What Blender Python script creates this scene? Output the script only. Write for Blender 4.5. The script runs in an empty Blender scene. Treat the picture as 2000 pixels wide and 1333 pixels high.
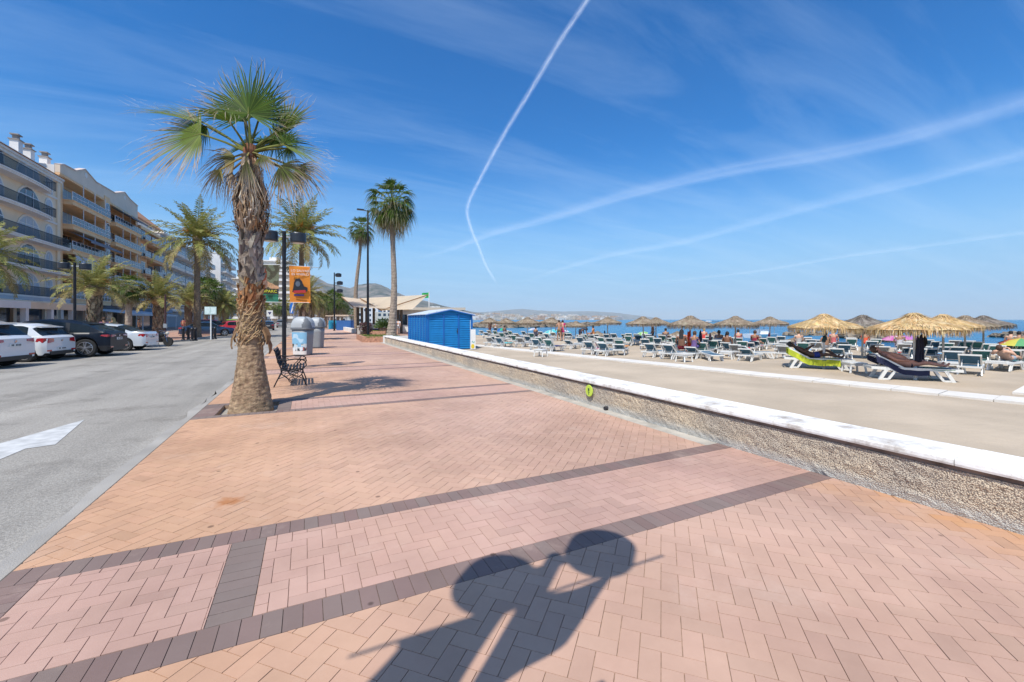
import bpy, math, random
from math import sin, cos, pi, radians as R, atan2, sqrt, exp
from mathutils import Vector as V, Matrix, noise as mnoise
random.seed(7)
scene = bpy.context.scene
# ---------------------------------------------------------------- camera
F, HC, UC, VH = 831.0, 1.62, 1000.0, 624.7      # focal in photo pixels, eye height, centre column, horizon row
YAW = atan2(400, 831); SY, CY = sin(YAW), cos(YAW)
cam_d = bpy.data.cameras.new("camera"); cam = bpy.data.objects.new("camera", cam_d)
scene.collection.objects.link(cam); scene.camera = cam
cam_d.sensor_width = 36; cam_d.lens = F/2000*36; cam_d.shift_y = -(666.5-VH)/2000
cam_d.clip_start = .05; cam_d.clip_end = 400000
cam.location = (0, 0, HC); cam.rotation_euler = (pi/2, 0, -YAW)
# ---------------------------------------------------------------- sun and sky
SUN = V((-.468, -.422, 1)).normalized()
SUN_EL = math.asin(SUN.z); SUN_ROT = atan2(SUN.x, SUN.y)
world = bpy.data.worlds.new("World"); scene.world = world; world.use_nodes = True
nt = world.node_tree; nt.nodes.clear()
def N(nt, t, **k):
    n = nt.nodes.new(t)
    for a, b in k.items(): setattr(n, a, b)
    return n
out = N(nt, 'ShaderNodeOutputWorld'); bg = N(nt, 'ShaderNodeBackground'); sky = N(nt, 'ShaderNodeTexSky')
sky.sky_type = 'NISHITA'; sky.sun_disc = False; sky.sun_elevation = SUN_EL; sky.sun_rotation = SUN_ROT
sky.altitude = 0; sky.air_density = 1.0; sky.dust_density = .35; sky.ozone_density = 3.0
bg.inputs['Strength'].default_value = .135
# thin cirrus veils: a whitening of the sky by direction
tc = N(nt, 'ShaderNodeTexCoord'); sep = N(nt, 'ShaderNodeSeparateXYZ')
nt.links.new(tc.outputs['Generated'], sep.inputs[0])
add = N(nt, 'ShaderNodeMath', operation='ADD'); add.inputs[1].default_value = .12
nt.links.new(sep.outputs['Z'], add.inputs[0])
dx = N(nt, 'ShaderNodeMath', operation='DIVIDE'); dy = N(nt, 'ShaderNodeMath', operation='DIVIDE')
nt.links.new(sep.outputs['X'], dx.inputs[0]); nt.links.new(add.outputs[0], dx.inputs[1])
nt.links.new(sep.outputs['Y'], dy.inputs[0]); nt.links.new(add.outputs[0], dy.inputs[1])
cmb = N(nt, 'ShaderNodeCombineXYZ'); nt.links.new(dx.outputs[0], cmb.inputs[0]); nt.links.new(dy.outputs[0], cmb.inputs[1])
mp = N(nt, 'ShaderNodeMapping'); mp.inputs['Rotation'].default_value = (0, 0, R(-28)); mp.inputs['Scale'].default_value = (.55, 2.6, 1)
nt.links.new(cmb.outputs[0], mp.inputs[0])
nz = N(nt, 'ShaderNodeTexNoise'); nz.inputs['Scale'].default_value = 1.2; nz.inputs['Detail'].default_value = 7; nz.inputs['Roughness'].default_value = .62
nz.inputs['Distortion'].default_value = .6
nt.links.new(mp.outputs[0], nz.inputs['Vector'])
cr = N(nt, 'ShaderNodeValToRGB'); cr.color_ramp.elements[0].position = .44; cr.color_ramp.elements[1].position = .85
cr.color_ramp.elements[1].color = (.22, .22, .22, 1)
nt.links.new(nz.outputs['Fac'], cr.inputs[0])
hsv = N(nt, 'ShaderNodeHueSaturation'); hsv.inputs['Saturation'].default_value = 1.22; hsv.inputs['Value'].default_value = 1.0
nt.links.new(sky.outputs[0], hsv.inputs['Color'])
mx = N(nt, 'ShaderNodeMix', data_type='RGBA'); mx.inputs['B'].default_value = (5.2, 6.6, 8.2, 1)
tint = N(nt, 'ShaderNodeVectorMath', operation='MULTIPLY'); tint.inputs[1].default_value = (.24, .84, 1.18)
nt.links.new(hsv.outputs[0], tint.inputs[0])
hz = N(nt, 'ShaderNodeMapRange', interpolation_type='SMOOTHERSTEP'); hz.inputs['From Min'].default_value = -.02; hz.inputs['From Max'].default_value = .40
hz.inputs['To Min'].default_value = 1; hz.inputs['To Max'].default_value = 0; nt.links.new(sep.outputs['Z'], hz.inputs['Value'])
hm = N(nt, 'ShaderNodeMix', data_type='RGBA'); hm.inputs['B'].default_value = (2.5, 4.4, 6.6, 1)
nt.links.new(hz.outputs[0], hm.inputs['Factor']); nt.links.new(tint.outputs[0], hm.inputs['A'])
dt = N(nt, 'ShaderNodeVectorMath', operation='DOT_PRODUCT'); dt.inputs[1].default_value = SUN; nt.links.new(tc.outputs['Generated'], dt.inputs[0])
gl = N(nt, 'ShaderNodeMapRange', interpolation_type='SMOOTHSTEP'); gl.inputs['From Min'].default_value = .32; gl.inputs['From Max'].default_value = 1.05; gl.inputs['To Max'].default_value = .34
nt.links.new(dt.outputs['Value'], gl.inputs['Value'])
gm = N(nt, 'ShaderNodeMix', data_type='RGBA'); gm.inputs['B'].default_value = (6.6, 7.0, 7.6, 1); nt.links.new(gl.outputs[0], gm.inputs['Factor']); nt.links.new(hm.outputs['Result'], gm.inputs['A'])
nt.links.new(cr.outputs[0], mx.inputs['Factor']); nt.links.new(gm.outputs['Result'], mx.inputs['A'])
nt.links.new(mx.outputs['Result'], bg.inputs['Color']); nt.links.new(bg.outputs[0], out.inputs[0])
sl = bpy.data.lights.new("sun", 'SUN'); sun = bpy.data.objects.new("sun", sl); scene.collection.objects.link(sun)
sl.energy = 4.8; sl.angle = R(.5); sl.color = (1, .955, .88)
sun.rotation_euler = SUN.to_track_quat('Z', 'Y').to_euler(); sun.location = (-20, -20, 40)
scene.view_settings.view_transform = 'Standard'; scene.view_settings.look = 'None'; scene.view_settings.gamma = 1
scene.view_settings.exposure = .10
scene.cycles.max_bounces = 6; scene.cycles.transparent_max_bounces = 8
# ---------------------------------------------------------------- helpers
def gp(u, v, z=0.0):                       # where a sight line of the photo meets height z
    d = F*(HC-z)/(v-VH); r = d*(u-UC)/F
    return (r*CY+d*SY, -r*SY+d*CY)
def pd(u, d):                              # plan position at depth d on photo column u
    r = d*(u-UC)/F
    return (r*CY+d*SY, -r*SY+d*CY)
def zat(v, d): return HC+(VH-v)*d/F
RV = V((CY, -SY, 0)); FV = V((SY, CY, 0)); UP = V((0, 0, 1))
def lin(c):
    f = lambda x: x/12.92 if x <= .04045 else ((x+.055)/1.055)**2.4
    return tuple(f(x/255) for x in c)
MATS = {}
def M(name, col, rough=.6, metal=0., var=.12, scale=6., bump=0., bscale=40., vcol=False, spec=.5, trans=0., detail=4, coat=0.):
    if name in MATS: return MATS[name]
    m = bpy.data.materials.new(name); m.use_nodes = True; t = m.node_tree; b = t.nodes['Principled BSDF']
    b.inputs['Roughness'].default_value = rough; b.inputs['Metallic'].default_value = metal
    b.inputs['Specular IOR Level'].default_value = spec
    if coat: b.inputs['Coat Weight'].default_value = coat; b.inputs['Coat Roughness'].default_value = .05
    co = N(t, 'ShaderNodeTexCoord')
    n1 = N(t, 'ShaderNodeTexNoise'); n1.inputs['Scale'].default_value = scale; n1.inputs['Detail'].default_value = detail
    t.links.new(co.outputs['Object'], n1.inputs['Vector'])
    rm = N(t, 'ShaderNodeMapRange'); rm.inputs['From Min'].default_value = .3; rm.inputs['From Max'].default_value = .7
    rm.inputs['To Min'].default_value = 1-var; rm.inputs['To Max'].default_value = 1+var
    t.links.new(n1.outputs['Fac'], rm.inputs['Value'])
    vm = N(t, 'ShaderNodeVectorMath', operation='MULTIPLY')
    if vcol:
        at = N(t, 'ShaderNodeAttribute', attribute_name='Col'); t.links.new(at.outputs['Color'], vm.inputs[0])
    else:
        vm.inputs[0].default_value = col[:3]
    t.links.new(rm.outputs[0], vm.inputs[1]); t.links.new(vm.outputs[0], b.inputs['Base Color'])
    if bump:
        n2 = N(t, 'ShaderNodeTexNoise'); n2.inputs['Scale'].default_value = bscale; n2.inputs['Detail'].default_value = 5
        t.links.new(co.outputs['Object'], n2.inputs['Vector'])
        bp = N(t, 'ShaderNodeBump'); bp.inputs['Strength'].default_value = bump; bp.inputs['Distance'].default_value = .02
        t.links.new(n2.outputs['Fac'], bp.inputs['Height']); t.links.new(bp.outputs[0], b.inputs['Normal'])
    if trans:
        o = t.nodes['Material Output']; tr = N(t, 'ShaderNodeBsdfTranslucent'); mxs = N(t, 'ShaderNodeMixShader')
        mxs.inputs[0].default_value = trans; t.links.new(vm.outputs[0], tr.inputs[0])
        t.links.new(b.outputs[0], mxs.inputs[1]); t.links.new(tr.outputs[0], mxs.inputs[2]); t.links.new(mxs.outputs[0], o.inputs[0])
    MATS[name] = m; return m
def link(o, parent=None):
    scene.collection.objects.link(o)
    if parent: o.parent = parent
    return o
def tag(o, label=None, cat=None, group=None, kind=None):
    if label: o['label'] = label
    if cat: o['category'] = cat
    if group: o['group'] = group
    if kind: o['kind'] = kind
    return o
def thing(name, label, cat, loc=(0, 0, 0), rz=0, group=None, sc=1):
    o = bpy.data.objects.new(name, None); link(o); o.location = loc; o.rotation_euler = (0, 0, rz); o.empty_display_size = .2
    if sc != 1: o.scale = (sc,)*3
    return tag(o, label, cat, group)
def kids(o): return [c for c in bpy.data.objects if c.parent == o]
CH = {}
def dup(o, loc=None, rz=None, label=None, group=None, parent=None, sc=None):
    c = o.copy(); scene.collection.objects.link(c)
    if parent: c.parent = parent
    if loc is not None: c.location = loc
    if rz is not None: c.rotation_euler = (0, 0, rz)
    if sc is not None: c.scale = (sc,)*3 if not hasattr(sc, '__len__') else sc
    if label: c['label'] = label
    if group: c['group'] = group
    if o.name not in CH: CH[o.name] = kids(o)
    for k in CH[o.name]: dup(k, parent=c)
    return c
class MB:
    def __init__(s): s.v = []; s.f = []; s.m = []; s.c = []; s.col = (1, 1, 1); s.mi = 0; s.T = None
    def av(s, p, c=None):
        p = V(p)
        if s.T is not None: p = s.T @ p
        s.v.append(tuple(p)); s.c.append(c or s.col); return len(s.v)-1
    def face(s, ids, mi=None): s.f.append(tuple(ids)); s.m.append(s.mi if mi is None else mi)
    def poly(s, pts, c=None, mi=None): s.face([s.av(p, c) for p in pts], mi)
    def box(s, x0, x1, y0, y1, z0, z1, mi=None, taper=0):
        i = [s.av(p) for p in ((x0, y0, z0), (x1, y0, z0), (x1, y1, z0), (x0, y1, z0), (x0+taper, y0+taper, z1), (x1-taper, y0+taper, z1), (x1-taper, y1-taper, z1), (x0+taper, y1-taper, z1))]
        for q in ((3, 2, 1, 0), (4, 5, 6, 7), (0, 1, 5, 4), (1, 2, 6, 5), (2, 3, 7, 6), (3, 0, 4, 7)): s.face([i[k] for k in q], mi)
    def bar(s, a, b, w, h=None, up=(0, 0, 1), mi=None):
        a = V(a); b = V(b); h = h or w; d = (b-a).normalized(); up = V(up)
        x = d.cross(up)
        if x.length < 1e-4: x = d.cross(V((1, 0, 0)))
        x.normalize(); y = x.cross(d)
        i = [s.av(p+x*sx*w/2+y*sy*h/2) for p in (a, b) for sx, sy in ((-1, -1), (1, -1), (1, 1), (-1, 1))]
        for q in ((3, 2, 1, 0), (4, 5, 6, 7), (0, 1, 5, 4), (1, 2, 6, 5), (2, 3, 7, 6), (3, 0, 4, 7)): s.face([i[k] for k in q], mi)
    def tube(s, pts, rad, n=8, caps=True, mi=None, cols=None):
        pts = [V(p) for p in pts]; rings = []
        if not hasattr(rad, '__len__'): rad = [rad]*len(pts)
        px = None
        for k, p in enumerate(pts):
            d = (pts[min(k+1, len(pts)-1)]-pts[max(k-1, 0)]).normalized()
            if px is None:
                px = d.cross(V((0, 0, 1)))
                if px.length < 1e-3: px = V((1, 0, 0))
            px = (px-d*px.dot(d)).normalized(); py = d.cross(px)
            c = cols[k] if cols else None
            rings.append([s.av(p+(px*cos(2*pi*j/n)+py*sin(2*pi*j/n))*rad[k], c) for j in range(n)])
        for a, b in zip(rings, rings[1:]):
            for j in range(n): s.face((a[j], a[(j+1) % n], b[(j+1) % n], b[j]), mi)
        if caps: s.face(rings[0][::-1], mi); s.face(rings[-1], mi)
    def lathe(s, prof, n=16, c=(0, 0, 0), mi=None, sx=1, sy=1):
        rings = [[s.av((c[0]+r*cos(2*pi*j/n)*sx, c[1]+r*sin(2*pi*j/n)*sy, c[2]+z)) for j in range(n)] for r, z in prof]
        for a, b in zip(rings, rings[1:]):
            for j in range(n): s.face((a[j], a[(j+1) % n], b[(j+1) % n], b[j]), mi)
        s.face(rings[0][::-1], mi); s.face(rings[-1], mi)
    def prism(s, pts, z0, z1, axis='z', mi=None):
        f = {'z': lambda p, z: (p[0], p[1], z), 'y': lambda p, z: (p[0], z, p[1]), 'x': lambda p, z: (z, p[0], p[1])}[axis]
        a = [s.av(f(p, z0)) for p in pts]; b = [s.av(f(p, z1)) for p in pts]; n = len(pts)
        s.face(a[::-1], mi); s.face(b, mi)
        for j in range(n): s.face((a[j], a[(j+1) % n], b[(j+1) % n], b[j]), mi)
    def grid(s, fn, nu, nv, mi=None, cf=None):
        ids = [[s.av(fn(i/nu, j/nv), cf(i/nu, j/nv) if cf else None) for j in range(nv+1)] for i in range(nu+1)]
        for i in range(nu):
            for j in range(nv): s.face((ids[i][j], ids[i+1][j], ids[i+1][j+1], ids[i][j+1]), mi)
    def ball(s, c, r, n=10, m=6, mi=None, sq=(1, 1, 1)):
        c = V(c); top = s.av(c+V((0, 0, r*sq[2]))); bot = s.av(c-V((0, 0, r*sq[2])))
        rings = [[s.av(c+V((r*sin(pi*k/m)*cos(2*pi*j/n)*sq[0], r*sin(pi*k/m)*sin(2*pi*j/n)*sq[1], r*cos(pi*k/m)*sq[2]))) for j in range(n)] for k in range(1, m)]
        for j in range(n):
            s.face((top, rings[0][j], rings[0][(j+1) % n]), mi); s.face((bot, rings[-1][(j+1) % n], rings[-1][j]), mi)
        for a, b in zip(rings, rings[1:]):
            for j in range(n): s.face((a[j], b[j], b[(j+1) % n], a[(j+1) % n]), mi)
    def mesh(s, name, mats, smooth=False):
        me = bpy.data.meshes.new(name); me.from_pydata(s.v, [], s.f)
        mats = mats if isinstance(mats, (list, tuple)) else [mats]
        for m in mats: me.materials.append(m)
        if len(mats) > 1: me.polygons.foreach_set('material_index', s.m)
        a = me.color_attributes.new('Col', 'FLOAT_COLOR', 'POINT')
        a.data.foreach_set('color', [x for c in s.c for x in (c[0], c[1], c[2], 1)])
        if smooth: me.polygons.foreach_set('use_smooth', [True]*len(s.f))
        me.update(); return me
    def build(s, name, mats, parent=None, smooth=False, loc=None, rz=None):
        o = bpy.data.objects.new(name, s.mesh(name, mats, smooth)); link(o, parent)
        if loc is not None: o.location = loc
        if rz is not None: o.rotation_euler = (0, 0, rz)
        return o
def struct(name, mb, mats, smooth=False): return tag(mb.build(name, mats, None, smooth), kind='structure')
def jit(c, a=.12):
    k = 1+random.uniform(-a, a); return tuple(max(0, x*k*(1+random.uniform(-a, a)*.2)) for x in c)
def lerp(a, b, t): return a+(b-a)*t
def mixc(a, b, t): return tuple(lerp(x, y, t) for x, y in zip(a, b))
def text(body, size, mat, parent, loc, rot, name='lettering', ext=.004, align='CENTER', sx=1):
    c = bpy.data.curves.new(name, 'FONT'); c.body = body; c.size = size; c.extrude = ext; c.align_x = align; c.resolution_u = 3
    t = bpy.data.objects.new('tmp_text', c); scene.collection.objects.link(t); bpy.context.view_layer.update()
    me = bpy.data.meshes.new_from_object(t.evaluated_get(bpy.context.evaluated_depsgraph_get())); bpy.data.objects.remove(t); me.materials.clear(); me.materials.append(mat)
    o = bpy.data.objects.new(name, me); link(o, parent); o.location = loc; o.rotation_euler = rot; o.scale = (sx, 1, 1); return o
def boxes(name, mat, parent, lst):
    for b in lst: mb = MB(); mb.box(*b); mb.build(name, mat, parent)
# ================================================================ GROUND
ZR, ZS, ZW = -.05, -.1, -.55               # road, sand, water level
KX, WX = -1.71, 4.85                       # kerb line and wall face
ORANGE = (.54, .325, .205); PINK = (.495, .325, .25); PINKB = (.475, .31, .258); DARK = (.225, .155, .138); GREYB = (.215, .168, .148)
def clip(poly, x0, x1, y0, y1):
    for ax, lim, sg in ((0, x0, 1), (0, x1, -1), (1, y0, 1), (1, y1, -1)):
        outp = []
        for i, p in enumerate(poly):
            q = poly[(i+1) % len(poly)]; a = (p[ax]-lim)*sg; b = (q[ax]-lim)*sg
            if a >= 0: outp.append(p)
            if a*b < 0:
                t = a/(a-b); outp.append((p[0]+(q[0]-p[0])*t, p[1]+(q[1]-p[1])*t))
        poly = outp
        if len(poly) < 3: return None
    return poly
BW = .100
def brick(mb, poly, col, z=0.):
    cx = sum(p[0] for p in poly)/len(poly); cy = sum(p[1] for p in poly)/len(poly)
    ar = abs(sum(poly[i-1][0]*poly[i][1]-poly[i][0]*poly[i-1][1] for i in range(len(poly))))/2
    if ar < 4e-4: return
    s = .0016; hz = z+random.uniform(-.0009, .0009); tx, ty = random.uniform(-.006, .006), random.uniform(-.006, .006)
    c = jit(col, .04)
    if random.random() < .05: c = tuple(x*.92 for x in c)
    top = []; bot = []
    for p in poly:
        dx, dy = p[0]-cx, p[1]-cy; L = max(1e-4, sqrt(dx*dx+dy*dy)); k = (L-s*1.4)/L
        top.append(mb.av((cx+dx*k, cy+dy*k, hz+dx*tx+dy*ty), c)); bot.append(mb.av((p[0], p[1], hz-.008), tuple(x*.8 for x in c)))
    n = len(poly); mb.face(top)
    for j in range(n): mb.face((bot[j], bot[(j+1) % n], top[(j+1) % n], top[j]))
def herring(mb, x0, x1, y0, y1, ang, colf, gap=.0016):
    ca, sa = cos(ang), sin(ang); cs = [((x*ca+y*sa)/BW, (-x*sa+y*ca)/BW) for x in (x0, x1) for y in (y0, y1)]
    i0, i1 = int(min(c[0] for c in cs))-3, int(max(c[0] for c in cs))+3; j0, j1 = int(min(c[1] for c in cs))-3, int(max(c[1] for c in cs))+3
    for j in range(j0, j1):
        for i in range(i0, i1):
            k = (i-j) % 4
            if k == 0: w, h = 2, 1
            elif k == 3: w, h = 1, 2
            else: continue
            a, b = i*BW+gap/2, j*BW+gap/2; c, d = (i+w)*BW-gap/2, (j+h)*BW-gap/2
            pts = [(x*ca-y*sa, x*sa+y*ca) for x, y in ((a, b), (c, b), (c, d), (a, d))]
            if max(p[0] for p in pts) < x0 or min(p[0] for p in pts) > x1 or max(p[1] for p in pts) < y0 or min(p[1] for p in pts) > y1: continue
            pl = clip(pts, x0+gap/2, x1-gap/2, y0+gap/2, y1-gap/2)
            if pl: brick(mb, pl, colf(sum(p[0] for p in pts)/4, sum(p[1] for p in pts)/4))
def soldiers(mb, x0, x1, y0, y1, col, alongx=True, gap=.0022):
    L = (x1-x0) if alongx else (y1-y0); n = max(1, round(L/BW)); s = L/n
    for k in range(n):
        a, b = k*s+gap/2, (k+1)*s-gap/2
        pl = [(x0+a, y0+gap/2), (x0+b, y0+gap/2), (x0+b, y1-gap/2), (x0+a, y1-gap/2)] if alongx else [(x0+gap/2, y0+a), (x1-gap/2, y0+a), (x1-gap/2, y0+b), (x0+gap/2, y0+b)]
        t = random.random(); brick(mb, pl, mixc(col, GREYB, t*t*.8))
STAIN = gp(450, 980)
def c_or(x, y):
    q = sqrt((x-STAIN[0])**2+(y-STAIN[1])**2)+.06*mnoise.noise((x*9, y*9, 1)); w = min(1, max(0, (x-4.1)/.7))*min(1, max(0, (3.2-y)/1.5))*(.6+mnoise.noise((x*3, y*3, 1)))
    t = min(1, max(0, (x+1.2)/3.6)); n = mnoise.noise((x*.35, y*.35, 3)); c = mixc(ORANGE, PINK, min(1, max(0, t*.95+n*.35)))
    c = mixc(c, (.50, .27, .13), max(0, min(.8, w)))
    return tuple(k*(1+.06*mnoise.noise((x*.9, y*.9, 8))) for k in c)
def c_pk(x, y):
    n = mnoise.noise((x*.8, y*.8, 5)); return tuple(k*(1+.07*n) for k in mixc(PINKB, ORANGE, .12+.25*max(0, n)))
mb = MB(); P0, PER = 2.5, 5.95; YEND = 46.; XE = 4.63
k0 = -1; y = -3.2
pairs = [(P0+PER*k, P0+PER*k+1.36) for k in range(-1, 8)]
prev = -3.5
random.seed(11)
PITY = (pairs[2][0], pairs[2][1])
for a, b in pairs:
    xe = WX if a < 4 else XE
    if a > prev: herring(mb, KX, WX if prev < 3 else XE, prev, a, R(45), c_or)
    prev = b
    pit = abs(a-(P0+PER)) < .1
    xl = -.49 if pit else KX
    soldiers(mb, xl, xe, a, a+.21, DARK); soldiers(mb, xl, xe, b-.21, b, DARK)
    soldiers(mb, -.49, -.27, a+.21, b-.21, GREYB, False)
    herring(mb, -.27, xe, a+.21, b-.21, 0, c_pk)
    if not pit:
        soldiers(mb, KX, -1.5, a+.21, b-.21, DARK, False); herring(mb, -1.5, -.49, a+.21, b-.21, 0, c_pk)
herring(mb, KX, XE, prev, YEND, R(45), c_or)
def brick_material():
    m = M('paving_brick', (1, 1, 1), .82, var=.05, scale=1.1, bump=.12, bscale=220, vcol=True, spec=.25)
    t = m.node_tree; b = t.nodes['Principled BSDF']; src = b.inputs['Base Color'].links[0].from_socket
    co = N(t, 'ShaderNodeTexCoord')
    n3 = N(t, 'ShaderNodeTexNoise'); n3.inputs['Scale'].default_value = .33; n3.inputs['Detail'].default_value = 9; n3.inputs['Roughness'].default_value = .68
    t.links.new(co.outputs['Object'], n3.inputs['Vector'])
    r = N(t, 'ShaderNodeValToRGB'); e = r.color_ramp.elements; e[0].position = .36; e[0].color = (.80, .77, .76, 1); e[1].position = .56; e[1].color = (1.02, 1.01, 1, 1)
    t.links.new(n3.outputs['Fac'], r.inputs[0])
    v3 = N(t, 'ShaderNodeTexVoronoi'); v3.inputs['Scale'].default_value = 2.3; t.links.new(co.outputs['Object'], v3.inputs['Vector'])
    r2 = N(t, 'ShaderNodeValToRGB'); e = r2.color_ramp.elements; e[0].position = .04; e[0].color = (.48, .47, .47, 1); e[1].position = .058; e[1].color = (1, 1, 1, 1)
    ds = N(t, 'ShaderNodeTexNoise'); ds.inputs['Scale'].default_value = 25
    t.links.new(v3.outputs['Distance'], r2.inputs[0])
    m1 = N(t, 'ShaderNodeVectorMath', operation='MULTIPLY'); m2 = N(t, 'ShaderNodeVectorMath', operation='MULTIPLY')
    t.links.new(src, m1.inputs[0]); t.links.new(r.outputs[0], m1.inputs[1]); t.links.new(m1.outputs[0], m2.inputs[0]); t.links.new(r2.outputs[0], m2.inputs[1])
    # one rusty spill and paler sandy drifts
    vd = N(t, 'ShaderNodeVectorMath', operation='DISTANCE'); vd.inputs[1].default_value = (STAIN[0], STAIN[1], 0); t.links.new(co.outputs['Object'], vd.inputs[0])
    nd = N(t, 'ShaderNodeTexNoise'); nd.inputs['Scale'].default_value = 11; nd.inputs['Detail'].default_value = 6; t.links.new(co.outputs['Object'], nd.inputs['Vector'])
    ad = N(t, 'ShaderNodeMath', operation='MULTIPLY_ADD'); ad.inputs[1].default_value = .34; t.links.new(nd.outputs['Fac'], ad.inputs[0]); t.links.new(vd.outputs['Value'], ad.inputs[2])
    rd = N(t, 'ShaderNodeMapRange'); rd.inputs['From Min'].default_value = .20; rd.inputs['From Max'].default_value = .31; rd.inputs['To Min'].default_value = .75; rd.inputs['To Max'].default_value = 0; t.links.new(ad.outputs[0], rd.inputs['Value'])
    ms = N(t, 'ShaderNodeMix', data_type='RGBA'); ms.inputs['B'].default_value = (.38, .14, .04, 1); t.links.new(rd.outputs[0], ms.inputs['Factor']); t.links.new(m2.outputs[0], ms.inputs['A'])
    n6 = N(t, 'ShaderNodeTexNoise'); n6.inputs['Scale'].default_value = .9; n6.inputs['Detail'].default_value = 10; n6.inputs['Roughness'].default_value = .75; t.links.new(co.outputs['Object'], n6.inputs['Vector'])
    r6 = N(t, 'ShaderNodeMapRange'); r6.inputs['From Min'].default_value = .55; r6.inputs['From Max'].default_value = .75; r6.inputs['To Max'].default_value = .4; t.links.new(n6.outputs['Fac'], r6.inputs['Value'])
    m6 = N(t, 'ShaderNodeMix', data_type='RGBA'); m6.inputs['B'].default_value = (.60, .46, .37, 1); t.links.new(r6.outputs[0], m6.inputs['Factor']); t.links.new(ms.outputs['Result'], m6.inputs['A'])
    t.links.new(m6.outputs['Result'], b.inputs['Base Color']); return m
BM = brick_material()
struct('promenade_paving', mb, BM)
mb = MB(); ya_, yb_ = P0+PER+.21, P0+PER+1.15; mb.box(KX+.002, WX, -3.5, ya_, -.2, -.0065); mb.box(KX+.002, WX, yb_, YEND+.2, -.2, -.0065); mb.box(-.49, WX, ya_, yb_, -.2, -.0065); mb.box(KX+.002, KX+.3, ya_, yb_, -.2, -.0065)
struct('promenade_bed', mb, M('joint_sand', (.34, .235, .165), .95, var=.4, scale=30))
# far promenade, beyond where single bricks can be seen
mb = MB(); y = YEND+.2
pave_far = M('paving_far', (.56, .36, .275), .85, var=.12, scale=.4)
mb.box(KX, 12, y, 420, -.2, 0.)
struct('promenade', mb, pave_far)
mb = MB()
for k in range(8, 22):
    a = P0+PER*k; mb.poly([(KX, a, .004), (XE, a, .004), (XE, a+1.36, .004), (KX, a+1.36, .004)])
struct('paving_band', mb, M('band_far', (.42, .29, .24), .85))
mb = MB(); mb.box(KX, 12, -60, -3.5, -.2, 0); struct('promenade_behind', mb, pave_far)
mb = MB(); mb.box(XE+.003, WX, 3.86, YEND+.2, -.15, -.001)
struct('wall_foot_strip', mb, M('cement_strip', (.40, .37, .32), .9, var=.25, scale=3, bump=.3, bscale=60))
# base sheet, road, gutter
def asphalt():
    m = M('asphalt', (.315, .292, .258), .88, var=.10, scale=.35, bump=.55, bscale=130, spec=.3)
    t = m.node_tree; b = t.nodes['Principled BSDF']; src = b.inputs['Base Color'].links[0].from_socket
    co = N(t, 'ShaderNodeTexCoord')
    n3 = N(t, 'ShaderNodeTexNoise'); n3.inputs['Scale'].default_value = 55; n3.inputs['Detail'].default_value = 3; t.links.new(co.outputs['Object'], n3.inputs['Vector'])
    r = N(t, 'ShaderNodeMapRange'); r.inputs['From Min'].default_value = .3; r.inputs['From Max'].default_value = .72; r.inputs['To Min'].default_value = .72; r.inputs['To Max'].default_value = 1.3
    t.links.new(n3.outputs['Fac'], r.inputs['Value'])
    mp = N(t, 'ShaderNodeMapping'); mp.inputs['Scale'].default_value = (1.3, .05, 1); t.links.new(co.outputs['Object'], mp.inputs[0])
    n4 = N(t, 'ShaderNodeTexNoise'); n4.inputs['Scale'].default_value = 1.0; n4.inputs['Detail'].default_value = 5; t.links.new(mp.outputs[0], n4.inputs['Vector'])
    r4 = N(t, 'ShaderNodeMapRange'); r4.inputs['From Min'].default_value = .35; r4.inputs['From Max'].default_value = .65; r4.inputs['To Min'].default_value = .86; r4.inputs['To Max'].default_value = 1.12
    t.links.new(n4.outputs['Fac'], r4.inputs['Value'])
    mm = N(t, 'ShaderNodeMath', operation='MULTIPLY'); t.links.new(r.outputs[0], mm.inputs[0]); t.links.new(r4.outputs[0], mm.inputs[1])
    vm = N(t, 'ShaderNodeVectorMath', operation='SCALE'); t.links.new(src, vm.inputs[0]); t.links.new(mm.outputs[0], vm.inputs['Scale'])
    n5 = N(t, 'ShaderNodeTexNoise'); n5.inputs['Scale'].default_value = .8; n5.inputs['Detail'].default_value = 8; n5.inputs['Roughness'].default_value = .7; t.links.new(co.outputs['Object'], n5.inputs['Vector'])
    r5 = N(t, 'ShaderNodeValToRGB'); e = r5.color_ramp.elements; e[0].position = .33; e[0].color = (.72, .71, .70, 1); e[1].position = .47; e[1].color = (1, 1, 1, 1); t.links.new(n5.outputs['Fac'], r5.inputs[0])
    v5 = N(t, 'ShaderNodeVectorMath', operation='MULTIPLY'); t.links.new(vm.outputs[0], v5.inputs[0]); t.links.new(r5.outputs[0], v5.inputs[1])
    t.links.new(v5.outputs[0], b.inputs['Base Color']); return m
ASPH = asphalt()
mb = MB(); mb.box(-15.2, KX-.02, -60, 600, -.5, ZR); struct('road', mb, ASPH)
mb = MB(); mb.grid(lambda u, v: (lerp(-1.90, KX-.012, u)+(.14*mnoise.noise((0, v*400, 0)) if u == 0 else 0), lerp(-20, 200, v), ZR+.004), 6, 440)
GUT = M('gutter_cement', (.335, .313, .282), .92, var=.2, scale=1.2, bump=.4, bscale=90)
struct('gutter', mb, GUT)
mb = MB(); mb.box(KX-.012, KX, -20, 200, -.3, -.004); struct('kerb', mb, M('kerb_edge', (.10, .085, .07), .95, var=.4, scale=8))
# paint on the road: an arrow head and the parking lines
PAINT = M('road_paint', (.50, .50, .49), .8, var=.22, scale=6, bump=.2, bscale=90)
mb = MB(); zz = ZR+.005
mb.poly([gp(u, v, zz)+(zz,) for u, v in ((165, 820), (0, 866.5), (-120, 900), (-160, 925), (0, 897.5), (50, 876.5), (108, 868.5))])
struct('road_marking', mb, PAINT)
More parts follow.
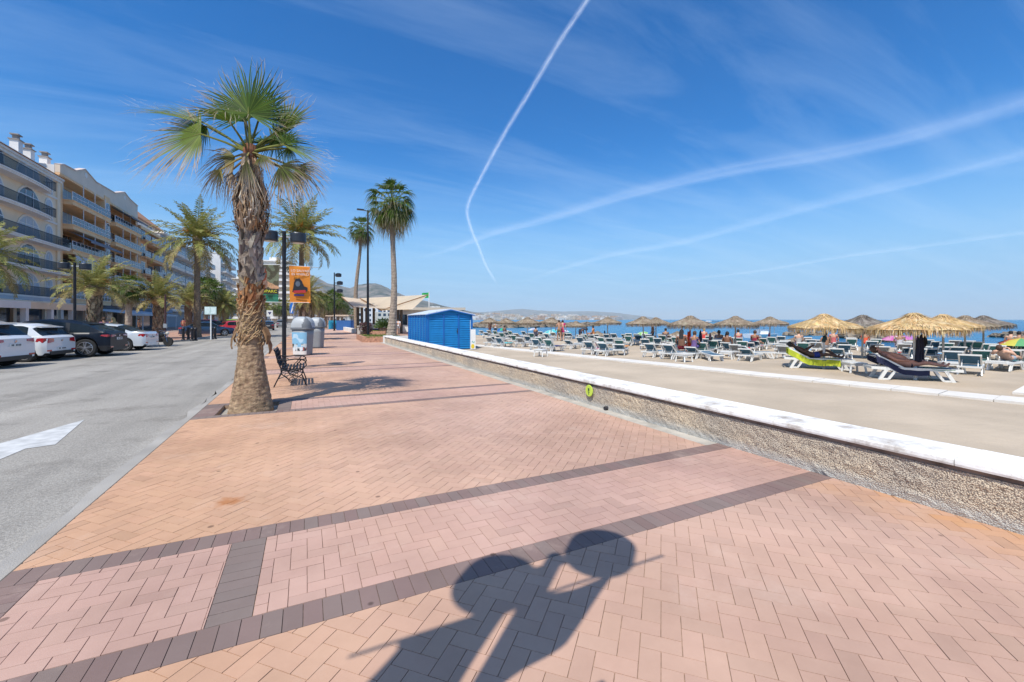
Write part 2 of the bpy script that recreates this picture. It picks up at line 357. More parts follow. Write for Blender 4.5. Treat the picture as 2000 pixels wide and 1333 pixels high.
# paved footway of the island beyond the parking bay and the footway before the shops
mb = MB()
isl = [(-9.3, 38.6), (-8.5, 41.5), (-8.2, 56), (-8.3, 75), (-9.5, 77), (-15.0, 77), (-15.0, 38.6)]
mb.prism(isl, ZR-.1, ZR+.13)
FOOT = M('footway_tile', (.40, .235, .17), .85, var=.12, scale=1.5)
struct('traffic_island', mb, FOOT)
mb = MB(); mb.prism([(p[0]+(.16 if p[0] > -14 else 0), p[1]-(.16 if p[1] < 50 else -.16)) for p in isl], ZR-.1, ZR+.12)
struct('island_kerb', mb, M('kerb_stone', (.42, .39, .35), .85, var=.15))
mb = MB(); mb.box(-26.2, -15.2, -60, 400, -.4, ZR+.12); struct('pavement', mb, M('pavement_tile', (.34, .235, .185), .85, var=.12, scale=1.2))
mb = MB(); mb.box(-400, -26.2, -400, 1200, -1.5, -.3); struct('ground', mb, M('inland_ground', (.25, .22, .17), .95, var=.2, scale=.05))
# ---------------------------------------------------------------- beach, strip path, sea
SH = [(3, 330), (6, 210), (11, 105), (18.5, 48.5), (24, 32), (29.9, 20), (38.2, 10.5), (52, 1), (90, -12), (220, -60)]
def shore(y):                                # shoreline x at given y
    for (xa, ya), (xb, yb) in zip(SH, SH[1:]):
        if yb <= y <= ya: return lerp(xb, xa, (y-yb)/(ya-yb))
    return SH[0][0] if y > SH[0][1] else SH[-1][0]
def sandz(x, y):
    s = shore(y)+9; e = min(1, max(0, (s-x)/12.)); e = e*e*(3-2*e)
    return lerp(-2.2, ZS, e)+(.022*mnoise.noise((x*1.3, y*1.3, 0))+.022*mnoise.noise((x*3.3, y*3.3, 4)))*(1 if x > 6 else .3)
mb = MB()
def sand_pt(u, v):
    y = lerp(-14, 60, v) if v < .72 else lerp(39.28, 330, ((v-.72)/.28)**1.6)
    x = lerp(5.1, shore(y)+12, u); return (x, y, sandz(x, y))
mb.grid(sand_pt, 130, 230)
def sand_mat():
    m = M('sand', (.465, .38, .285), .95, var=.1, scale=.6, bump=.55, bscale=9, spec=.15)
    t = m.node_tree; b = t.nodes['Principled BSDF']; src = b.inputs['Base Color'].links[0].from_socket
    co = N(t, 'ShaderNodeTexCoord'); n3 = N(t, 'ShaderNodeTexNoise'); n3.inputs['Scale'].default_value = 120; n3.inputs['Detail'].default_value = 2
    t.links.new(co.outputs['Object'], n3.inputs['Vector'])
    r = N(t, 'ShaderNodeMapRange'); r.inputs['From Min'].default_value = .3; r.inputs['From Max'].default_value = .7; r.inputs['To Min'].default_value = .86; r.inputs['To Max'].default_value = 1.12
    t.links.new(n3.outputs['Fac'], r.inputs['Value'])
    # wet and darker towards the water line
    sp = N(t, 'ShaderNodeSeparateXYZ'); t.links.new(co.outputs['Object'], sp.inputs[0])
    w = N(t, 'ShaderNodeMapRange'); w.inputs['From Min'].default_value = ZW; w.inputs['From Max'].default_value = ZW+.18; w.inputs['To Min'].default_value = .55; w.inputs['To Max'].default_value = 1
    t.links.new(sp.outputs['Z'], w.inputs['Value'])
    mm = N(t, 'ShaderNodeMath', operation='MULTIPLY'); t.links.new(r.outputs[0], mm.inputs[0]); t.links.new(w.outputs[0], mm.inputs[1])
    vm = N(t, 'ShaderNodeVectorMath', operation='SCALE'); t.links.new(src, vm.inputs[0]); t.links.new(mm.outputs[0], vm.inputs['Scale'])
    t.links.new(vm.outputs[0], b.inputs['Base Color'])
    bn = b.inputs['Normal'].links[0].from_node; vo = N(t, 'ShaderNodeTexVoronoi', feature='SMOOTH_F1'); vo.inputs['Scale'].default_value = 3.4; vo.inputs['Smoothness'].default_value = .6; t.links.new(co.outputs['Object'], vo.inputs['Vector'])
    nn = N(t, 'ShaderNodeTexNoise'); nn.inputs['Scale'].default_value = .35; nn.inputs['Detail'].default_value = 4; t.links.new(co.outputs['Object'], nn.inputs['Vector'])
    b2_ = N(t, 'ShaderNodeBump'); b2_.inputs['Distance'].default_value = .04; b2_.inputs['Strength'].default_value = .22; t.links.new(vo.outputs['Distance'], b2_.inputs['Height']); t.links.new(bn.outputs[0], b2_.inputs['Normal']); t.links.new(b2_.outputs[0], b.inputs['Normal'])
    rr = N(t, 'ShaderNodeMapRange'); rr.inputs['From Min'].default_value = .35; rr.inputs['From Max'].default_value = .65; rr.inputs['To Min'].default_value = .88; rr.inputs['To Max'].default_value = 1.06; t.links.new(nn.outputs['Fac'], rr.inputs['Value'])
    v2 = N(t, 'ShaderNodeVectorMath', operation='SCALE'); t.links.new(vm.outputs[0], v2.inputs[0]); t.links.new(rr.outputs[0], v2.inputs['Scale']); t.links.new(v2.outputs[0], b.inputs['Base Color']); return m
SAND = sand_mat(); struct('beach_sand', mb, SAND, True)
# pale slab walkway laid on the sand, with a spur towards the sea
WALKM = M('walkway_slab', (.66, .62, .56), .85, var=.08, scale=1.4, bump=.2, bscale=50)
mb = MB(); wa, wb = V((14.05, -1.2, 0)), V((10.0, 26.6, 0)); wd = (wb-wa).normalized(); wn = V((wd.y, -wd.x, 0))
nS = 34
for k in range(nS):
    a = wa.lerp(wb, k/nS)+wd*.008; b = wa.lerp(wb, (k+1)/nS)-wd*.008; z = ZS+.05+random.uniform(-.006, .006)
    q = [a-wn*.42, b-wn*.42, b+wn*.42, a+wn*.42]; mb.prism([(p.x, p.y) for p in q], z-.12, z)
a0 = V(gp(2030, 776, ZS)+(0,)); 
for k in range(8):
    a = a0+wn*(.05+k*1.0); b = a+wn*.985; q = [a-wd*.4, b-wd*.4, b+wd*.4, a+wd*.4]; mb.prism([(p.x, p.y) for p in q], ZS-.05, ZS+.052)
struct('beach_walkway', mb, WALKM)
# sea: ring of grid near the shore out to the horizon
def sea_mat():
    m = bpy.data.materials.new('sea_water'); m.use_nodes = True; t = m.node_tree; b = t.nodes['Principled BSDF']
    co = N(t, 'ShaderNodeTexCoord'); b.inputs['Roughness'].default_value = .22; b.inputs['Specular IOR Level'].default_value = .28
    mp = N(t, 'ShaderNodeMapping'); mp.inputs['Rotation'].default_value = (0, 0, R(28)); mp.inputs['Scale'].default_value = (.16, .05, 1)
    t.links.new(co.outputs['Object'], mp.inputs[0])
    n1 = N(t, 'ShaderNodeTexNoise'); n1.inputs['Scale'].default_value = 3.2; n1.inputs['Detail'].default_value = 8; n1.inputs['Roughness'].default_value = .62
    t.links.new(mp.outputs[0], n1.inputs['Vector'])
    r = N(t, 'ShaderNodeValToRGB'); e = r.color_ramp.elements
    e[0].position = .33; e[0].color = (.003, .07, .185, 1); e[1].position = .68; e[1].color = (.016, .20, .35, 1)
    t.links.new(n1.outputs['Fac'], r.inputs[0])
    mp2 = N(t, 'ShaderNodeMapping'); mp2.inputs['Rotation'].default_value = (0, 0, R(28)); mp2.inputs['Scale'].default_value = (.004, .0012, 1); t.links.new(co.outputs['Object'], mp2.inputs[0])
    n2 = N(t, 'ShaderNodeTexNoise'); n2.inputs['Scale'].default_value = 3; n2.inputs['Detail'].default_value = 4; t.links.new(mp2.outputs[0], n2.inputs['Vector'])
    mx = N(t, 'ShaderNodeMix', data_type='RGBA', blend_type='MULTIPLY'); mx.inputs['Factor'].default_value = .6
    r2 = N(t, 'ShaderNodeValToRGB'); e = r2.color_ramp.elements; e[0].position = .4; e[0].color = (.55, .72, .85, 1); e[1].position = .6; e[1].color = (1.1, 1.2, 1.1, 1)
    t.links.new(n2.outputs['Fac'], r2.inputs[0]); t.links.new(r.outputs[0], mx.inputs['A']); t.links.new(r2.outputs[0], mx.inputs['B'])
    t.links.new(mx.outputs['Result'], b.inputs['Base Color'])
    bp = N(t, 'ShaderNodeBump'); bp.inputs['Strength'].default_value = .9; bp.inputs['Distance'].default_value = .5
    t.links.new(n1.outputs['Fac'], bp.inputs['Height']); t.links.new(bp.outputs[0], b.inputs['Normal']); return m
SEA = sea_mat()
mb = MB(); mb.poly([(-12000, 250, ZW), (-12000, 34000, ZW), (34000, 34000, ZW), (34000, -20000, ZW), (-2, -20000, ZW), (-2, 250, ZW)])
struct('sea', mb, SEA)
# small breaking waves along the shore
FOAM = M('foam', (.8, .82, .82), .6, var=.1, scale=3)
mb = MB(); random.seed(5)
for row, off in ((0, 2.2), (1, 5.5)):
    y = 0.
    while y < 150:
        L = random.uniform(2, 7)
        if random.random() < (.55 if row == 0 else .28):
            n = 8; pts = []
            for k in range(n+1):
                yy = y+L*k/n; w = sin(pi*k/n)*(.22 if row == 0 else .16)*random.uniform(.6, 1.2); xx = shore(yy)+off+.25*sin(yy*1.7)
                pts.append((xx, yy, w))
            for (xa, ya, w0), (xb, yb, w1) in zip(pts, pts[1:]):
                mb.poly([(xa-w0, ya, ZW+.03), (xa+w0, ya, ZW+.02), (xb+w1, yb, ZW+.02), (xb-w1, yb, ZW+.03)])
        y += L+random.uniform(.3, 3)
tag(mb.build('foam', FOAM), kind='stuff')
# ================================================================ SEA WALL
random.seed(21)
WHITE = M('white_paint', (.74, .73, .70), .75, var=.06, scale=2, bump=.15, bscale=30)
def pebble():
    m = bpy.data.materials.new('pebbledash'); m.use_nodes = True; t = m.node_tree; b = t.nodes['Principled BSDF']; b.inputs['Roughness'].default_value = .95
    co = N(t, 'ShaderNodeTexCoord'); v = N(t, 'ShaderNodeTexVoronoi'); v.inputs['Scale'].default_value = 88; v.inputs['Randomness'].default_value = 1
    n0 = N(t, 'ShaderNodeTexNoise'); n0.inputs['Scale'].default_value = 9; n0.inputs['Detail'].default_value = 8; t.links.new(co.outputs['Object'], n0.inputs['Vector'])
    t.links.new(co.outputs['Object'], v.inputs['Vector'])
    r = N(t, 'ShaderNodeValToRGB'); e = r.color_ramp.elements; e[0].position = .0; e[0].color = (.86, .76, .60, 1); e[1].position = .8; e[1].color = (.26, .225, .19, 1)
    x = r.color_ramp.elements.new(.32); x.color = (.70, .61, .48, 1)
    t.links.new(v.outputs['Distance'], r.inputs[0])
    n2 = N(t, 'ShaderNodeTexNoise'); n2.inputs['Scale'].default_value = 1.1; n2.inputs['Detail'].default_value = 4; t.links.new(co.outputs['Object'], n2.inputs['Vector'])
    r2 = N(t, 'ShaderNodeValToRGB'); e = r2.color_ramp.elements; e[0].position = .35; e[0].color = (.78, .78, .80, 1); e[1].position = .65; e[1].color = (1.12, 1.05, .95, 1); t.links.new(n2.outputs['Fac'], r2.inputs[0])
    mu = N(t, 'ShaderNodeVectorMath', operation='MULTIPLY'); t.links.new(r.outputs[0], mu.inputs[0]); t.links.new(r2.outputs[0], mu.inputs[1])
    # grey cement splash along the foot
    sp = N(t, 'ShaderNodeSeparateXYZ'); t.links.new(co.outputs['Object'], sp.inputs[0])
    ad = N(t, 'ShaderNodeMath', operation='MULTIPLY_ADD'); ad.inputs[1].default_value = -.16; t.links.new(n2.outputs['Fac'], ad.inputs[0]); t.links.new(sp.outputs['Z'], ad.inputs[2])
    mr = N(t, 'ShaderNodeMapRange'); mr.inputs['From Min'].default_value = -.04; mr.inputs['From Max'].default_value = .04; mr.inputs['To Min'].default_value = .75; mr.inputs['To Max'].default_value = 0
    t.links.new(ad.outputs[0], mr.inputs['Value'])
    mx = N(t, 'ShaderNodeMix', data_type='RGBA'); mx.inputs['B'].default_value = (.48, .48, .45, 1); t.links.new(mr.outputs[0], mx.inputs['Factor']); t.links.new(mu.outputs[0], mx.inputs['A'])
    t.links.new(mx.outputs['Result'], b.inputs['Base Color'])
    bp = N(t, 'ShaderNodeBump'); bp.inputs['Strength'].default_value = 1; bp.inputs['Distance'].default_value = .02; bp.invert = True; bp.inputs['Strength'].default_value = .7
    t.links.new(v.outputs['Distance'], bp.inputs['Height']); t.links.new(bp.outputs[0], b.inputs['Normal']); return m
PEB = pebble()
YW = 30.4
wall = thing('sea_wall', 'low pebbledash wall with a white coping along the beach side of the promenade', 'wall', (WX, 0, 0))
mb = MB()
def wf(u, v):
    y = lerp(-6, YW, u); z = lerp(-.15, .366, v); k = 6
    d = (.022*mnoise.noise((y*k, z*k*1.3, 0))+.012*mnoise.noise((y*22, z*22, 7)))*(1 if 0 < v < 1 else .2)
    return (-abs(d)+.004+(-.02 if v < .12 else 0), y, z)
mb.grid(lambda u, v: wf(u, v), 900, 14)
mb.box(.02, .5, -6, YW, -.4, .33)
mb.build('rendered_face', PEB, wall)
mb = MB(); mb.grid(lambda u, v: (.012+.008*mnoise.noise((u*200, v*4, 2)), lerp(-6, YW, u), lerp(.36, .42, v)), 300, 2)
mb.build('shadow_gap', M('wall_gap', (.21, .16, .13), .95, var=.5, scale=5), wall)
capm = M('coping_paint', (.80, .785, .75), .8, var=.07, scale=1.3, bump=.35, bscale=14)
def dirt(m):
    t = m.node_tree; b = t.nodes['Principled BSDF']; src = b.inputs['Base Color'].links[0].from_socket
    co = N(t, 'ShaderNodeTexCoord'); n = N(t, 'ShaderNodeTexNoise'); n.inputs['Scale'].default_value = 2.6; n.inputs['Detail'].default_value = 10; n.inputs['Roughness'].default_value = .72
    t.links.new(co.outputs['Object'], n.inputs['Vector']); r = N(t, 'ShaderNodeValToRGB'); e = r.color_ramp.elements
    e[0].position = .33; e[0].color = (.50, .44, .39, 1); e[1].position = .52; e[1].color = (1, 1, 1, 1); t.links.new(n.outputs['Fac'], r.inputs[0])
    mu = N(t, 'ShaderNodeVectorMath', operation='MULTIPLY'); t.links.new(src, mu.inputs[0]); t.links.new(r.outputs[0], mu.inputs[1]); t.links.new(mu.outputs[0], b.inputs['Base Color'])
dirt(capm)
mb = MB(); n = 24; 
for k in range(n):
    y0 = lerp(-6, YW, k/n)+.003; y1 = lerp(-6, YW, (k+1)/n)-.003; z = .475+random.uniform(-.003, .003); dx = random.uniform(-.004, .004)
    pr = [(-.03+dx, .412), (-.034+dx, .43), (-.03+dx, z-.012), (-.018+dx, z-.002), (.1, z+.003), (.40, z+.002), (.52, z-.002), (.54, z-.02), (.54, .412)]
    mb.prism(pr, y0, y1, 'y')
mb.build('coping', capm, wall)
mb = MB(); mb.box(-.06, .56, YW, YW+.42, -.2, .50); mb.box(.56, 1.6, YW+.02, YW+.4, -.2, .46); mb.build('end_pier', WHITE, wall)
# round green enamel plaque fixed on the wall
sg = thing('round_plaque', 'round lime green plaque with dark print fixed to the pebbledash wall face', 'sign', (WX-.045, 6.62, .275), 0)
mb = MB(); mb.T = Matrix.Rotation(-pi/2, 4, 'Y'); mb.lathe([(.106, -.01), (.11, -.006), (.11, .004), (.104, .008)], 28); mb.build('plate', M('lime_enamel', (.52, .68, .08), .35, var=.04), sg)
DKG = M('dark_print', (.03, .10, .03), .5)
mb = MB(); mb.box(-.0125, -.0095, -.022, .022, -.002, .048); mb.box(-.0125, -.0095, -.026, .026, -.03, -.018); mb.box(-.0125, -.0095, -.008, .008, -.075, -.04); mb.build('print', DKG, sg)
tag(thing('drain_pipe', 'short drain pipe stub at the foot of the pebbledash wall', 'pipe', (WX-.03, 6.13, .035)))
mb = MB(); mb.tube([(.06, 0, 0), (-.035, 0, 0)], .035, 12); mb.build('pipe', M('pipe_dark', (.03, .03, .035), .7), bpy.data.objects['drain_pipe'])

# ================================================================ BLUE HUT
hut = thing('beach_hut', 'bright blue slatted wooden hut with a pale gabled roof behind the white coping', 'hut', (6.05, 23.5, ZS))
BLUE = M('hut_blue', (.010, .205, .50), .42, var=.12, scale=2.5, bump=.15, bscale=25)
BLUE2 = M('hut_blue_trim', (.01, .125, .42), .45, var=.1, scale=2.5)
hx, hy, hh, ha = 2.66, 4.7, 2.03, 2.30
mb = MB(); mb.box(.02, hx-.02, .02, hy-.02, 0, hh-.02); mb.prism([(.02, hh-.02), (hx-.02, hh-.02), (hx/2, ha-.04)], .02, hy-.02, 'y'); mb.build('wall', BLUE, hut)
mb = MB(); n = 15
for k in range(n):
    z0 = .06+k*(hh-.08)/n; z1 = z0+(hh-.08)/n-.012
    p = [(-.045, z0), (-.04, z0-.012), (.02, z0), (.02, z1), (-.005, z1)]
    mb.prism([(a, b) for a, b in p], .03, hy-.03, 'x' if 0 else 'y')
mb.build('side_slat', BLUE, hut)
mb = MB()
for k in range(n):
    z0 = .06+k*(hh-.08)/n; z1 = z0+(hh-.08)/n-.012
    mb.prism([(-.042, z0), (.02, z0), (.02, z1), (-.005, z1)], .03, hx-.03, 'x')
for k in range(3):
    z0 = hh-.01+k*.09; w = (ha-z0)/(ha-hh)*(hx/2)-.12
    if w > .1: mb.prism([(-.024, z0), (.02, z0), (.02, z0+.08), (-.005, z0+.08)], hx/2-w, hx/2+w, 'x')
mb.build('front_slat', BLUE, hut)
mb = MB()
for x in (0, .9, 1.78, hx-.07): mb.box(x, x+.075, -.065, .01, 0, hh)
for y in (.05, .55, 1.25, 1.95, 2.65, 3.35, 4.05, hy-.08): mb.box(-.068, .01, y, y+.08, 0, hh)
mb.build('corner_post', BLUE2, hut)
mb = MB(); mb.box(1.70, 1.73, -.085, -.05, 1.0, 1.06); mb.box(1.74, 1.77, -.075, -.05, .9, 1.2); mb.build('door_handle', M('steel_dark', (.06, .07, .09), .4, .6), hut)
mb = MB()
for s in (-1, 1):
    a = (hx/2, ha+.0); b = (hx/2+s*(hx/2+.11), hh-.035)
    mb.prism([a, b, (b[0], b[1]+.045), (a[0], a[1]+.045)], -.14, hy+.12, 'y')
mb.build('roof', M('hut_roof', (.55, .60, .66), .5, var=.1, scale=4), hut)
mb = MB(); mb.prism([(hx/2, ha-.06), (hx/2, ha-.002), (-.12, hh-.04), (-.12, hh-.085)], -.16, -.142, 'y'); mb.prism([(hx/2, ha-.06), (hx+.12, hh-.085), (hx+.12, hh-.04), (hx/2, ha-.002)], -.16, -.142, 'y')
mb.build('fascia', BLUE2, hut)
tg = thing('sign_board', 'tall narrow white sign board with a yellow lemon drawing beside the blue hut', 'sign', gp(924, 683.5, ZS)+(ZS,), -.25)
mb = MB(); mb.box(-.14, .14, -.02, .02, .03, 1.16); mb.build('panel', WHITE, tg)
mb = MB(); mb.box(-.17, -.14, -.025, .025, 0, 1.7); mb.build('post', M('post_pale', (.45, .55, .6), .5), tg)
mb = MB(); mb.prism([(.09*cos(a)*1.1-.02, .2+.13*sin(a)) for a in [k*pi/7 for k in range(14)]], -.028, -.0205, 'y'); mb.build('lemon_drawing', M('lemon', (.75, .55, .04), .5), tg)
mb = MB(); mb.prism([(.0, .42), (.09, .5), (.05, .36)], -.027, -.0205, 'y'); mb.prism([(-.08, .46), (-.02, .52), (-.03, .4)], -.027, -.0205, 'y'); mb.build('leaf_drawing', M('teal_print', (.05, .35, .3), .5), tg)
tb = thing('beach_flag_board', 'small blue notice on a post just above the white lemon sign board', 'sign', gp(923, 683, ZS)+(ZS,), 0)
mb = MB(); mb.box(.0, .2, .5, .53, 1.25, 1.75); mb.build('panel', M('notice_blue', (.02, .25, .62), .5), tb); mb = MB(); mb.box(.0, .03, .54, .57, 0, 1.75); mb.build('post', MATS['post_pale'], tb)
st = thing('stool', 'small white plastic table on the sand beside the pale walkway', 'table', gp(1056, 696.5, ZS)+(ZS,), .5)
PLW = M('white_plastic', (.70, .69, .65), .35, var=.04, scale=8)
mb = MB(); mb.box(-.25, .25, -.25, .25, .3, .335); mb.box(-.235, .235, -.235, .235, .24, .3); mb.build('tabletop', PLW, st)
for sx in (-1, 1):
    for sy in (-1, 1): mb = MB(); mb.bar((sx*.2, sy*.2, .24), (sx*.23, sy*.23, 0), .05); mb.build('leg', PLW, st)
# ================================================================ MOUNTAINS, COAST
random.seed(3)
def ridge(name, prof, d, depth, col, mat, foot=0, seed=0, nv=26):
    mb = MB(); us = [p[0] for p in prof]
    def h(u):
        for (a, va), (b, vb) in zip(prof, prof[1:]):
            if a <= u <= b: return lerp(va, vb, (u-a)/(b-a))
        return prof[-1][1]
    def f(a, b):
        u = lerp(us[0], us[-1], a); t = b*1.6; dd = d-depth+depth*t; x, y = pd(u, dd)
        H0 = zat(h(u), d); prf = max(0, sin(min(t, 1.6)*pi/2))**1.25 if t < 1 else max(0, 1-(t-1)*1.2)
        n = mnoise.fractal((x/1300+seed, y/1300, seed), 1.0, 2.1, 5); n2 = abs(mnoise.noise((x/420+seed, y/420, 1)))
        rel = (n*.16-n2*.16)*max(0, sin(min(1, t)*pi))
        z = H0*(prf+rel)
        return (x, y, max(foot-5, z))
    nu = int((us[-1]-us[0])*.8); mb.grid(f, nu, nv); return struct(name, mb, mat, True)
def rockmat(name, c1, c2, sc):
    m = bpy.data.materials.new(name); m.use_nodes = True; t = m.node_tree; b = t.nodes['Principled BSDF']; b.inputs['Roughness'].default_value = 1
    co = N(t, 'ShaderNodeTexCoord'); n = N(t, 'ShaderNodeTexNoise'); n.inputs['Scale'].default_value = sc; n.inputs['Detail'].default_value = 9; n.inputs['Roughness'].default_value = .7
    t.links.new(co.outputs['Object'], n.inputs['Vector']); r = N(t, 'ShaderNodeValToRGB'); e = r.color_ramp.elements
    e[0].position = .42; e[0].color = c1+(1,); e[1].position = .62; e[1].color = c2+(1,); t.links.new(n.outputs['Fac'], r.inputs[0]); t.links.new(r.outputs[0], b.inputs['Base Color']); return m
ROCK = rockmat('mountain_rock', (.05, .06, .045), (.24, .20, .17), .006)
ridge('mountains', [(440, 585), (500, 560), (560, 540), (590, 535), (612, 543), (629, 551), (640, 556), (661, 557.5), (672, 561), (684, 563.5), (692, 560), (700, 556.5), (719, 555), (733, 556), (745, 559.5), (757, 565), (766, 571), (797, 582.6), (829, 589.5), (860, 596.5), (890, 603), (930, 611), (960, 617), (985, 622)], 5200, 2600, None, ROCK, 0, 3.3, 30)
ridge('near_hills', [(700, 615), (740, 608), (790, 600), (820, 605), (862, 607), (900, 612), (930, 614), (975, 616.5), (1010, 618), (1060, 619.5), (1120, 620.5), (1180, 621.5), (1215, 623.6)], 3200, 900, None, rockmat('hill_scrub', (.06, .07, .035), (.32, .27, .19), .02), 0, 9.1, 12)
ridge('far_hills', [(900, 612), (960, 609), (1000, 605), (1020, 603.5), (1050, 607), (1100, 609), (1150, 608), (1200, 611), (1240, 616), (1290, 622)], 16000, 4000, None, ROCK, 0, 5.7, 8)
# white town on the far shore and on the slopes: far too many to count
mb = MB(); random.seed(8)
towncols = [(.56, .54, .51), (.50, .44, .37), (.42, .41, .41), (.5, .36, .27), (.72, .70, .66)]
for k in range(700):
    u = random.choice([random.gauss(955, 35), random.uniform(930, 1215), random.gauss(1110, 55), random.uniform(640, 930), random.uniform(640, 860)])
    if not 640 < u < 1212: continue
    d = random.uniform(2300, 3100) if u > 900 else random.uniform(900, 3000)
    base = lerp(0, 1, min(1, max(0, (d-2000)/1200)))*zat(614+(u-900)*.03 if u > 900 else 600, d)*random.random()
    x, y = pd(u, d); w = random.uniform(6, 26)*d/2500; h = random.choice([6, 9, 12, 16, 22])*d/2600; mb.col = jit(random.choice(towncols), .1)
    mb.box(x-w, x+w, y-w/2, y+w/2, -2, max(2, base)+h)
for k in range(420):
    u = random.uniform(655, 880); d = random.uniform(260, 900); x, y = pd(u, d); w = random.uniform(1.5, 8); mb.col = jit(random.choice(towncols+[(.3, .33, .38), (.12, .16, .10), (.4, .42, .5)]), .2)
    mb.box(x-w, x+w, y-w/2, y+w/2, -2, random.uniform(2, 4+d*.018))
tag(mb.build('town', M('town_walls', (.7, .7, .7), .9, vcol=True, var=.35, scale=.08)), kind='stuff')
mb = MB(); 
def land(u, v):
    x = lerp(-2500, 12, u) if v < 0 else lerp(-1500, shore(330)+40+v*v*250*0, u); return (x, lerp(320, 2600, v), -.35+.0*u)
mb.poly([(-3000, 330, -.32), (2, 330, -.32), (60, 700, -.32), (500, 2200, -.32), (800, 2500, -.32), (700, 4800, -.32), (-3000, 4800, -.32)]); struct('coastal_land', mb, M('coast_land', (.20, .18, .12), 1, var=.4, scale=.01))
# ================================================================ ROCK GROYNES
ROCKM = M('groyne_rock', (.20, .165, .125), .95, var=.4, scale=.9, bump=.8, bscale=4)
def rock(mb, c, r):
    n, m = 7, 4; s = random.random()*50; c = V(c)
    mb.col = jit((.3, .25, .2), .3)
    def pt(th, ph):
        d = V((sin(ph)*cos(th), sin(ph)*sin(th), cos(ph)*.75)); k = 1+.42*mnoise.noise(d*1.4+V((s, s, s))); return c+d*r*k
    top = mb.av(pt(0, 0)); bot = mb.av(pt(0, pi)); rg = [[mb.av(pt(2*pi*j/n+k*.3, pi*k/m)) for j in range(n)] for k in range(1, m)]
    for j in range(n): mb.face((top, rg[0][j], rg[0][(j+1) % n])); mb.face((bot, rg[-1][(j+1) % n], rg[-1][j]))
    for a, b in zip(rg, rg[1:]):
        for j in range(n): mb.face((a[j], b[j], b[(j+1) % n], a[(j+1) % n]))
def groyne(path, n, rr, h, label):
    mb = MB()
    for k in range(n):
        t = random.random()*(len(path)-1); i = min(int(t), len(path)-2); p = V(path[i]).lerp(V(path[i+1]), t-i)
        q = random.gauss(0, 1); r = rr*random.uniform(.5, 1.2); z = ZW+h*max(0, 1-abs(q)*.55)*random.uniform(.3, 1)
        rock(mb, (p.x+q*rr*1.2*.6, p.y+q*rr*1.2, z), r)
    o = mb.build('breakwater', ROCKM); tag(o, label, 'breakwater')
groyne([gp(925, 640, ZW), gp(1000, 640.5, ZW), gp(1100, 638.5, ZW), gp(1165, 637, ZW)], 520, 1.1, .75, 'long dark rock breakwater in the sea behind the far thatched parasols')
groyne([gp(1640, 661, ZW), gp(1720, 662, ZW), gp(1735, 668, ZW)], 110, .6, .75, 'rock breakwater in the sea seen beside the ash grey parasol between golden ones')
groyne([gp(1955, 660, ZW), gp(2060, 660, ZW)], 60, .55, .6, 'rock breakwater in the sea at the right edge of the photo')
groyne([gp(1540, 656, ZW), gp(1600, 655, ZW)], 40, .5, .3, 'low rocks in the sea behind the first golden parasol')
# ================================================================ PALMS
LEAF = M('palm_leaf', (1, 1, 1), .55, vcol=True, var=.12, scale=3, trans=.3, spec=.22)
DRY = M('palm_dry', (1, 1, 1), .9, vcol=True, var=.2, scale=6, trans=.1, spec=.1)
BARK = M('palm_bark', (1, 1, 1), .95, vcol=True, var=.3, scale=14, bump=.9, bscale=35, spec=.1)
G1, G2, G3 = (.085, .16, .022), (.17, .235, .035), (.05, .105, .015)
YEL, TAN, BRN, PALE = (.42, .33, .12), (.40, .26, .14), (.20, .12, .07), (.60, .52, .42)
def frame(d, n):
    d = V(d).normalized(); n = V(n); n = (n-d*n.dot(d)).normalized(); return d, n, n.cross(d)
def fan(mb, p, d, n, Rr, spread=2.6, nseg=40, droop=.25, brown=.25, split=.45, green=G1, fil=1.0, petiole=None, cup=.15, detail=True):
    p = V(p); d, n, s = frame(d, n); dth = spread/nseg
    if petiole is not None:
        q = V(petiole); mid = (p+q)/2+V((0, 0, .03*(p-q).length)); mb.tube([q, mid, p, p+d*Rr*.12], [.028, .02, .016, .006], 5, cols=[mixc(green, YEL, .35)]*4)
    ts = (0.02, .3, .52, .72, .88, 1.) if detail else (.03, .45, .75, 1.)
    for k in range(nseg):
        a = -spread/2+(k+.5)*dth; L = Rr*(.78+.22*cos(a*.9))*random.uniform(.8, 1.08); g = jit(tuple(x*.85 for x in green), .4)
        if random.random() < .35: g = mixc(g, G2, .6)
        br = min(1, max(0, brown+random.uniform(-.12, .15))); bend = random.uniform(-.3, .3); dr = droop*random.uniform(.6, 1.5)
        prev = None
        for t in ts:
            aa = a+bend*max(0, t-split)**1.5*1.4; dd = d*cos(aa)+s*sin(aa)
            c = p+dd*L*t+n*cup*L*t*t*(abs(a)/(spread/2))**1.5-UP*dr*L*max(0, t-split*.8)**2*2.4
            w = (t*L*dth*.5 if t <= split else split*L*dth*.5*max(.02, 1-((t-split)/(1-split))**1.2))*1.04
            sd = (s*cos(aa)-d*sin(aa)); fold = n*w*.55*(1 if k % 2 else -1)*0-n*w*.5
            cc = mixc(g, mixc(TAN, PALE, random.random()), min(1, max(0, (t-(1-br))/max(.05, br)*2.2))) if t > 1-br else g
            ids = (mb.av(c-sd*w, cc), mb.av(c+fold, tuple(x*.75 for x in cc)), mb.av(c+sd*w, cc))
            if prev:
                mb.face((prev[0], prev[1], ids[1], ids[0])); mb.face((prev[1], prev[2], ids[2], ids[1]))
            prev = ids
        if detail and random.random() < fil*.55:      # pale torn thread at the tip
            e = p+dd*L*random.uniform(.8, 1)-UP*dr*L*.2; q = e+dd*random.uniform(.05, .3)*Rr+V((random.uniform(-1, 1), random.uniform(-1, 1), random.uniform(-1.2, .3)))*.12*Rr
            w = .0035; mb.poly([e-s*w, e+s*w, q], PALE)
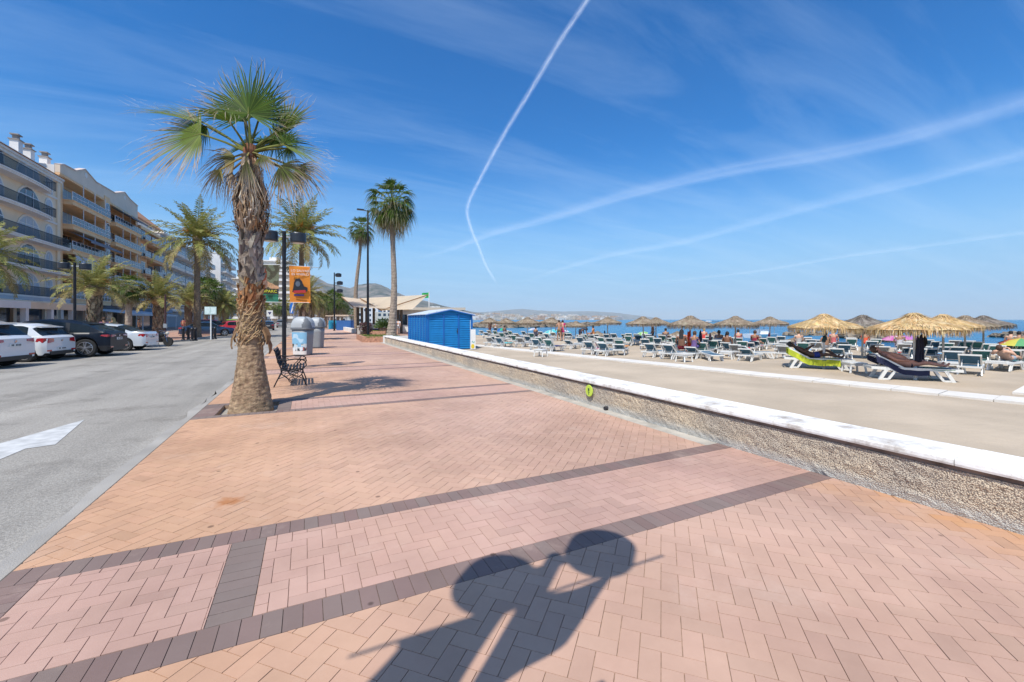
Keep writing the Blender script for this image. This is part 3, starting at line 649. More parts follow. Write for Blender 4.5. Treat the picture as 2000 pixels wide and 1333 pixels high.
def frond(mb, b, az, el, L, droop, n, ll, g, width=.035, dry=0):
    b = V(b); p = b.copy(); h = V((cos(az), sin(az), 0)); pts = []; st = L/n; e = el
    for i in range(n+1):
        t = i/n; d = h*cos(e)+UP*sin(e); pts.append((p.copy(), d.copy())); p = p+d*st; e -= droop*(.5+t*1.2)/n
    side = h.cross(UP)
    for (p0, d0), (p1, d1), t in zip(pts, pts[1:], [i/n for i in range(n)]):
        w = .03*(1-t)+.006; c = mixc((.30, .26, .08), g, .3)
        mb.poly([p0-side*w, p0+side*w, p1+side*w*.9, p1-side*w*.9], c)
        if t < .1: continue
        Lf = ll*(sin(pi*min(1, .18+t*.86))**.6)*random.uniform(.85, 1.1)
        up = d0.cross(side)*-1
        for sgn in (-1, 1):
            for rep in (0, .5):
                o = p0.lerp(p1, rep); dr = (side*sgn*random.uniform(.75, .95)+d0*random.uniform(.45, .75)+up*random.uniform(-.15, .4)).normalized()
                sg = UP*(-.32*Lf*random.uniform(.5, 1.3)); cc = jit(mixc(g, TAN, dry*random.random()), .25)
                if random.random() < .12: cc = mixc(cc, YEL, .6)
                m = o+dr*Lf*.5+sg*.18; tp = o+dr*Lf+sg; wv = d0*width*.5*random.uniform(.8, 1.2)
                i0 = mb.av(o-wv*.4, cc); i1 = mb.av(o+wv*.4, cc); i2 = mb.av(m-wv, cc); i3 = mb.av(m+wv, cc); i4 = mb.av(tp, mixc(cc, TAN, .4))
                mb.face((i0, i1, i3, i2)); mb.face((i2, i3, i4))
def phoenix_mesh(name, nf=46, L=2.9, seed=1, young=False, dry=.1, low=-28, dk=1.):
    random.seed(seed); mb = MB()
    for k in range(nf):
        t = k/nf; az = k*2.39996+random.uniform(-.2, .2); el = R(lerp(88, low, t**.85))+random.uniform(-.1, .1)
        g = mixc(mixc(G1, G2, random.random()), (.40, .36, .13), .45)
        if t > .85: g = mixc(g, TAN, .45)
        frond(mb, (.1*cos(az), .1*sin(az), .12*(1-t)), az, el, L*random.uniform(.85, 1.08), lerp(.8, 1.5, t)*random.uniform(.8, 1.2)*dk, 17 if not young else 14, .46*L/2.9, g, .076*L/2.9, dry)
    return mb.mesh(name, LEAF)
def washing_mesh(name, nl=44, Rr=.85, pet=.9, seed=1, skirt=14, low=-65):
    random.seed(seed); mb = MB()
    for k in range(nl):
        t = k/nl; az = k*2.39996+random.uniform(-.25, .25); el = R(lerp(85, low, t**.8)); h = V((cos(az), sin(az), 0)); d = h*cos(el)+UP*sin(el)
        P = d*pet*random.uniform(.75, 1.1); d2 = (d-UP*(.25+.5*t)).normalized(); n = (UP+h*-.2+V((random.uniform(-.3, .3),)*3))
        fan(mb, P, d2, n, Rr*random.uniform(.85, 1.1), 2.7, 20, .5+.4*t, .12+.45*max(0, t-.55), .5, mixc(G1, G3, random.random()*.6) if t < .8 else mixc(G1, YEL, .6), 0, (0, 0, 0), .1, False)
    for k in range(skirt):
        az = k*2.4; h = V((cos(az), sin(az), 0)); P = h*.3-UP*random.uniform(.2, .9)
        fan(mb, P, (h*.35-UP).normalized(), h, Rr*.9, 1.6, 14, .3, 1.0, .4, BRN, 0, (0, 0, 0), .1, False)
    return mb.mesh(name, LEAF)
def trunk(mb, H, r0, r1, rings=40, lean=(0, 0), c0=(.26, .19, .13), c1=(.16, .12, .09), rough=.05, flare=.3, n=14, sway=0):
    prev = None
    for k in range(rings+1):
        t = k/rings; z = H*t; r = lerp(r0, r1, t)+r0*flare*exp(-t*9); x = lean[0]*t+sway*sin(t*5); y = lean[1]*t*t; row = []
        for j in range(n):
            a = 2*pi*j/n; q = r*(1+rough*(1 if k % 2 else -1)*.6+rough*mnoise.noise((cos(a)*2, sin(a)*2, z*4))*2)
            cc = jit(mixc(c0, c1, .5+.5*mnoise.noise((j*.9, z*6, 2))), .12); row.append(mb.av((x+cos(a)*q, y+sin(a)*q, z), cc))
        if prev:
            for j in range(n): mb.face((prev[j], prev[(j+1) % n], row[(j+1) % n], row[j]))
        prev = row
    mb.face(prev)
def boots(mb, z0, z1, rf, num, size, cols, out=.05, crooked=.5):
    for k in range(num):
        t = (k+random.random())/num; z = lerp(z0, z1, t); az = k*2.39996+random.uniform(-.3, .3); r = rf(z)
        h = V((cos(az), sin(az), 0)); s = h.cross(UP)*(1 if k % 2 else -1); c = jit(random.choice(cols), .25); w = size*random.uniform(.5, .8); L = size*random.uniform(1.1, 2.0)
        b = h*(r-.01)+UP*z; tip = h*(r+out*random.uniform(.6, 1.6))+UP*(z+L)+s*random.uniform(0, crooked)*L*.7; mid = b.lerp(tip, .5)+h*out*.7; th = h*.018
        i = [mb.av(q, cc) for q, cc in ((b-s*w/2, c), (b+s*w/2, c), (mid-s*w*.42, c), (mid+s*w*.42, c), (tip-s*w*.14, tuple(x*.6 for x in c)), (tip+s*w*.14, tuple(x*.6 for x in c)))]
        j = [mb.av(V(mb.v[q])-th*2, tuple(x*.4 for x in c)) for q in i] if mb.T is None else i
        mb.face((i[0], i[1], i[3], i[2])); mb.face((i[2], i[3], i[5], i[4])); mb.face((i[1], j[1], j[3], i[3])); mb.face((i[3], j[3], j[5], i[5])); mb.face((j[0], i[0], i[2], j[2])); mb.face((j[2], i[2], i[4], j[4])); mb.face((i[4], i[5], j[5], j[4]))
# ---- the big fan palm in the paving
random.seed(31)
PX, PY = -.93, 9.18; PD = PX*SY+PY*CY; PM = PD/F
palm = thing('fan_palm', 'large fan palm with torn fronds growing from the paving at the kerb', 'palm tree', (PX, PY, 0))
def pp(u, v, df=0): return RV*((u-488)*PM)+FV*df+UP*(zat(v, PD))
mb = MB(); ctl = [(-.1, .38), (0, .36), (.08, .345), (.25, .315), (.5, .275), (.9, .215), (1.25, .19), (1.6, .175), (2.0, .17), (2.4, .172), (3.0, .165), (3.4, .155), (3.9, .135), (4.3, .14), (4.62, .09)]
def rz_(z):
    for (a, ra), (b, rb) in zip(ctl, ctl[1:]):
        if a <= z <= b: return lerp(ra, rb, (z-a)/(b-a))
    return .12
nn = 56; prev = None; K = 300
for k in range(K+1):
    z = -.09+4.74*k/K; row = []
    for j in range(nn):
        a = 2*pi*j/nn; n1 = mnoise.noise((cos(a)*3.2, sin(a)*3.2, z*26)); n2 = mnoise.noise((cos(a)*7, sin(a)*7, z*5)); ring = .5+.5*sin(z*75+7*mnoise.noise((cos(a), sin(a), z*2)))
        crack = max(0, mnoise.noise((cos(a)*14, sin(a)*14, z*9))); r = rz_(z)*(1+.035*n1+.02*n2)-.004*ring*(z < 1.75)-.018*crack
        c = mixc(mixc((.27, .18, .11), (.40, .285, .18), .5+.8*n2), (.20, .13, .085), min(1, max(0, .22*ring+1.3*crack)))
        if z > 1.75: c = mixc(c, (.42, .19, .08) if z < 2.15 else (.22, .18, .15), min(1, (z-1.75)/.15)*.8)
        row.append(mb.av((r*cos(a)+(-.06*z/4.6)*RV.x, r*sin(a), z), jit(c, .13)))
    if prev:
        for j in range(nn): mb.face((prev[j], prev[(j+1) % nn], row[(j+1) % nn], row[j]))
    prev = row
mb.build('trunk', BARK, palm, True)
mb = MB()
GREYS = [(.38, .33, .28), (.30, .255, .215), (.46, .41, .36), (.24, .19, .16)]
boots(mb, 2.12, 4.0, lambda z: rz_(z)*.93, 240, .16, GREYS, .014, 1.0)
boots(mb, 1.72, 2.2, lambda z: rz_(z)*.95, 90, .13, [(.42, .20, .09), (.50, .30, .16), (.34, .15, .07), (.45, .34, .2)], .02, 1.2)
for k in range(150):                              # loose fibre curls around the lower ring
    az = random.uniform(0, 2*pi); z = random.uniform(1.25, 2.0); r = rz_(z); h = V((cos(az), sin(az), 0)); s = h.cross(UP)
    q = [h*(r+.01+.05*sin(t*3)*random.uniform(.3, 1))+UP*(z-.22*t*random.uniform(.2, 1))+s*(.09*sin(t*2.5+az)) for t in (0, .5, 1, 1.5)]
    mb.tube(q, [.006, .008, .006, .003], 4, cols=[jit((.45, .31, .17), .25)]*4)
mb.build('leaf_base', DRY, palm)
for sd, dz, w in ((-1, 1.62, .17), (1, 1.58, .12), (-1, 1.5, .12), (1, 1.4, .08)):   # hanging dead flaps either side
    mb = MB()
    b = RV*sd*.15+UP*dz+FV*random.uniform(-.1, .1)
    cs = [jit((.33, .21, .12), .25), jit((.16, .09, .05), .3), jit((.30, .17, .10), .25)]
    pr = None
    for t, ww, ox in ((0, .4, 0), (.3, 1, .1), (.6, .95, .155), (.85, .6, .16), (1, .25, .14)):
        p = b+RV*sd*ox-UP*t*.42; sdv = (RV*.5*sd+FV*.4).normalized(); ids = (mb.av(p-sdv*w*ww*.5, cs[0]), mb.av(p+FV*-.03, cs[1]), mb.av(p+sdv*w*ww*.5, cs[2]))
        if pr: mb.face((pr[0], pr[1], ids[1], ids[0])); mb.face((pr[1], pr[2], ids[2], ids[1]))
        pr = ids
    mb.build('bark_flap', DRY, palm)
mb = MB()                                          # shaggy skirt of dead leaves
for k in range(760):
    az = random.uniform(0, 2*pi); z = random.uniform(3.35, 4.68); L = random.uniform(.35, .8); r = lerp(.17, .06, (z-3.3)/1.4); h = V((cos(az), sin(az), 0)); s = h.cross(UP)
    zb = max(3.42+random.uniform(-.25, .3), z-L); o = random.uniform(.02, .11)*(1+.5*(z > 3.9))*(1 if z < 4.35 else .6); p0 = h*r+UP*z; p1 = h*(r+o)+UP*(z-.12); p2 = h*(r+o+.06)+UP*lerp(z, zb, .6)+s*random.uniform(-.06, .06); p3 = h*(r+o*1.1)+UP*zb+s*random.uniform(-.1, .1)
    w = random.uniform(.008, .03); c = jit(random.choice([(.33, .22, .14), (.42, .32, .22), (.22, .13, .08), (.50, .42, .33), (.36, .2, .1)]), .2)
    mb.poly([p0-s*w*.5, p0+s*w*.5, p1+s*w, p1-s*w], c); mb.poly([p1-s*w, p1+s*w, p2+s*w*.8, p2-s*w*.8], c); mb.poly([p2-s*w*.8, p2+s*w*.8, p3], tuple(x*.9 for x in c))
mb.build('dead_leaf_skirt', DRY, palm)
hub = pp(486, 296)
NEG = -FV
# hub (u, v, toward camera -), tip (u, v, df), plane normal, radius px, spread, droop, brown, green
LV = [
 ((492, 230, -.15), (488, 120, -.1), NEG+UP*-.1, 118, 4.5, .03, .16, G1, 66),
 ((497, 226, .1), (520, 130, .1), NEG+RV*-.2, 95, 3.4, .05, .2, G3, 44),
 ((468, 232, .1), (370, 150, .1), NEG+RV*.5+UP*.3, 120, 1.5, .10, .3, (.12, .16, .06), 34),
 ((455, 222, .35), (420, 150, .5), NEG+RV*.2, 90, 2.2, .15, .25, G1, 34),
 ((412, 250, -.15), (278, 207, -.3), UP+NEG*.6, 140, 1.0, .16, .16, G2, 30),
 ((408, 252, -.1), (350, 310, -.1), NEG+UP*.3, 52, 2.6, .5, .1, G3, 26),
 ((416, 278, -.35), (300, 318, -.5), NEG+UP*.55, 136, 3.3, .17, .58, G2, 64),
 ((530, 254, .1), (592, 236, .0), UP+NEG*.7, 66, 1.3, .15, .25, G2, 24),
 ((520, 258, .3), (545, 190, .4), NEG+RV*-.3, 90, 1.6, .1, .25, G1, 28),
 ((524, 262, .2), (500, 330, .2), NEG, 50, 2.2, .4, .2, G3, 22),
 ((556, 288, -.1), (650, 318, -.1), NEG+UP*.9, 96, .8, .18, .3, G2, 22),
 ((558, 286, -.1), (572, 240, -.1), NEG, 44, 2.9, .1, .1, G1, 26),
 ((560, 290, .0), (556, 340, .0), NEG, 34, 2.2, .5, .2, G3, 20),
 ((549, 328, -.1), (606, 372, -.1), NEG+UP*.4, 80, 2.5, .5, .55, (.10, .11, .04), 38),
 ((542, 326, .2), (560, 390, .3), NEG, 55, 2.2, .5, .7, BRN, 26),
 ((437, 334, -.1), (404, 382, -.1), NEG+UP*.2, 54, 1.7, .35, .7, YEL, 24),
 ((442, 330, .1), (432, 390, .1), NEG, 50, 1.4, .5, .9, BRN, 18),
 ((497, 322, -.3), (508, 400, -.36), NEG, 88, .8, .2, .75, YEL, 18),
 ((516, 310, -.15), (530, 350, -.2), NEG, 48, 2.0, .5, .6, (.13, .13, .04), 22),
 ((462, 318, .2), (440, 380, .3), NEG, 70, 1.3, .4, .9, BRN, 20),
 ((540, 236, .25), (560, 165, .3), NEG+RV*-.2, 85, 2.4, .12, .35, G2, 32),
 ((446, 300, .15), (385, 330, .1), NEG+UP*.3, 88, 2.4, .45, .8, (.2, .17, .06), 34),
 ((560, 318, .25), (625, 350, .3), NEG+UP*.5, 80, 2.2, .4, .7, (.14, .14, .05), 30),
 ((505, 262, .45), (560, 200, .9), NEG+UP*.4, 95, 2.2, .2, .3, G3, 30),
 ((450, 262, .5), (385, 225, 1.0), NEG+UP*.4, 90, 2.2, .2, .3, G3, 30),
 ((480, 262, -.5), (470, 252, -1.3), UP+NEG*.2, 85, 2.6, .5, .25, G1, 34),
 ((470, 250, .7), (450, 190, 1.3), NEG+UP*.6, 100, 2.6, .2, .3, G3, 34)]
for (hu, hv, hd), (tu, tv, td), nr, rp, sp, dr, br, g, ns in LV:
    mb = MB(); a = pp(hu, hv, hd); b = pp(tu, tv, td)
    fan(mb, a, (b-a).normalized(), nr, rp*PM*.97, sp, ns, dr, br, .43, g, 1.0, hub+V((random.uniform(-.04, .04), random.uniform(-.04, .04), -.03)), .12)
    mb.build('frond', LEAF, palm)
mb = MB()
for k in range(40):
    az = random.uniform(0, 6.28); mb.tube([hub+V((cos(az)*.07, sin(az)*.07, -.2)), hub+V((cos(az)*.1, sin(az)*.1, .0)), hub+V((cos(az)*.08, sin(az)*.08, .12))], [.03, .022, .008], 5, cols=[jit((.22, .10, .06), .3)]*3)
mb.build('crown_heart', DRY, palm)
# pit of the big palm
mb = MB(); a = P0+PER; mb.box(KX+.301, -.491, a+.211, a+1.149, -.2, -.075)
struct('tree_pit_soil', mb, M('pit_soil', (.36, .33, .28), .95, var=.25, scale=6, bump=.8, bscale=30))
mb = MB(); random.seed(4)
soldiers(mb, KX, -.49, a, a+.21, GREYB); soldiers(mb, KX, -.49, a+1.15, a+1.36, GREYB); soldiers(mb, KX, KX+.3, a+.21, a+1.15, DARK, False)
struct('tree_pit_edging', mb, BM)
# ---- shared crowns
PH = [phoenix_mesh('crown', 60, 2.9, 1), phoenix_mesh('crown', 52, 2.9, 2), phoenix_mesh('crown', 66, 2.9, 3, dry=.5), phoenix_mesh('crown', 40, 2.9, 11, dry=.25, low=-2, dk=1.0)]
WA = [washing_mesh('crown', 60, 1.0, 1.15, 5, 22, -78), washing_mesh('crown', 48, .9, .95, 6, 10, -72), washing_mesh('crown', 40, .9, .85, 7, 14, -80)]
FRUIT = M('date_stalk', (.62, .26, .03), .6, var=.25, scale=9)
def palm_tree(kind, loc, H, sc, label, r0=.2, r1=.16, lean=(0, 0), c0=(.26, .19, .13), c1=(.16, .12, .09), sway=0, crown=None, fruit=0, group=None, flare=.3, rz=None, boot=0, rough=.05):
    nm = {'P': 'date_palm', 'W': 'fan_palm'}[kind]; t = thing(nm, label, 'palm tree', loc, 0, group)
    mb = MB(); trunk(mb, H, r0, r1, max(20, int(H*9)), lean, c0, c1, rough, flare, 14, sway)
    if boot: boots(mb, .1*H, H*.98, lambda z: lerp(r0, r1, z/H)*1.02, boot, r0*.75, [(.40, .30, .20), (.28, .2, .13), (.2, .14, .1)], .05, .3)
    mb.build('trunk', BARK, t)
    me = (PH if kind == 'P' else WA)[crown or 0]; o = bpy.data.objects.new('crown', me); link(o, t); o.location = (lean[0]+sway*sin(5), lean[1], H-.05); o.scale = (sc,)*3; o.rotation_euler = (0, 0, rz if rz is not None else random.uniform(0, 6))
    if kind == 'P':
        mb = MB(); mb.lathe([(r1*1.0, -.5*sc), (r1*1.8, -.2*sc), (r1*1.9, .05*sc), (r1*1.1, .4*sc)], 10, (o.location.x, o.location.y, H)); mb.build('crown_base', M('crown_base', (.30, .20, .10), .9, var=.4, scale=9), t)
    for k in range(fruit):
        az = random.uniform(0, 6.28); mb = MB(); b = V((o.location.x, o.location.y, H+.1)); h = V((cos(az), sin(az), 0))
        for j in range(26):
            hh = (h+V((random.uniform(-.35, .35), random.uniform(-.35, .35), 0))); mb.tube([b, b+hh*.35*sc+UP*.5*sc, b+hh*.75*sc+UP*random.uniform(.2, .75)*sc], [.014*sc, .012*sc, .012*sc], 4)
        mb.build('flower_stalk', FRUIT, t)
    return t
def at(u, d, z=0): x, y = pd(u, d); return (x, y, z)
random.seed(77); zi = ZR+.12
palm_tree('P', at(385, 37.5, zi), zat(470, 37.5)-zi, 1.36, 'tall date palm with a slim trunk beside the dark car on the traffic island', .27, .20, (0, .1), crown=0, fruit=3, rz=.4)
palm_tree('P', at(185, 24.5, zi), zat(566, 24.5)-zi, .84, 'short stout date palm with orange stalks behind the dark estate car and the twin-drum lamp', .31, .27, crown=3, fruit=2, boot=110, rz=1.0)
palm_tree('W', at(251, 33, zi), zat(560, 33)-zi, .82, 'small fan palm with a pale ringed trunk behind the silver saloon', .24, .17, c0=(.42, .36, .29), c1=(.3, .24, .18), crown=2)
palm_tree('P', at(309, 34.5, zi), zat(586, 34.5)-zi, .95, 'short date palm with a pineapple-like trunk behind the parked motorbike', .33, .28, crown=3, boot=110, rz=2.2)
palm_tree('P', at(368, 47, zi), zat(590, 47)-zi, .95, 'short date palm with drooping dry fronds behind the slim trunk of the tall date palm', .34, .3, crown=3, boot=60)
palm_tree('P', at(-32, 17.5, zi), zat(505, 17.5)-zi, .72, 'date palm cut by the left edge with only its frond ends in view', .34, .3, crown=1, rz=.3)
palm_tree('P', at(589, 44, .0), zat(462, 44), 1.62, 'tallest date palm with orange stalks behind the banner lamp post', .30, .22, crown=0, fruit=6, rz=1.1)
palm_tree('P', at(597, 34, 0), zat(578, 34), .72, 'bushy date palm with a thick trunk just behind the orange banner', .42, .38, crown=2, fruit=2, boot=90)
palm_tree('W', at(764, 33, .35), zat(395, 33)-.35, 1.12, 'tall fan palm with a full crown beside the blue hut in the brick planter', .27, .14, (.25, .1), (.40, .33, .26), (.25, .2, .16), .14, 0, flare=.5, rz=1)
palm_tree('W', at(698, 60, .1), zat(447, 60)-.1, 1.28, 'slim fan palm with a small crown rising behind the sail canopy', .32, .17, (.2, 0), (.36, .29, .22), (.22, .17, .13), -.3, 1, rz=2)
k = 0
BES = {402: 'nearest of the palms behind the dark car', 415: 'second of the palms behind the dark car', 430: 'third of the palms behind the dark car', 444: 'just clear of the big trunk', 438: 'low and bushy beside the pale signpost', 636: 'just left of the stacked floodlight pole', 648: 'behind the stacked floodlight pole', 660: 'just right of the stacked floodlight pole', 641: 'tiny, behind the floodlight pole', 668: 'below the left tip of the sail canopy', 612: 'right behind the grey containers', 622: 'with its crown beside the orange banner', 630: 'tiny, far beyond the grey containers', 520: 'just right of the big fan palm trunk', 545: 'just left of the banner lamp post', 560: 'just right of the banner lamp post', 470: 'hidden mostly by the big fan palm trunk', 690: 'under the sail canopy', 602: 'behind the thick date palm trunk'}
for u, d, v, kd, sc, cr in ((402, 56, 566, 'W', 1.25, 1), (415, 62, 575, 'W', 1.3, 0), (430, 70, 585, 'W', 1.3, 2), (444, 78, 590, 'W', 1.4, 1), (438, 58, 596, 'P', .9, 1),
        (636, 78, 592, 'W', 1.3, 2), (648, 92, 588, 'W', 1.5, 0), (660, 80, 590, 'W', 1.3, 1), (641, 120, 596, 'W', 1.6, 2), (668, 110, 598, 'W', 1.4, 0), (612, 100, 598, 'P', 1.2, 0), (622, 70, 585, 'W', 1.1, 2), (630, 140, 600, 'W', 1.8, 1),
        (520, 120, 600, 'P', 1.3, 1), (545, 140, 598, 'W', 1.6, 0), (560, 170, 603, 'P', 1.5, 2), (470, 95, 588, 'W', 1.4, 1), (690, 100, 612, 'W', .9, 2), (602, 130, 602, 'W', 1.5, 1)):
    z = ZR+.1 if u < 500 else 0; side = 'on the far island of the parked cars' if u < 500 else ('along the far end of the street' if u < 575 else 'along the far promenade')
    palm_tree(kd, at(u, d, z), zat(v, d)-z, sc, f"distant {'fan' if kd == 'W' else 'date'} palm {BES[u]}", .26, .2, c0=(.33, .25, .18), crown=cr, group=f"distant {'fan' if kd == 'W' else 'date'} palms {side}")
# ================================================================ BUILDINGS
random.seed(41)
def Pm(name, c, r=.85, v=.06, sc=.7, **k): return M(name, c, r, var=v, scale=sc, **k)
CREAM = Pm('cream_render', (.86, .70, .50)); PEACH = Pm('peach_render', (.86, .57, .31)); PEACH2 = Pm('ochre_render', (.74, .45, .24)); TRIM = Pm('white_trim', (.80, .77, .71)); WALLW = Pm('white_wall', (.76, .73, .69))
TERR = M('terracotta_tile', (.42, .20, .10), .9, var=.25, scale=3, bump=.8, bscale=4); RAILB = M('black_rail', (.02, .022, .03), .5); RAILW = M('white_rail', (.74, .76, .80), .5)
GLASSD = M('dark_glass', (.03, .05, .075), .08, var=.3, scale=.8, spec=.9); GLASSB = M('blue_glass', (.035, .06, .095), .12, var=.3, scale=1, spec=.6); SHUT = M('pale_shutter', (.46, .52, .58), .6, var=.06)
GREYR = Pm('grey_parapet', (.76, .63, .49)); BROWNW = Pm('brown_recess', (.30, .17, .09)); AWNG = M('grey_awning', (.18, .20, .24), .9, var=.1, scale=2); AWNB = M('blue_awning', (.22, .32, .42), .9, var=.1)
SLATE = Pm('grey_roof', (.30, .27, .25))
def arch(mb, y0, y1, z0, z1, x, mi=0, n=9, rise=None):
    w = (y1-y0)/2; rise = min(rise or w, z1-z0); zs = z1-rise
    pts = [(y0, z0), (y1, z0)]+[((y0+y1)/2+w*cos(a), zs+rise*sin(a)) for a in [pi*k/n for k in range(n+1)]]
    mb.prism(pts, x[0], x[1], 'x', mi)
def window(parent, y0, y1, z0, z1, xf, arched=False, fr=None, pane=GLASSD, mull=1, t=.16):
    fr = fr or TRIM; mb = MB()
    if arched: arch(mb, y0-t, y1+t, z0, z1+t, (xf-.05, xf+.06))
    else: mb.box(xf-.05, xf+.06, y0-t, y1+t, z0-t*.4, z1+t)
    w = mb.build('window', fr, parent); mb = MB()
    if arched: arch(mb, y0, y1, z0+.02, z1, (xf, xf+.085))
    else: mb.box(xf, xf+.085, y0, y1, z0+.02, z1)
    mb.build('pane', pane, w)
    mb = MB()
    for k in range(mull): yy = lerp(y0, y1, (k+1)/(mull+1)); mb.box(xf+.086, xf+.12, yy-.045, yy+.045, z0+.02, z1-(.35 if arched else 0))
    mb.box(xf+.087, xf+.11, y0, y1, z1-.9, z1-.84); mb.build('glazing_bar', RAILW if pane != SHUT else TRIM, w)
def balcony(parent, xf, y0, y1, z, depth, style, slab=.28, mat=None, curved=0, h=1.0, step=.14):
    mb = MB()
    if curved:
        pts = [(xf-.1, y0), (xf+depth*.6, y0)]+[(xf+depth*.6+depth*.4*sin(pi*k/10)**.5, lerp(y0, y1, k/10)) for k in range(1, 10)]+[(xf+depth*.6, y1), (xf-.1, y1)]
        mb.prism(pts, z-slab, z); mb.prism([(a+.1 if i in range(1, len(pts)-1) else a, b) for i, (a, b) in enumerate(pts)], z-.1, z+.04)
    else: mb.box(xf-.1, xf+depth, y0, y1, z-slab, z); mb.box(xf-.1, xf+depth+.08, y0-.06, y1+.06, z-.1, z+.03)
    b = mb.build('balcony', mat or TRIM, parent); mb = MB(); x = xf+depth-.06
    n = max(2, int((y1-y0)/step))
    if style == 'bars':
        mb.box(x-.03, x+.03, y0, y1, z+h-.05, z+h); mb.box(x-.02, x+.02, y0, y1, z+.1, z+.14)
        for k in range(n+1): yy = lerp(y0+.02, y1-.02, k/n); mb.box(x-.014, x+.014, yy-.014, yy+.014, z+.03, z+h-.04)
        for yy in (y0, y1): mb.box(xf, x, yy-.02, yy+.02, z+h-.05, z+h); [mb.box(lerp(xf, x, k/6)-.014, lerp(xf, x, k/6)+.014, yy-.014, yy+.014, z, z+h) for k in range(1, 6)]
        mb.build('railing', RAILB, b)
    else:
        for zz in (z+.05, z+h*.5, z+h): mb.box(x-.025, x+.03, y0, y1, zz-.022, zz+.022)
        n = max(2, int((y1-y0)/.95))
        for k in range(n+1): yy = lerp(y0, y1, k/n); mb.box(x-.03, x+.035, yy-.025, yy+.025, z, z+h)
        mb.build('railing', RAILW, b); mb = MB(); mb.box(x-.01, x+.01, y0, y1, z+.06, z+h-.03); mb.build('glass_screen', GLASSB, b)
        if style == 'glass2':
            pass
    return b
def awning(parent, xf, y0, y1, z, out, drop, mat):
    mb = MB(); mb.prism([(xf, z), (xf+out, z-drop), (xf+out, z-drop-.25), (xf+out-.03, z-drop-.25), (xf+out-.03, z-drop-.04), (xf, z-.04)], y0, y1, 'y'); return mb.build('awning', mat, parent)
FL = [4.0, 6.95, 9.85, 12.8, 15.7]
XB = -26.
def y_at(u, X): r = (u-UC)/F; return X*(-r*SY+CY)/(r*CY+SY)
b1 = thing('apartment_building', 'cream apartment block with white arched windows, black balcony rails and white chimneys', 'building', (0, 0, 0))
mb = MB(); mb.box(XB-12, XB, 36, 67.3, -.3, 17.9); mb.box(XB-.5, XB+.15, 66.7, 67.35, 3.6, 17.6); mb.build('wall', CREAM, b1)
mb = MB(); mb.box(XB-12.2, XB+.45, 36, 67.5, 17.72, 17.95); mb.box(XB-.1, XB+.28, 36, 67.4, 17.45, 17.72); [mb.box(XB-.1, XB+.14, 36, 67.38, z-.32, z-.1) for z in FL]; mb.build('cornice', TRIM, b1)
mb = MB(); mb.prism([(XB+.6, 17.97), (XB-.3, 18.5), (XB-.3, 17.97)], 36, 67.45, 'y'); roof = mb.build('roof', TERR, b1)
mb = MB(); mb.prism([(XB-.25, 18.3), (XB-1.9, 19.35), (XB-12, 19.35), (XB-12, 17.97), (XB-.3, 17.97)], 36, 67.3, 'y'); mb.build('upper_roof', SLATE, b1)
mb = MB(); mb.box(XB-2.1, XB-1.75, 36, 67.3, 19.3, 19.55); mb.build('ridge_cap', TRIM, b1)
for u, v in ((34, 262), (58, 281), (90, 297)):
    y = y_at(u, XB-2.2); d = (XB-2.2)*SY+y*CY; z = zat(v, d)
    mb = MB(); mb.box(XB-2.65, XB-1.95, y-.4, y+.4, 18, z-.75); c = mb.build('chimney', WALLW, roof); mb = MB(); mb.box(XB-2.75, XB-1.85, y-.5, y+.5, z-.75, z-.65); mb.box(XB-2.5, XB-2.1, y-.25, y+.25, z-.65, z-.2); mb.box(XB-2.65, XB-1.95, y-.4, y+.4, z-.2, z-.08); mb.build('chimney_cap', SLATE, c)
for i, z in enumerate(FL):
    if i >= 3: balcony(b1, XB, 53.8, 64.1, z, 1.1, 'bars', curved=1); balcony(b1, XB, 42, 52.6, z, 1.1, 'bars', curved=1)
    else: balcony(b1, XB, 42, 66.9, z, 1.15, 'bars')
    for y0, y1 in ((59.4, 63.3), (54.4, 57.2), (48.6, 52.4), (43, 46)): window(b1, y0, y1, z, z+2.45, XB, True, pane=SHUT if (i+int(y0)) % 2 else GLASSB, mull=2, t=.22)
    window(b1, 64.6, 65.8, z+.0, z+2.2, XB, True, pane=SHUT, t=.2)
# ground floor terrace canopy, fascia with lettering
cn = thing('terrace_canopy', 'beige restaurant terrace canopy on white posts at the foot of the cream block', 'canopy', (0, 0, 0)); random.seed(1)
yc0, yc1, xc = 30., 58., -20.2
mb = MB(); mb.prism([(xc+.3, 2.5), (xc+.3, 3.05), (xc-.2, 3.2), (XB+.1, 3.55), (XB+.1, 3.45), (xc, 2.9), (xc, 2.5)], yc0, yc1, 'y'); mb.build('awning', M('canopy_cloth', (.74, .56, .38), .85, var=.1, scale=.6), cn)
mb = MB(); mb.box(xc+.31, xc+.36, yc0, 47.2, 2.5, 3.05); mb.build('valance', WALLW, cn)
for y in (33, 37.4, 41.8, 46.9, 50.6, 54.3, 57.8): mb = MB(); mb.box(xc-.05, xc+.28, y-.2, y+.2, 0, 2.52); mb.build('post', WALLW, cn)
mb = MB(); mb.box(XB+.02, XB+1.3, 36, 66.6, 3.05, 3.85); mb.build('fascia', Pm('fascia_pale', (.52, .54, .56)), b1)
text('Mare', .75, M('sign_ink', (.03, .05, .12), .6), b1, (XB+1.34, 63.6, 3.25), (pi/2, 0, pi/2), sx=1.6)
text('RESTAURANTE', .38, MATS['sign_ink'], b1, (XB+1.34, 59.0, 3.3), (pi/2, 0, pi/2), sx=1.4)
mb = MB(); mb.box(XB+.1, XB+.16, 36, 66.5, .1, 3.0); mb.build('shop_front', GLASSD, b1)
boxes('pillar', CREAM, b1, [(XB+.16, XB+.4, y, y+.5, 0, 3.05) for y in (40, 46, 52, 58, 63.5)])
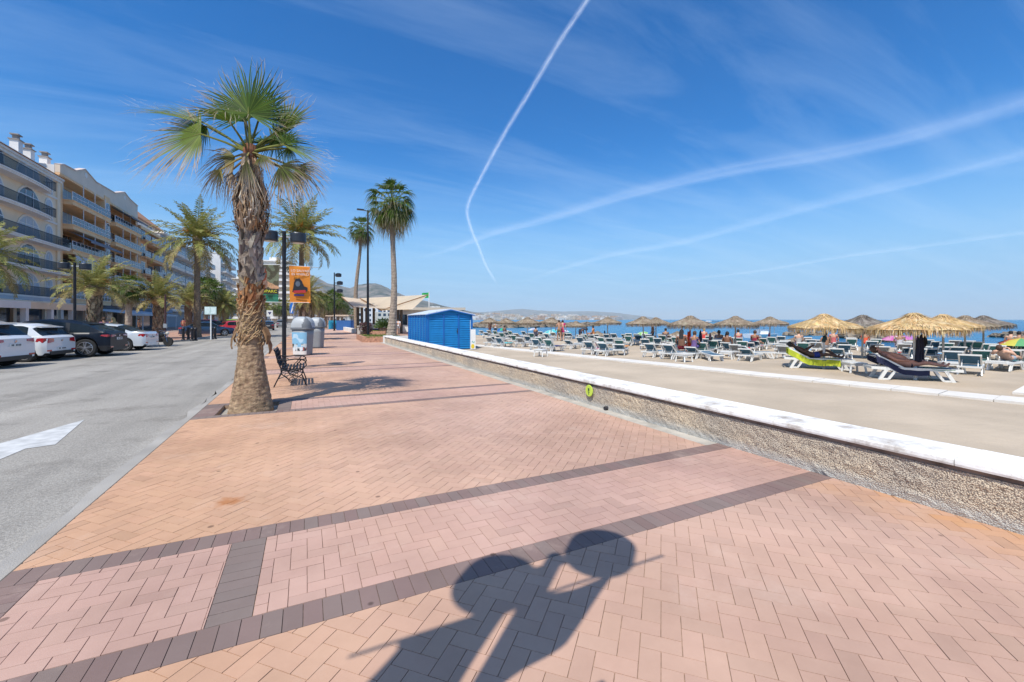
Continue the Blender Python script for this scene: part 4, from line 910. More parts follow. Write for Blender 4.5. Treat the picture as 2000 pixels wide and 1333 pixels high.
# building 2: peach with gabled parapet
b2 = thing('apartment_building', 'peach apartment block with white framed balconies under a stepped gabled parapet', 'building', (0, 0, 0))
YA, YB = 67.35, 92.5
def y_at(u, X): r = (u-UC)/F; return X*(-r*SY+CY)/(r*CY+SY)
mb = MB(); mb.box(XB-13, XB-1.6, YA, YB, -.3, 19.2); mb.build('wall', PEACH, b2); mb = MB(); mb.box(XB-1.55, XB+.1, YA+.01, YB-.01, 18.5, 18.74); mb.build('soffit', PEACH, b2)
boxes('pier', PEACH, b2, [(XB-1.7, XB, YA+.02, YA+.9, 3.4, 19.2), (XB-1.7, XB, YB-.6, YB-.02, 3.4, 19.2), (XB-1.7, XB+.2, 79.2, 81.0, 3.4, 19.2)])
prf = [(112, 322), (122, 322), (145, 334), (163, 331), (185, 356), (222, 377.5), (241, 376), (252, 390), (267, 403)]
pts = []
for u, v in prf:
    y = y_at(u, XB); y = min(max(y, YA), YB); d = XB*SY+y*CY; pts.append((y, zat(v, d)))
mb = MB(); mb.prism([(YB, 18.75), (YA, 18.75)]+pts, XB-.35, XB+.12, 'x'); par = mb.build('parapet', GREYR, b2)
mb = MB()
for (ya, za), (yb, zb) in zip(pts, pts[1:]): mb.bar((XB-.1, ya, za+.04), (XB-.1, yb, zb+.04), .62, .12)
mb.build('parapet_cap', Pm('cap_pink', (.62, .50, .42)), b2)
for u, v in ((165, 343), (241, 387)): y = y_at(u, XB); d = XB*SY+y*CY; mb = MB(); mb.T = Matrix.Translation((XB+.13, y, zat(v, d))) @ Matrix.Rotation(pi/2, 4, 'Y'); mb.lathe([(.32, -.02), (.32, .05), (.2, .06)], 14); mb.build('oculus', TRIM, b2)
mb = MB(); mb.box(XB-3.4, XB-.36, YA-.02, YA+2, 17, pts[0][1]-.05); mb.build('end_wall', WALLW, b2)
for i, z in enumerate(FL):
    zb = z+.15
    balcony(b2, XB-1.6, YA+.95, 79.1, zb, 2.5, 'glass', mat=PEACH, slab=.55); balcony(b2, XB-1.6, 81.1, YB-.7, zb, 2.4, 'glass', mat=PEACH, slab=.5)
    for y0, y1 in ((69, 71), (72.2, 74.4), (75.6, 78.4), (82, 84.6), (86, 88), (89.2, 91.2)): window(b2, y0, y1, zb, zb+2.15, XB-1.6, i % 2 == 0 and y0 == 75.6, fr=BROWNW, pane=random.choice([GLASSD, SHUT, GLASSD]), t=.08)
    mb = MB(); [mb.box(XB+.82, XB+.88, y, y+.07, zb+1, zb+2.42) for y in (71, 74.2, 77.4)]; [mb.box(XB+.72, XB+.78, y, y+.07, zb+1, zb+2.42) for y in (84, 87, 90)]; mb.build('balcony_post', RAILW, b2)
    window(b2, 79.45, 80.8, zb+.2, zb+2.4, XB+.2, i > 2, fr=RAILW, pane=GLASSB, mull=1, t=.08)
awning(b2, XB-.2, YA+2.2, 79.0, FL[3]-.35, 2.3, 1.15, AWNG); awning(b2, XB-.3, 83.0, YB-.3, FL[4]+2.7, 2.4, 1.1, AWNG)
mb = MB(); mb.box(XB+.7, XB+.76, YA+2, 76, FL[1]+.9, FL[1]+2.6); mb.build('roller_blind', SHUT, b2)
mb = MB(); mb.box(XB-1.5, XB+.4, YA, YB, 3.1, 3.8); mb.build('fascia', M('fascia_dark', (.05, .06, .08), .6), b2)
mb = MB(); mb.box(XB-1.5, XB-1.4, YA, YB, 0, 3.1); mb.build('shop_front', GLASSD, b2); boxes('pillar', TRIM, b2, [(XB-.6, XB+.1, y, y+.6, 0, 3.1) for y in (67.6, 73, 79.6, 86, 91.7)])
text('MARISQUERIA', .6, M('sign_gold', (.45, .35, .2), .6), b2, (XB+.43, 75.4, 3.28), (pi/2, 0, pi/2), sx=1.1)
an = thing('terrace_awning', 'long pale blue terrace awning on thin posts below the peach block', 'awning', (0, 0, 0))
awning(an, XB+.5, 69, 92, 3.1, 5.2, .7, M('awning_lightblue', (.45, .55, .62), .8, var=.1, scale=1)); boxes('post', RAILW, an, [(XB+5.5, XB+5.6, y, y+.1, 0, 2.4) for y in (69.5, 75, 80.5, 86, 91.5)])
# building 3: narrow ochre block with small balustrades; white gabled house end above it
b3 = thing('apartment_building', 'ochre apartment block with recessed loggias and white balustrades next to the gabled block', 'building', (0, 0, 0))
Y3 = y_at(312, XB)
mb = MB(); mb.box(XB-13, XB-.9, YB+.05, Y3, -.3, 17.4); mb.box(XB-.9, XB+.2, YB+.05, YB+4.2, 3.5, 17.2); mb.build('wall', PEACH2, b3)
mb = MB(); mb.box(XB-13, XB+.5, YB+.05, Y3, 17.2, 17.7); mb.build('cornice', PEACH, b3)
for z in [f-.3 for f in FL]:
    balcony(b3, XB-.9, YB+4.4, Y3-.3, z, 1.9, 'glass', mat=PEACH2, slab=.45); balcony(b3, XB+.2, YB+.8, YB+3.6, z, .8, 'glass', mat=PEACH2)
    window(b3, YB+1.2, YB+3, z, z+2.1, XB+.2, fr=TRIM, pane=GLASSB, t=.1)
    for y in (YB+5.4, YB+9, YB+12.6): window(b3, y, y+2.4, z, z+2.1, XB-.9, fr=BROWNW, pane=GLASSD, t=.08)
mb = MB(); mb.box(XB-1.2, XB+2, YB, Y3, 2.9, 3.5); mb.build('fascia', AWNB, b3); mb = MB(); mb.box(XB-.85, XB-.8, YB+.1, Y3, 0, 2.9); mb.build('shop_front', GLASSD, b3)
hs = thing('rooftop_house', 'white gabled house end with a terracotta roof rising above the ochre block', 'building', (0, 0, 0))
ya, yb = y_at(268, XB-1), y_at(314, XB-4)
mb = MB(); mb.box(XB-13, XB-3.2, ya+1, yb, 17.7, 21.0); mb.prism([(XB-3.2, 21.0), (XB-8, 25.2), (XB-13, 21.0)], ya+1, yb, 'y'); mb.build('wall', WALLW, hs)
mb = MB(); mb.prism([(XB-2.6, 20.6), (XB-8, 25.3), (XB-8, 25.7), (XB-2.6, 21.0)], ya+.7, yb+.3, 'y'); mb.prism([(XB-13.6, 20.6), (XB-8, 25.3), (XB-8, 25.7), (XB-13.6, 21.0)], ya+.7, yb+.3, 'y'); mb.build('roof', TERR, hs)
# building 4: grey blue with white rails
def slab_block(name, label, y0, y1, ztop, xf, wall, nfl, z0=3.8, bays=2, rail='glass', deep=14, bm=None, fh=2.95):
    b = thing(name, label, 'building', (0, 0, 0)); mb = MB(); mb.box(xf-deep, xf, y0, y1, -.3, ztop); mb.build('wall', wall, b)
    mb = MB(); mb.box(xf-deep-.1, xf+.6, y0-.1, y1+.1, ztop, ztop+.35); mb.build('roof_slab', TRIM, b)
    for i in range(nfl):
        z = z0+i*fh; L = (y1-y0)/bays
        for k in range(bays):
            a, c = y0+k*L+.6, y0+(k+1)*L-.6; balcony(b, xf, a, c, z, 1.6, rail, mat=bm or TRIM, slab=.4, h=1.0)
            n = max(1, int((c-a)/3)); 
            for j in range(n): yy = lerp(a+.3, c-.3, j/n); window(b, yy+.2, yy+(c-a)/n-.8, z, z+2.1, xf, fr=TRIM, pane=random.choice([GLASSD, GLASSB]), t=.06)
    return b
Y4 = y_at(392, XB)
slab_block('apartment_building', 'blue grey apartment block with white balcony rails behind the tall date palm', Y3+.2, Y4, 18.6, XB, Pm('bluegrey_render', (.36, .40, .44)), 5, 3.7, 3)
Y5 = y_at(458, XB)
YM = (Y4+Y5)/2
slab_block('apartment_building', 'pale grey apartment block with stepped balconies, second left of the big palm trunk', Y4+4, YM, 21.5, XB-3, Pm('palegrey_render', (.58, .60, .62)), 6, 3.7, 2)
slab_block('apartment_building', 'white apartment block with long balconies just left of the big palm trunk', YM+6, Y5, 24.5, XB-1, WALLW, 7, 3.7, 3)
tw = thing('hotel_tower', 'white high-rise hotel with projecting terrace slabs rising behind the banner lamp post', 'building', pd(539, 300)+(0,), -.25)
mb = MB(); mb.box(-9.0, 9.6, -7, 7, 0, 39); mb.build('wall', Pm('hotel_wall', (.52, .44, .36)), tw)
for k in range(11): z = 7+k*3.1; mb = MB(); w = 10.6+(.5 if k > 7 else 0); mb.box(-w+ (1.2 if k % 3 else 0), w, -9.2, 8, z, z+1.25); mb.build('terrace_slab', WALLW, tw)
mb = MB(); mb.box(-6, 6, -6, 6, 39, 42.5); mb.box(-3, 3.5, -4, 4, 42.5, 45); mb.box(-10.6, 10.8, -9, 8, 41.6, 42.4); mb.build('penthouse', WALLW, tw)
random.seed(9)
for i, (u, d, w, h, lab, wl) in enumerate(((472, 230, 16, 24, 'pale far apartment block hidden mostly by the big palm trunk', 'hotel_wall'), (505, 260, 10, 12, 'low pale apartment block far down the street right of the palm trunk', 'hotel_wall'), (562, 210, 10, 24, 'slim white block with green edged floors just behind the lamp post', 'hotel_wall'), (590, 330, 16, 13, 'low white block far behind the thick date palm', 'hotel_wall'), (622, 420, 22, 11, 'low far block at the end of the promenade', 'hotel_wall'))):
    b = thing('apartment_building', lab, 'building', pd(u, d)+(0,), -.3); mb = MB(); mb.box(-w/2, w/2, -6, 6, 0, h); mb.build('wall', MATS[wl], b)
    n = int(h/3); 
    for k in range(1, n+1): mb = MB(); mb.box(-w/2-.4, w/2+.4, -7.4, 6.5, k*3-.9, k*3+.15); mb.build('balcony', WALLW, b)
for i, (u, d, w, h, c) in enumerate(((672, 190, 7, 4, (.6, .58, .55)), (700, 230, 10, 6, (.66, .62, .58)), (728, 260, 9, 9, (.7, .68, .66)), (752, 240, 10, 6, (.66, .6, .5)), (778, 280, 18, 9, (.7, .66, .62)), (808, 300, 26, 8, (.62, .52, .45)), (842, 330, 26, 7, (.6, .5, .42)), (870, 380, 22, 6, (.7, .64, .58)))):
    b = thing('seafront_building', ['low pale building under the left tip of the sail canopy', 'pale building seen between the canopy posts, left one', 'pale taller building behind the tall lamp pole', 'ochre building seen right of the tall lamp pole', 'white building behind the tall fan palm trunk', 'pinkish seafront building right of the tall fan palm', 'long pinkish seafront building above the blue hut roof', 'small pale building above the gable of the blue hut'][i], 'building', pd(u, d)+(-.3,), random.uniform(-.4, 0))
    mb = MB(); mb.box(-w/2, w/2, -6, 6, 0, h); mb.build('wall', Pm(f'seafront_{i}', c), b)
    boxes('window', GLASSD, b, [(-w/2+.8+j*2.6, -w/2+2.2+j*2.6, -6.06, -5.9, k*3+.9, k*3+2.3) for k in range(int(h/3)) for j in range(int((w-1)/2.6))])
# ================================================================ STREET FURNITURE
random.seed(51)
IRON = M('black_iron', (.018, .018, .022), .45, .4, var=.3, scale=8, bump=.1, bscale=40); IRON2 = M('lamp_black', (.03, .035, .045), .4, .2, var=.15)
LENS = M('lamp_lens', (.55, .52, .45), .3, var=.05); STEEL = M('galv_steel', (.45, .47, .48), .4, .6)
def drum_lamp(loc, label, group, banners=None, H=4.42, rz=0, blown=False):
    t = thing('street_lamp', label, 'street lamp', loc, rz, group)
    mb = MB(); mb.lathe([(.11, 0), (.11, .02), (.075, .05), (.068, .3), (.062, .32), (.058, H), (.03, H+.02)], 16); mb.build('pole', IRON, t)
    for s in (-1, 1):
        mb = MB(); mb.tube([(s*.05, 0, H-.17), (s*.2, 0, H-.17)], .026, 10); arm = mb.build('arm', STEEL, t)
        mb = MB(); mb.lathe([(.17, H-.33), (.225, H-.32), (.235, H-.29), (.235, H-.05), (.22, H-.02), (.12, H), (.02, H+.005)], 28, (s*.40, 0, 0)); h = mb.build('lamp_head', IRON2, t)
        mb = MB(); mb.lathe([(.165, H-.335), (.16, H-.34)], 24, (s*.40, 0, 0)); mb.build('lens', LENS, h)
    if banners:
        for s, kind in banners:
            mb = MB(); mb.tube([(s*.04, 0, 3.70 if blown else 3.36), (s*(1.01 if blown else .98), 0, 3.70 if blown else 3.33)], .011, 6); mb.build('banner_rod', STEEL, t); mb = MB(); mb.tube([(s*.04, 0, 2.17), (s*.72, 0, 2.17)], .011, 6); mb.build('banner_rod', STEEL, t)
            x0, x1 = (.16, .76); mb = MB(); z0, z1 = (2.17, 3.345) if not blown else (2.45, 3.70)
            def f(u, v):
                if blown and s > 0: return (lerp(lerp(.05, .38, u), lerp(.06, .62, u), v), .02*sin(u*5+v*3), lerp(lerp(2.48, 2.84, u), lerp(3.70, 3.60, u), v))
                return (s*lerp(x0, x1 if not blown else .80, u)-s*.02*v, .03*sin(v*3+u*2)*(.5+u)*(0 if v in (0, 1) else 1), lerp(z0, z1, v))
            base = {'orange': (.80, .24, .03), 'jungle': (.10, .12, .05)}[kind]
            def cf(u, v):
                if s < 0: u = 1-u
                n = mnoise.noise((u*4, v*6, 1 if kind == 'orange' else 9))
                if kind == 'orange': return (.78+.06*n, .27+.05*n, .03)
                if v < .08: return (.02, .16, .10)
                if v < .22: return (.03, .22, .12) if n > 0 else (.02, .10, .05)
                if v < .36: return (.035, .03, .025)
                if v > .55 and (u-.25)**2+(v-.74)**2 < .04: return jit((.22, .05, .02), .3)
                if (u-.3)**2*1.6+(v-.5)**2 < .05: return jit((.30, .18, .13), .35)
                if abs(v-.5+.25*(u-.4)) < .07: return jit((.62, .34, .18), .25)
                return jit((.20, .22, .13) if n > 0 else (.10, .09, .05), .2)
            mb.grid(f, 28, 48, cf=cf)
            b = mb.build('banner', M('banner_cloth', (1, 1, 1), .7, vcol=True, var=.04, trans=.15), t)
            fy = -.035; rx = (pi/2, 0, 0); xm = s*.46
            if kind == 'orange' and not blown:
                for bd in ('front',):
                    text('LO SALVAJE', .104, M('banner_white', (.75, .72, .66), .7), b, (xm, fy-.012, 3.16), rx); text('ES VIVIRLO', .104, MATS['banner_white'], b, (xm, fy-.012, 3.045), rx)
                    mb = MB(); cx = xm-.03; mb.prism([(cx+a, 2.5+c) for a, c in ((-.2, 0), (.17, 0), (.25, .06), (.24, .16), (.13, .2), (.08, .36), (0, .45), (-.1, .43), (-.15, .32), (-.17, .16))], fy-.006, fy-.002, 'y'); g = mb.build('gorilla_print', M('print_black', (.012, .016, .022), .6), b)
                    mb = MB(); mb.prism([(cx-.04+.07*cos(a), 2.77+.09*sin(a)) for a in [k*pi/6 for k in range(12)]], fy-.0095, fy-.0065, 'y'); mb.build('face_print', M('print_grey', (.10, .13, .17), .6), g)
                    mb = MB(); mb.prism([(cx-.16, 2.47), (cx+.2, 2.49), (cx+.18, 2.58), (cx-.17, 2.55)], fy-.0095, fy-.0065, 'y'); mb.build('red_print', M('print_red', (.45, .03, .03), .6), b)
                    mb = MB(); mb.box(cx-.15, cx+.14, fy-.0055, fy-.002, 2.38, 2.44); mb.build('blue_print', M('print_navy', (.02, .02, .12), .6), b)
            elif not blown:
                text('BIOPARC', .125, M('print_yellow', (.75, .70, .02), .6), b, (xm, fy-.01, 2.47), rx, sx=1.02)
    return t
LAMPX = -.62
L1 = gp(555, 724); d1 = L1[0]*SY+L1[1]*CY
drum_lamp((L1[0], L1[1], 0), 'black double drum lamp post with an orange and a dark banner, beside the bench', 'double drum lamp posts', ((1, 'orange'), (-1, 'jungle')))
drum_lamp((-.54, .62, 0), 'double drum lamp post out of view whose shadow falls on the foreground paving', 'double drum lamp posts', ((1, 'orange'), (-1, 'jungle')), blown=True)
p4 = pd(146, 21.5); drum_lamp((p4[0], p4[1], ZR+.12), 'black double drum lamp post between the parked cars and the cream block', 'double drum lamp posts')
# tall pole, floodlight pole
def pole(loc, H, r, label, nm='lamp_post', cat='lamp post'):
    t = thing(nm, label, cat, loc); mb = MB(); mb.lathe([(r*1.6, 0), (r*1.6, .03), (r*1.05, .06), (r, .5), (r*.62, H)], 12); mb.build('pole', IRON, t); return t
z2 = .38; t = pole(at(718.5, 35, .0), zat(411, 35), .105, 'tallest thin black lamp pole standing in front of the sail canopy')
mb = MB(); H = zat(411, 35)
for s in (-1, 1): mb = MB(); mb.bar((0, 0, H-.1), (s*.35, 0, H-.02), .06); mb.box(min(s*.3, s*.85), max(s*.3, s*.85), -.12, .12, H-.06, H+.03); mb.build('lamp_head', IRON2, t)
d3 = 62; H = zat(533, d3); t = pole(at(653, d3), H, .12, 'black floodlight pole with three stacked round lamps at the far promenade')
for k in range(3):
    z = H-.35-k*1.15; mb = MB(); mb.tube([(.05, 0, z), (.45, 0, z)], .05, 8); mb.lathe([(.3, z-.25), (.42, z-.2), (.42, z+.2), (.2, z+.3)], 16, (.75 if k else .55, 0, 0)); mb.build('lamp_head', IRON2, t)
# traffic/info signs
sp = thing('signpost', 'white signpost with a pale rectangular plate beside the dark car on the island', 'sign', at(412, 33, ZR+.12), -.3)
mb = MB(); mb.tube([(0, 0, 0), (0, 0, 2.55)], .05, 8); mb.build('pole', M('sign_white', (.72, .72, .7), .5), sp); mb = MB(); mb.box(-.42, .42, -.075, -.055, 1.95, 2.55); mb.build('panel', M('sign_back', (.45, .58, .55), .4), sp)
mb = MB(); mb.box(-.38, -.04, -.082, -.0755, 2.0, 2.5); mb.box(.04, .38, -.082, -.0755, 2.0, 2.5); mb.build('plate_print', M('sign_white2', (.6, .72, .70), .4), sp)
sp = thing('road_sign', 'blue road sign with a white arrow seen between the lamp post and the thick palm', 'sign', at(573, 60, 0), -.2)
mb = MB(); mb.tube([(0, 0, 0), (0, 0, 3.6)], .05, 8); mb.build('pole', STEEL, sp); mb = MB(); mb.box(-.45, .3, -.08, -.055, 2.5, 4.1); mb.build('panel', M('sign_blue', (.02, .16, .55), .4), sp); mb = MB(); mb.prism([(-.35, 2.6), (-.2, 2.6), (.15, 3.9), (.0, 4.0)], -.09, -.081, 'y'); mb.build('arrow', MATS['sign_white'], sp)
sp = thing('road_sign', 'small white triangle plate on a post far down the street left of the lamp post', 'sign', at(527, 75, ZR), -.2)
mb = MB(); mb.tube([(0, 0, 0), (0, 0, 3.2)], .05, 8); mb.build('pole', STEEL, sp); mb = MB(); mb.box(-.5, .5, -.08, -.055, 2.2, 3.3); mb.build('panel', MATS['sign_white'], sp); mb = MB(); mb.prism([(-.3, 3.0), (.3, 3.0), (0, 2.5)], -.09, -.081, 'y'); mb.build('triangle_print', MATS['print_navy'], sp)
sp = thing('bus_post', 'slim dark red post with a small box on the island behind the motorbike', 'post', at(323, 31.5, ZR+.12))
mb = MB(); mb.tube([(0, 0, 0), (0, 0, 3.4)], .06, 8); mb.build('pole', M('rust_pole', (.06, .02, .02), .6), sp); mb = MB(); mb.box(-.1, .1, -.12, .08, .95, 1.25); mb.build('box', STEEL, sp)
# bollards
bol = None
for i, (u, d) in enumerate(((358, 32), (368, 33), (375.5, 31), (382, 31.3), (414, 33.4), (420, 33.8))):
    lb = ['black bollard leftmost of the group on the near corner of the island', 'black bollard second from the left on the island corner', 'black bollard nearest the kerb on the island corner', 'black bollard just right of the one nearest the kerb', 'black bollard at the foot of the white signpost', 'black bollard just right of the white signpost foot'][i]
    if bol is None:
        bol = thing('bollard', lb, 'bollard', at(u, d, ZR+.12), 0, 'black bollards on the island corner'); mb = MB(); mb.lathe([(.13, 0), (.13, .05), (.09, .1), (.085, .8), (.11, .82), (.11, .88), (.06, .96)], 12); mb.build('post', IRON, bol)
    else: dup(bol, at(u, d, ZR+.12), label=lb)
# bench: cast iron scroll ends, slatted back and seat, facing the sea
bx, by = -.62, 11.62
bench = thing('park_bench', 'black cast iron bench with a lattice back beside the banner lamp post', 'bench', (bx, by, 0), 0)
def scroll(mb, c, r, a0, a1, y, w=.02, n=8, k=1.):
    mb.tube([(c[0]+r*lerp(1, k, i/n)*cos(lerp(a0, a1, i/n)), y, c[1]+r*lerp(1, k, i/n)*sin(lerp(a0, a1, i/n))) for i in range(n+1)], w*.5, 6)
BL = 1.2
for y in (0, BL):
    mb = MB()
    mb.tube([(-.10, y, 0), (-.02, y, .18), (.06, y, .32), (.05, y, .45), (-.01, y, .6), (-.07, y, .85), (-.10, y, .90)], .017, 6)
    mb.tube([(.60, y, 0), (.55, y, .15), (.50, y, .28), (.53, y, .40)], .017, 6)
    mb.tube([(.05, y, .40), (.3, y, .37), (.53, y, .42), (.60, y, .50), (.58, y, .60), (.50, y, .645)], .016, 6)
    mb.tube([(-.03, y, .66), (.15, y, .64), (.35, y, .66), (.52, y, .645), (.60, y, .66)], .018, 6); mb.tube([(.28, y, .4), (.38, y, .5), (.48, y, .64)], .013, 6)
    mb.tube([(.05, y, .32), (.28, y, .12), (.50, y, .28)], .014, 6); mb.tube([(-.0, y, .2), (.28, y, .30), (.55, y, .17)], .012, 6)
    scroll(mb, (.18, .27), .07, 0, 5.2, y, k=.5); scroll(mb, (.37, .27), .07, 3.1, -2.1, y, k=.5); scroll(mb, (.28, .15), .08, .5, 5.6, y, k=.6); scroll(mb, (.12, .54), .06, 0, 5, y, k=.5); scroll(mb, (.44, .53), .05, 3, -2, y, k=.5)
    mb.build('end_frame', IRON, bench)
mb = MB()
for k in range(7): x = .07+k*.074; mb.box(x, x+.045, .01, BL-.01, .405+.012*abs(k-3)-.01, .43+.012*abs(k-3)-.01)
mb.build('seat', IRON, bench)
mb = MB(); 
for t_ in (0, 1): mb.bar((lerp(.03, -.085, t_), .0, lerp(.50, .88, t_)), (lerp(.03, -.085, t_), BL, lerp(.50, .88, t_)), .03, .03)
n = 20
for k in range(n+1):
    y = BL*k/n
    for s in (-.09, .09):
        if 0 <= y+s <= BL: mb.bar((.03, y, .5), (-.085, y+s, .88), .014)
for k in range(6): c = .12+k*.24; mb.tube([(-.028+.0, c+.07*cos(a), .69+.12*sin(a)) for a in [j*pi/6 for j in range(13)]], .009, 5)
for tt in (.3, .55, .8): mb.bar((lerp(.03, -.085, tt), 0, lerp(.50, .88, tt)), (lerp(.03, -.085, tt), BL, lerp(.50, .88, tt)), .028, .014)
mb.build('backrest', IRON, bench)
# recycling containers
GRB = M('bin_grey', (.24, .25, .255), .55, var=.06, scale=2, bump=.05); GRD = M('bin_dark', (.14, .15, .16), .5, var=.06); GRL = M('bin_lid', (.38, .40, .405), .5, var=.06, scale=2)
def container(loc, label, poster, rz=0, W=.86, D=.80, H=1.74):
    t = thing('recycling_container', label, 'container', loc, rz, 'grey recycling containers')
    def sect(w, d, z, n=28, e=3.2): return [(w/2*abs(cos(a))**(2/e)*(1 if cos(a) >= 0 else -1), d/2*abs(sin(a))**(2/e)*(1 if sin(a) >= 0 else -1), z) for a in [2*pi*k/n for k in range(n)]]
    def loft(mb, secs):
        rg = [[mb.av(p) for p in s_] for s_ in secs]
        for a, b in zip(rg, rg[1:]):
            for j in range(len(a)): mb.face((a[j], a[(j+1) % len(a)], b[(j+1) % len(b)], b[j]))
        mb.face(rg[0][::-1]); mb.face(rg[-1])
    mb = MB(); loft(mb, [sect(W*.80, D*.84, 0), sect(W*.84, D*.86, .1), sect(W*.94, D*.95, .9), sect(W*.98, D, 1.18)]); mb.build('body', GRB, t, True)
    mb = MB(); loft(mb, [sect(W*1.12, D*1.08, 1.17), sect(W*1.14, D*1.1, 1.22), sect(W*1.10, D*1.06, 1.27)]); mb.build('lid_rim', GRD, t)
    mb = MB(); nb = 56; secs = []
    for q in range(11):
        ph = q/10*pi/2; k = cos(ph)**.62; secs.append((sect(W*1.10*k+.02, D*1.06*k+.02, 1.265+(H-1.265)*sin(ph)**.9, n=nb, e=3.0-.9*q/10), q))
    rg = [[mb.av(p) for p in s_] for s_, q in secs]
    for q, (a, b) in enumerate(zip(rg, rg[1:])):
        for j in range(nb):
            an = 2*pi*(j+.5)/nb; wd = lerp(.62, .20, min(1, q/6)); dd = min(abs((an-x_+pi) % (2*pi)-pi) for x_ in (-.75, -.75+pi))
            mb.face((a[j], a[(j+1) % nb], b[(j+1) % nb], b[j]), 1 if dd < wd or q > 8 else 0)
    mb.face(rg[-1]); mb.build('lid', [GRL, GRD], t, True)
    if poster:
        mb = MB(); 
        def f(u, v):
            x = lerp(-W*.43, W*.43, u); z = lerp(.05, 1.05, v); k = lerp(.87, .965, (z-.1)/.9); return (x*k, -(D/2*k)-.012+abs(u-.5)**4*1.3, z)
        def cf(u, v):
            n = mnoise.noise((u*3.1, v*4.2, 2)); m = mnoise.noise((u*6, v*3, 5))
            if v < .16: return (.70, .66, .60)
            if v < .5 and m > .02: return (.03, .04, .04) if n > 0 else (.55, .6, .6)
            if v < .35: return (.42, .10, .08) if u > .8 else (.68, .70, .70)
            return (.22, .45, .62) if n > -.15 else (.45, .62, .72)
        mb.grid(f, 26, 34, cf=cf); mb.build('poster', M('poster_print', (1, 1, 1), .5, vcol=True, var=.03), t)
    return t
container(gp(592, 694)+(0,), 'nearer grey domed recycling container wearing a blue poster', True, -.5, .84, .8, 1.76)
container(gp(619, 680)+(0,), 'farther plain grey recycling container half behind the one with the poster', False, -.3, .8, .8, 1.75)
sb = thing('street_cabinet', 'small flat white drain cover stand beside the nearer grey container', 'box', gp(584, 690)+(0,), -.3); mb = MB(); mb.box(-.12, .12, -.1, .1, 0, 1.0); mb.box(-.13, .13, -.11, .11, 1.0, 1.03); mb.build('cabinet', M('pale_grey_metal', (.5, .52, .52), .5), sb)
sb['label'] = 'slim pale grey utility cabinet at the left foot of the poster container'
# brick planters with grass
BRK = M('planter_brick', (.42, .22, .14), .9, var=.25, scale=7, bump=.5, bscale=12)
GRASSM = M('grass_blades', (1, 1, 1), .8, vcol=True, var=.2, trans=.2)
def planter(pts, H, label):
    t = thing('brick_planter', label, 'planter', (0, 0, 0)); mb = MB(); n = len(pts); c = V((sum(p[0] for p in pts)/n, sum(p[1] for p in pts)/n, 0))
    inn = [tuple((V((p[0], p[1], 0))-(V((p[0], p[1], 0))-c).normalized()*.32))[:2] for p in pts]
    for j in range(n):
        a, b = pts[j], pts[(j+1) % n]; d, e = inn[j], inn[(j+1) % n]
        mb.prism([a, b, e, d], 0, H)
    mb.build('brick_edge', BRK, t); mb = MB(); mb.prism(inn, 0, H-.06); mb.build('soil', M('soil', (.14, .11, .07), .95), t)
    g = MB(); random.seed(3); x0, x1 = min(p[0] for p in inn), max(p[0] for p in inn); y0, y1 = min(p[1] for p in inn), max(p[1] for p in inn)
    for k in range(2600):
        x, y = random.uniform(x0, x1), random.uniform(y0, y1)
        if clip([(x-.01, y-.01), (x+.01, y-.01), (x, y+.01)], x0, x1, y0, y1) is None: continue
        h = random.uniform(.05, .14); a = random.uniform(0, 6.3); w = .02; cc = jit(random.choice([(.16, .22, .04), (.25, .26, .06), (.10, .17, .03)]), .3)
        g.poly([(x-w*cos(a), y-w*sin(a), H-.07), (x+w*cos(a), y+w*sin(a), H-.07), (x+random.uniform(-.05, .05), y+random.uniform(-.05, .05), H-.07+h)], cc)
    tag(g.build('grass', GRASSM, t), kind='stuff')
planter([(3.55, 32.0), (5.35, 31.0), (6.6, 31.2), (6.6, 35.8), (3.7, 37.6)], .40, 'low brick planter with grass around the tall fan palm, at the white wall end')
planter([(5.0, 46.5), (7.4, 46.0), (8.4, 50), (5.2, 51)], .42, 'farther low planter with dry grass left of the hedge')
# clipped purple hedge beside the tall pole, stone pier
hd = thing('shrub', 'dark purple leafy shrub beside the foot of the tall lamp pole', 'shrub', (0, 0, 0)); mb = MB(); random.seed(12); c = V(at(712, 37, 0))
for k in range(1500):
    p = c+RV*random.uniform(-.42, .5)+FV*random.uniform(-.3, .6)+UP*(random.random()**.7*1.35); d = V((random.gauss(0, 1), random.gauss(0, 1), random.gauss(0, 1))).normalized(); e = d.orthogonal().normalized()*.05; mb.poly([p-e, p+e, p+d*.11], jit(random.choice([(.10, .04, .05), (.16, .08, .08), (.07, .07, .04), (.2, .12, .11)]), .3))
mb.build('foliage', LEAF, hd); mb = MB(); [mb.tube([c+RV*o, c+RV*o*1.2+UP*.9], [.02, .008], 5, cols=[(.2, .15, .1)]*2) for o in (-.3, -.1, .1, .3)]; mb.build('stem', BARK, hd)
pr = thing('stone_pier', 'pale stone pier left of the purple shrub', 'pier', at(703.5, 37, 0)); mb = MB(); mb.box(-.22, .22, -.2, .2, 0, 1.0); mb.box(-.26, .26, -.24, .24, 1.0, 1.08); mb.build('pier_block', M('stone_pale', (.62, .56, .48), .9, var=.1, scale=4), pr)
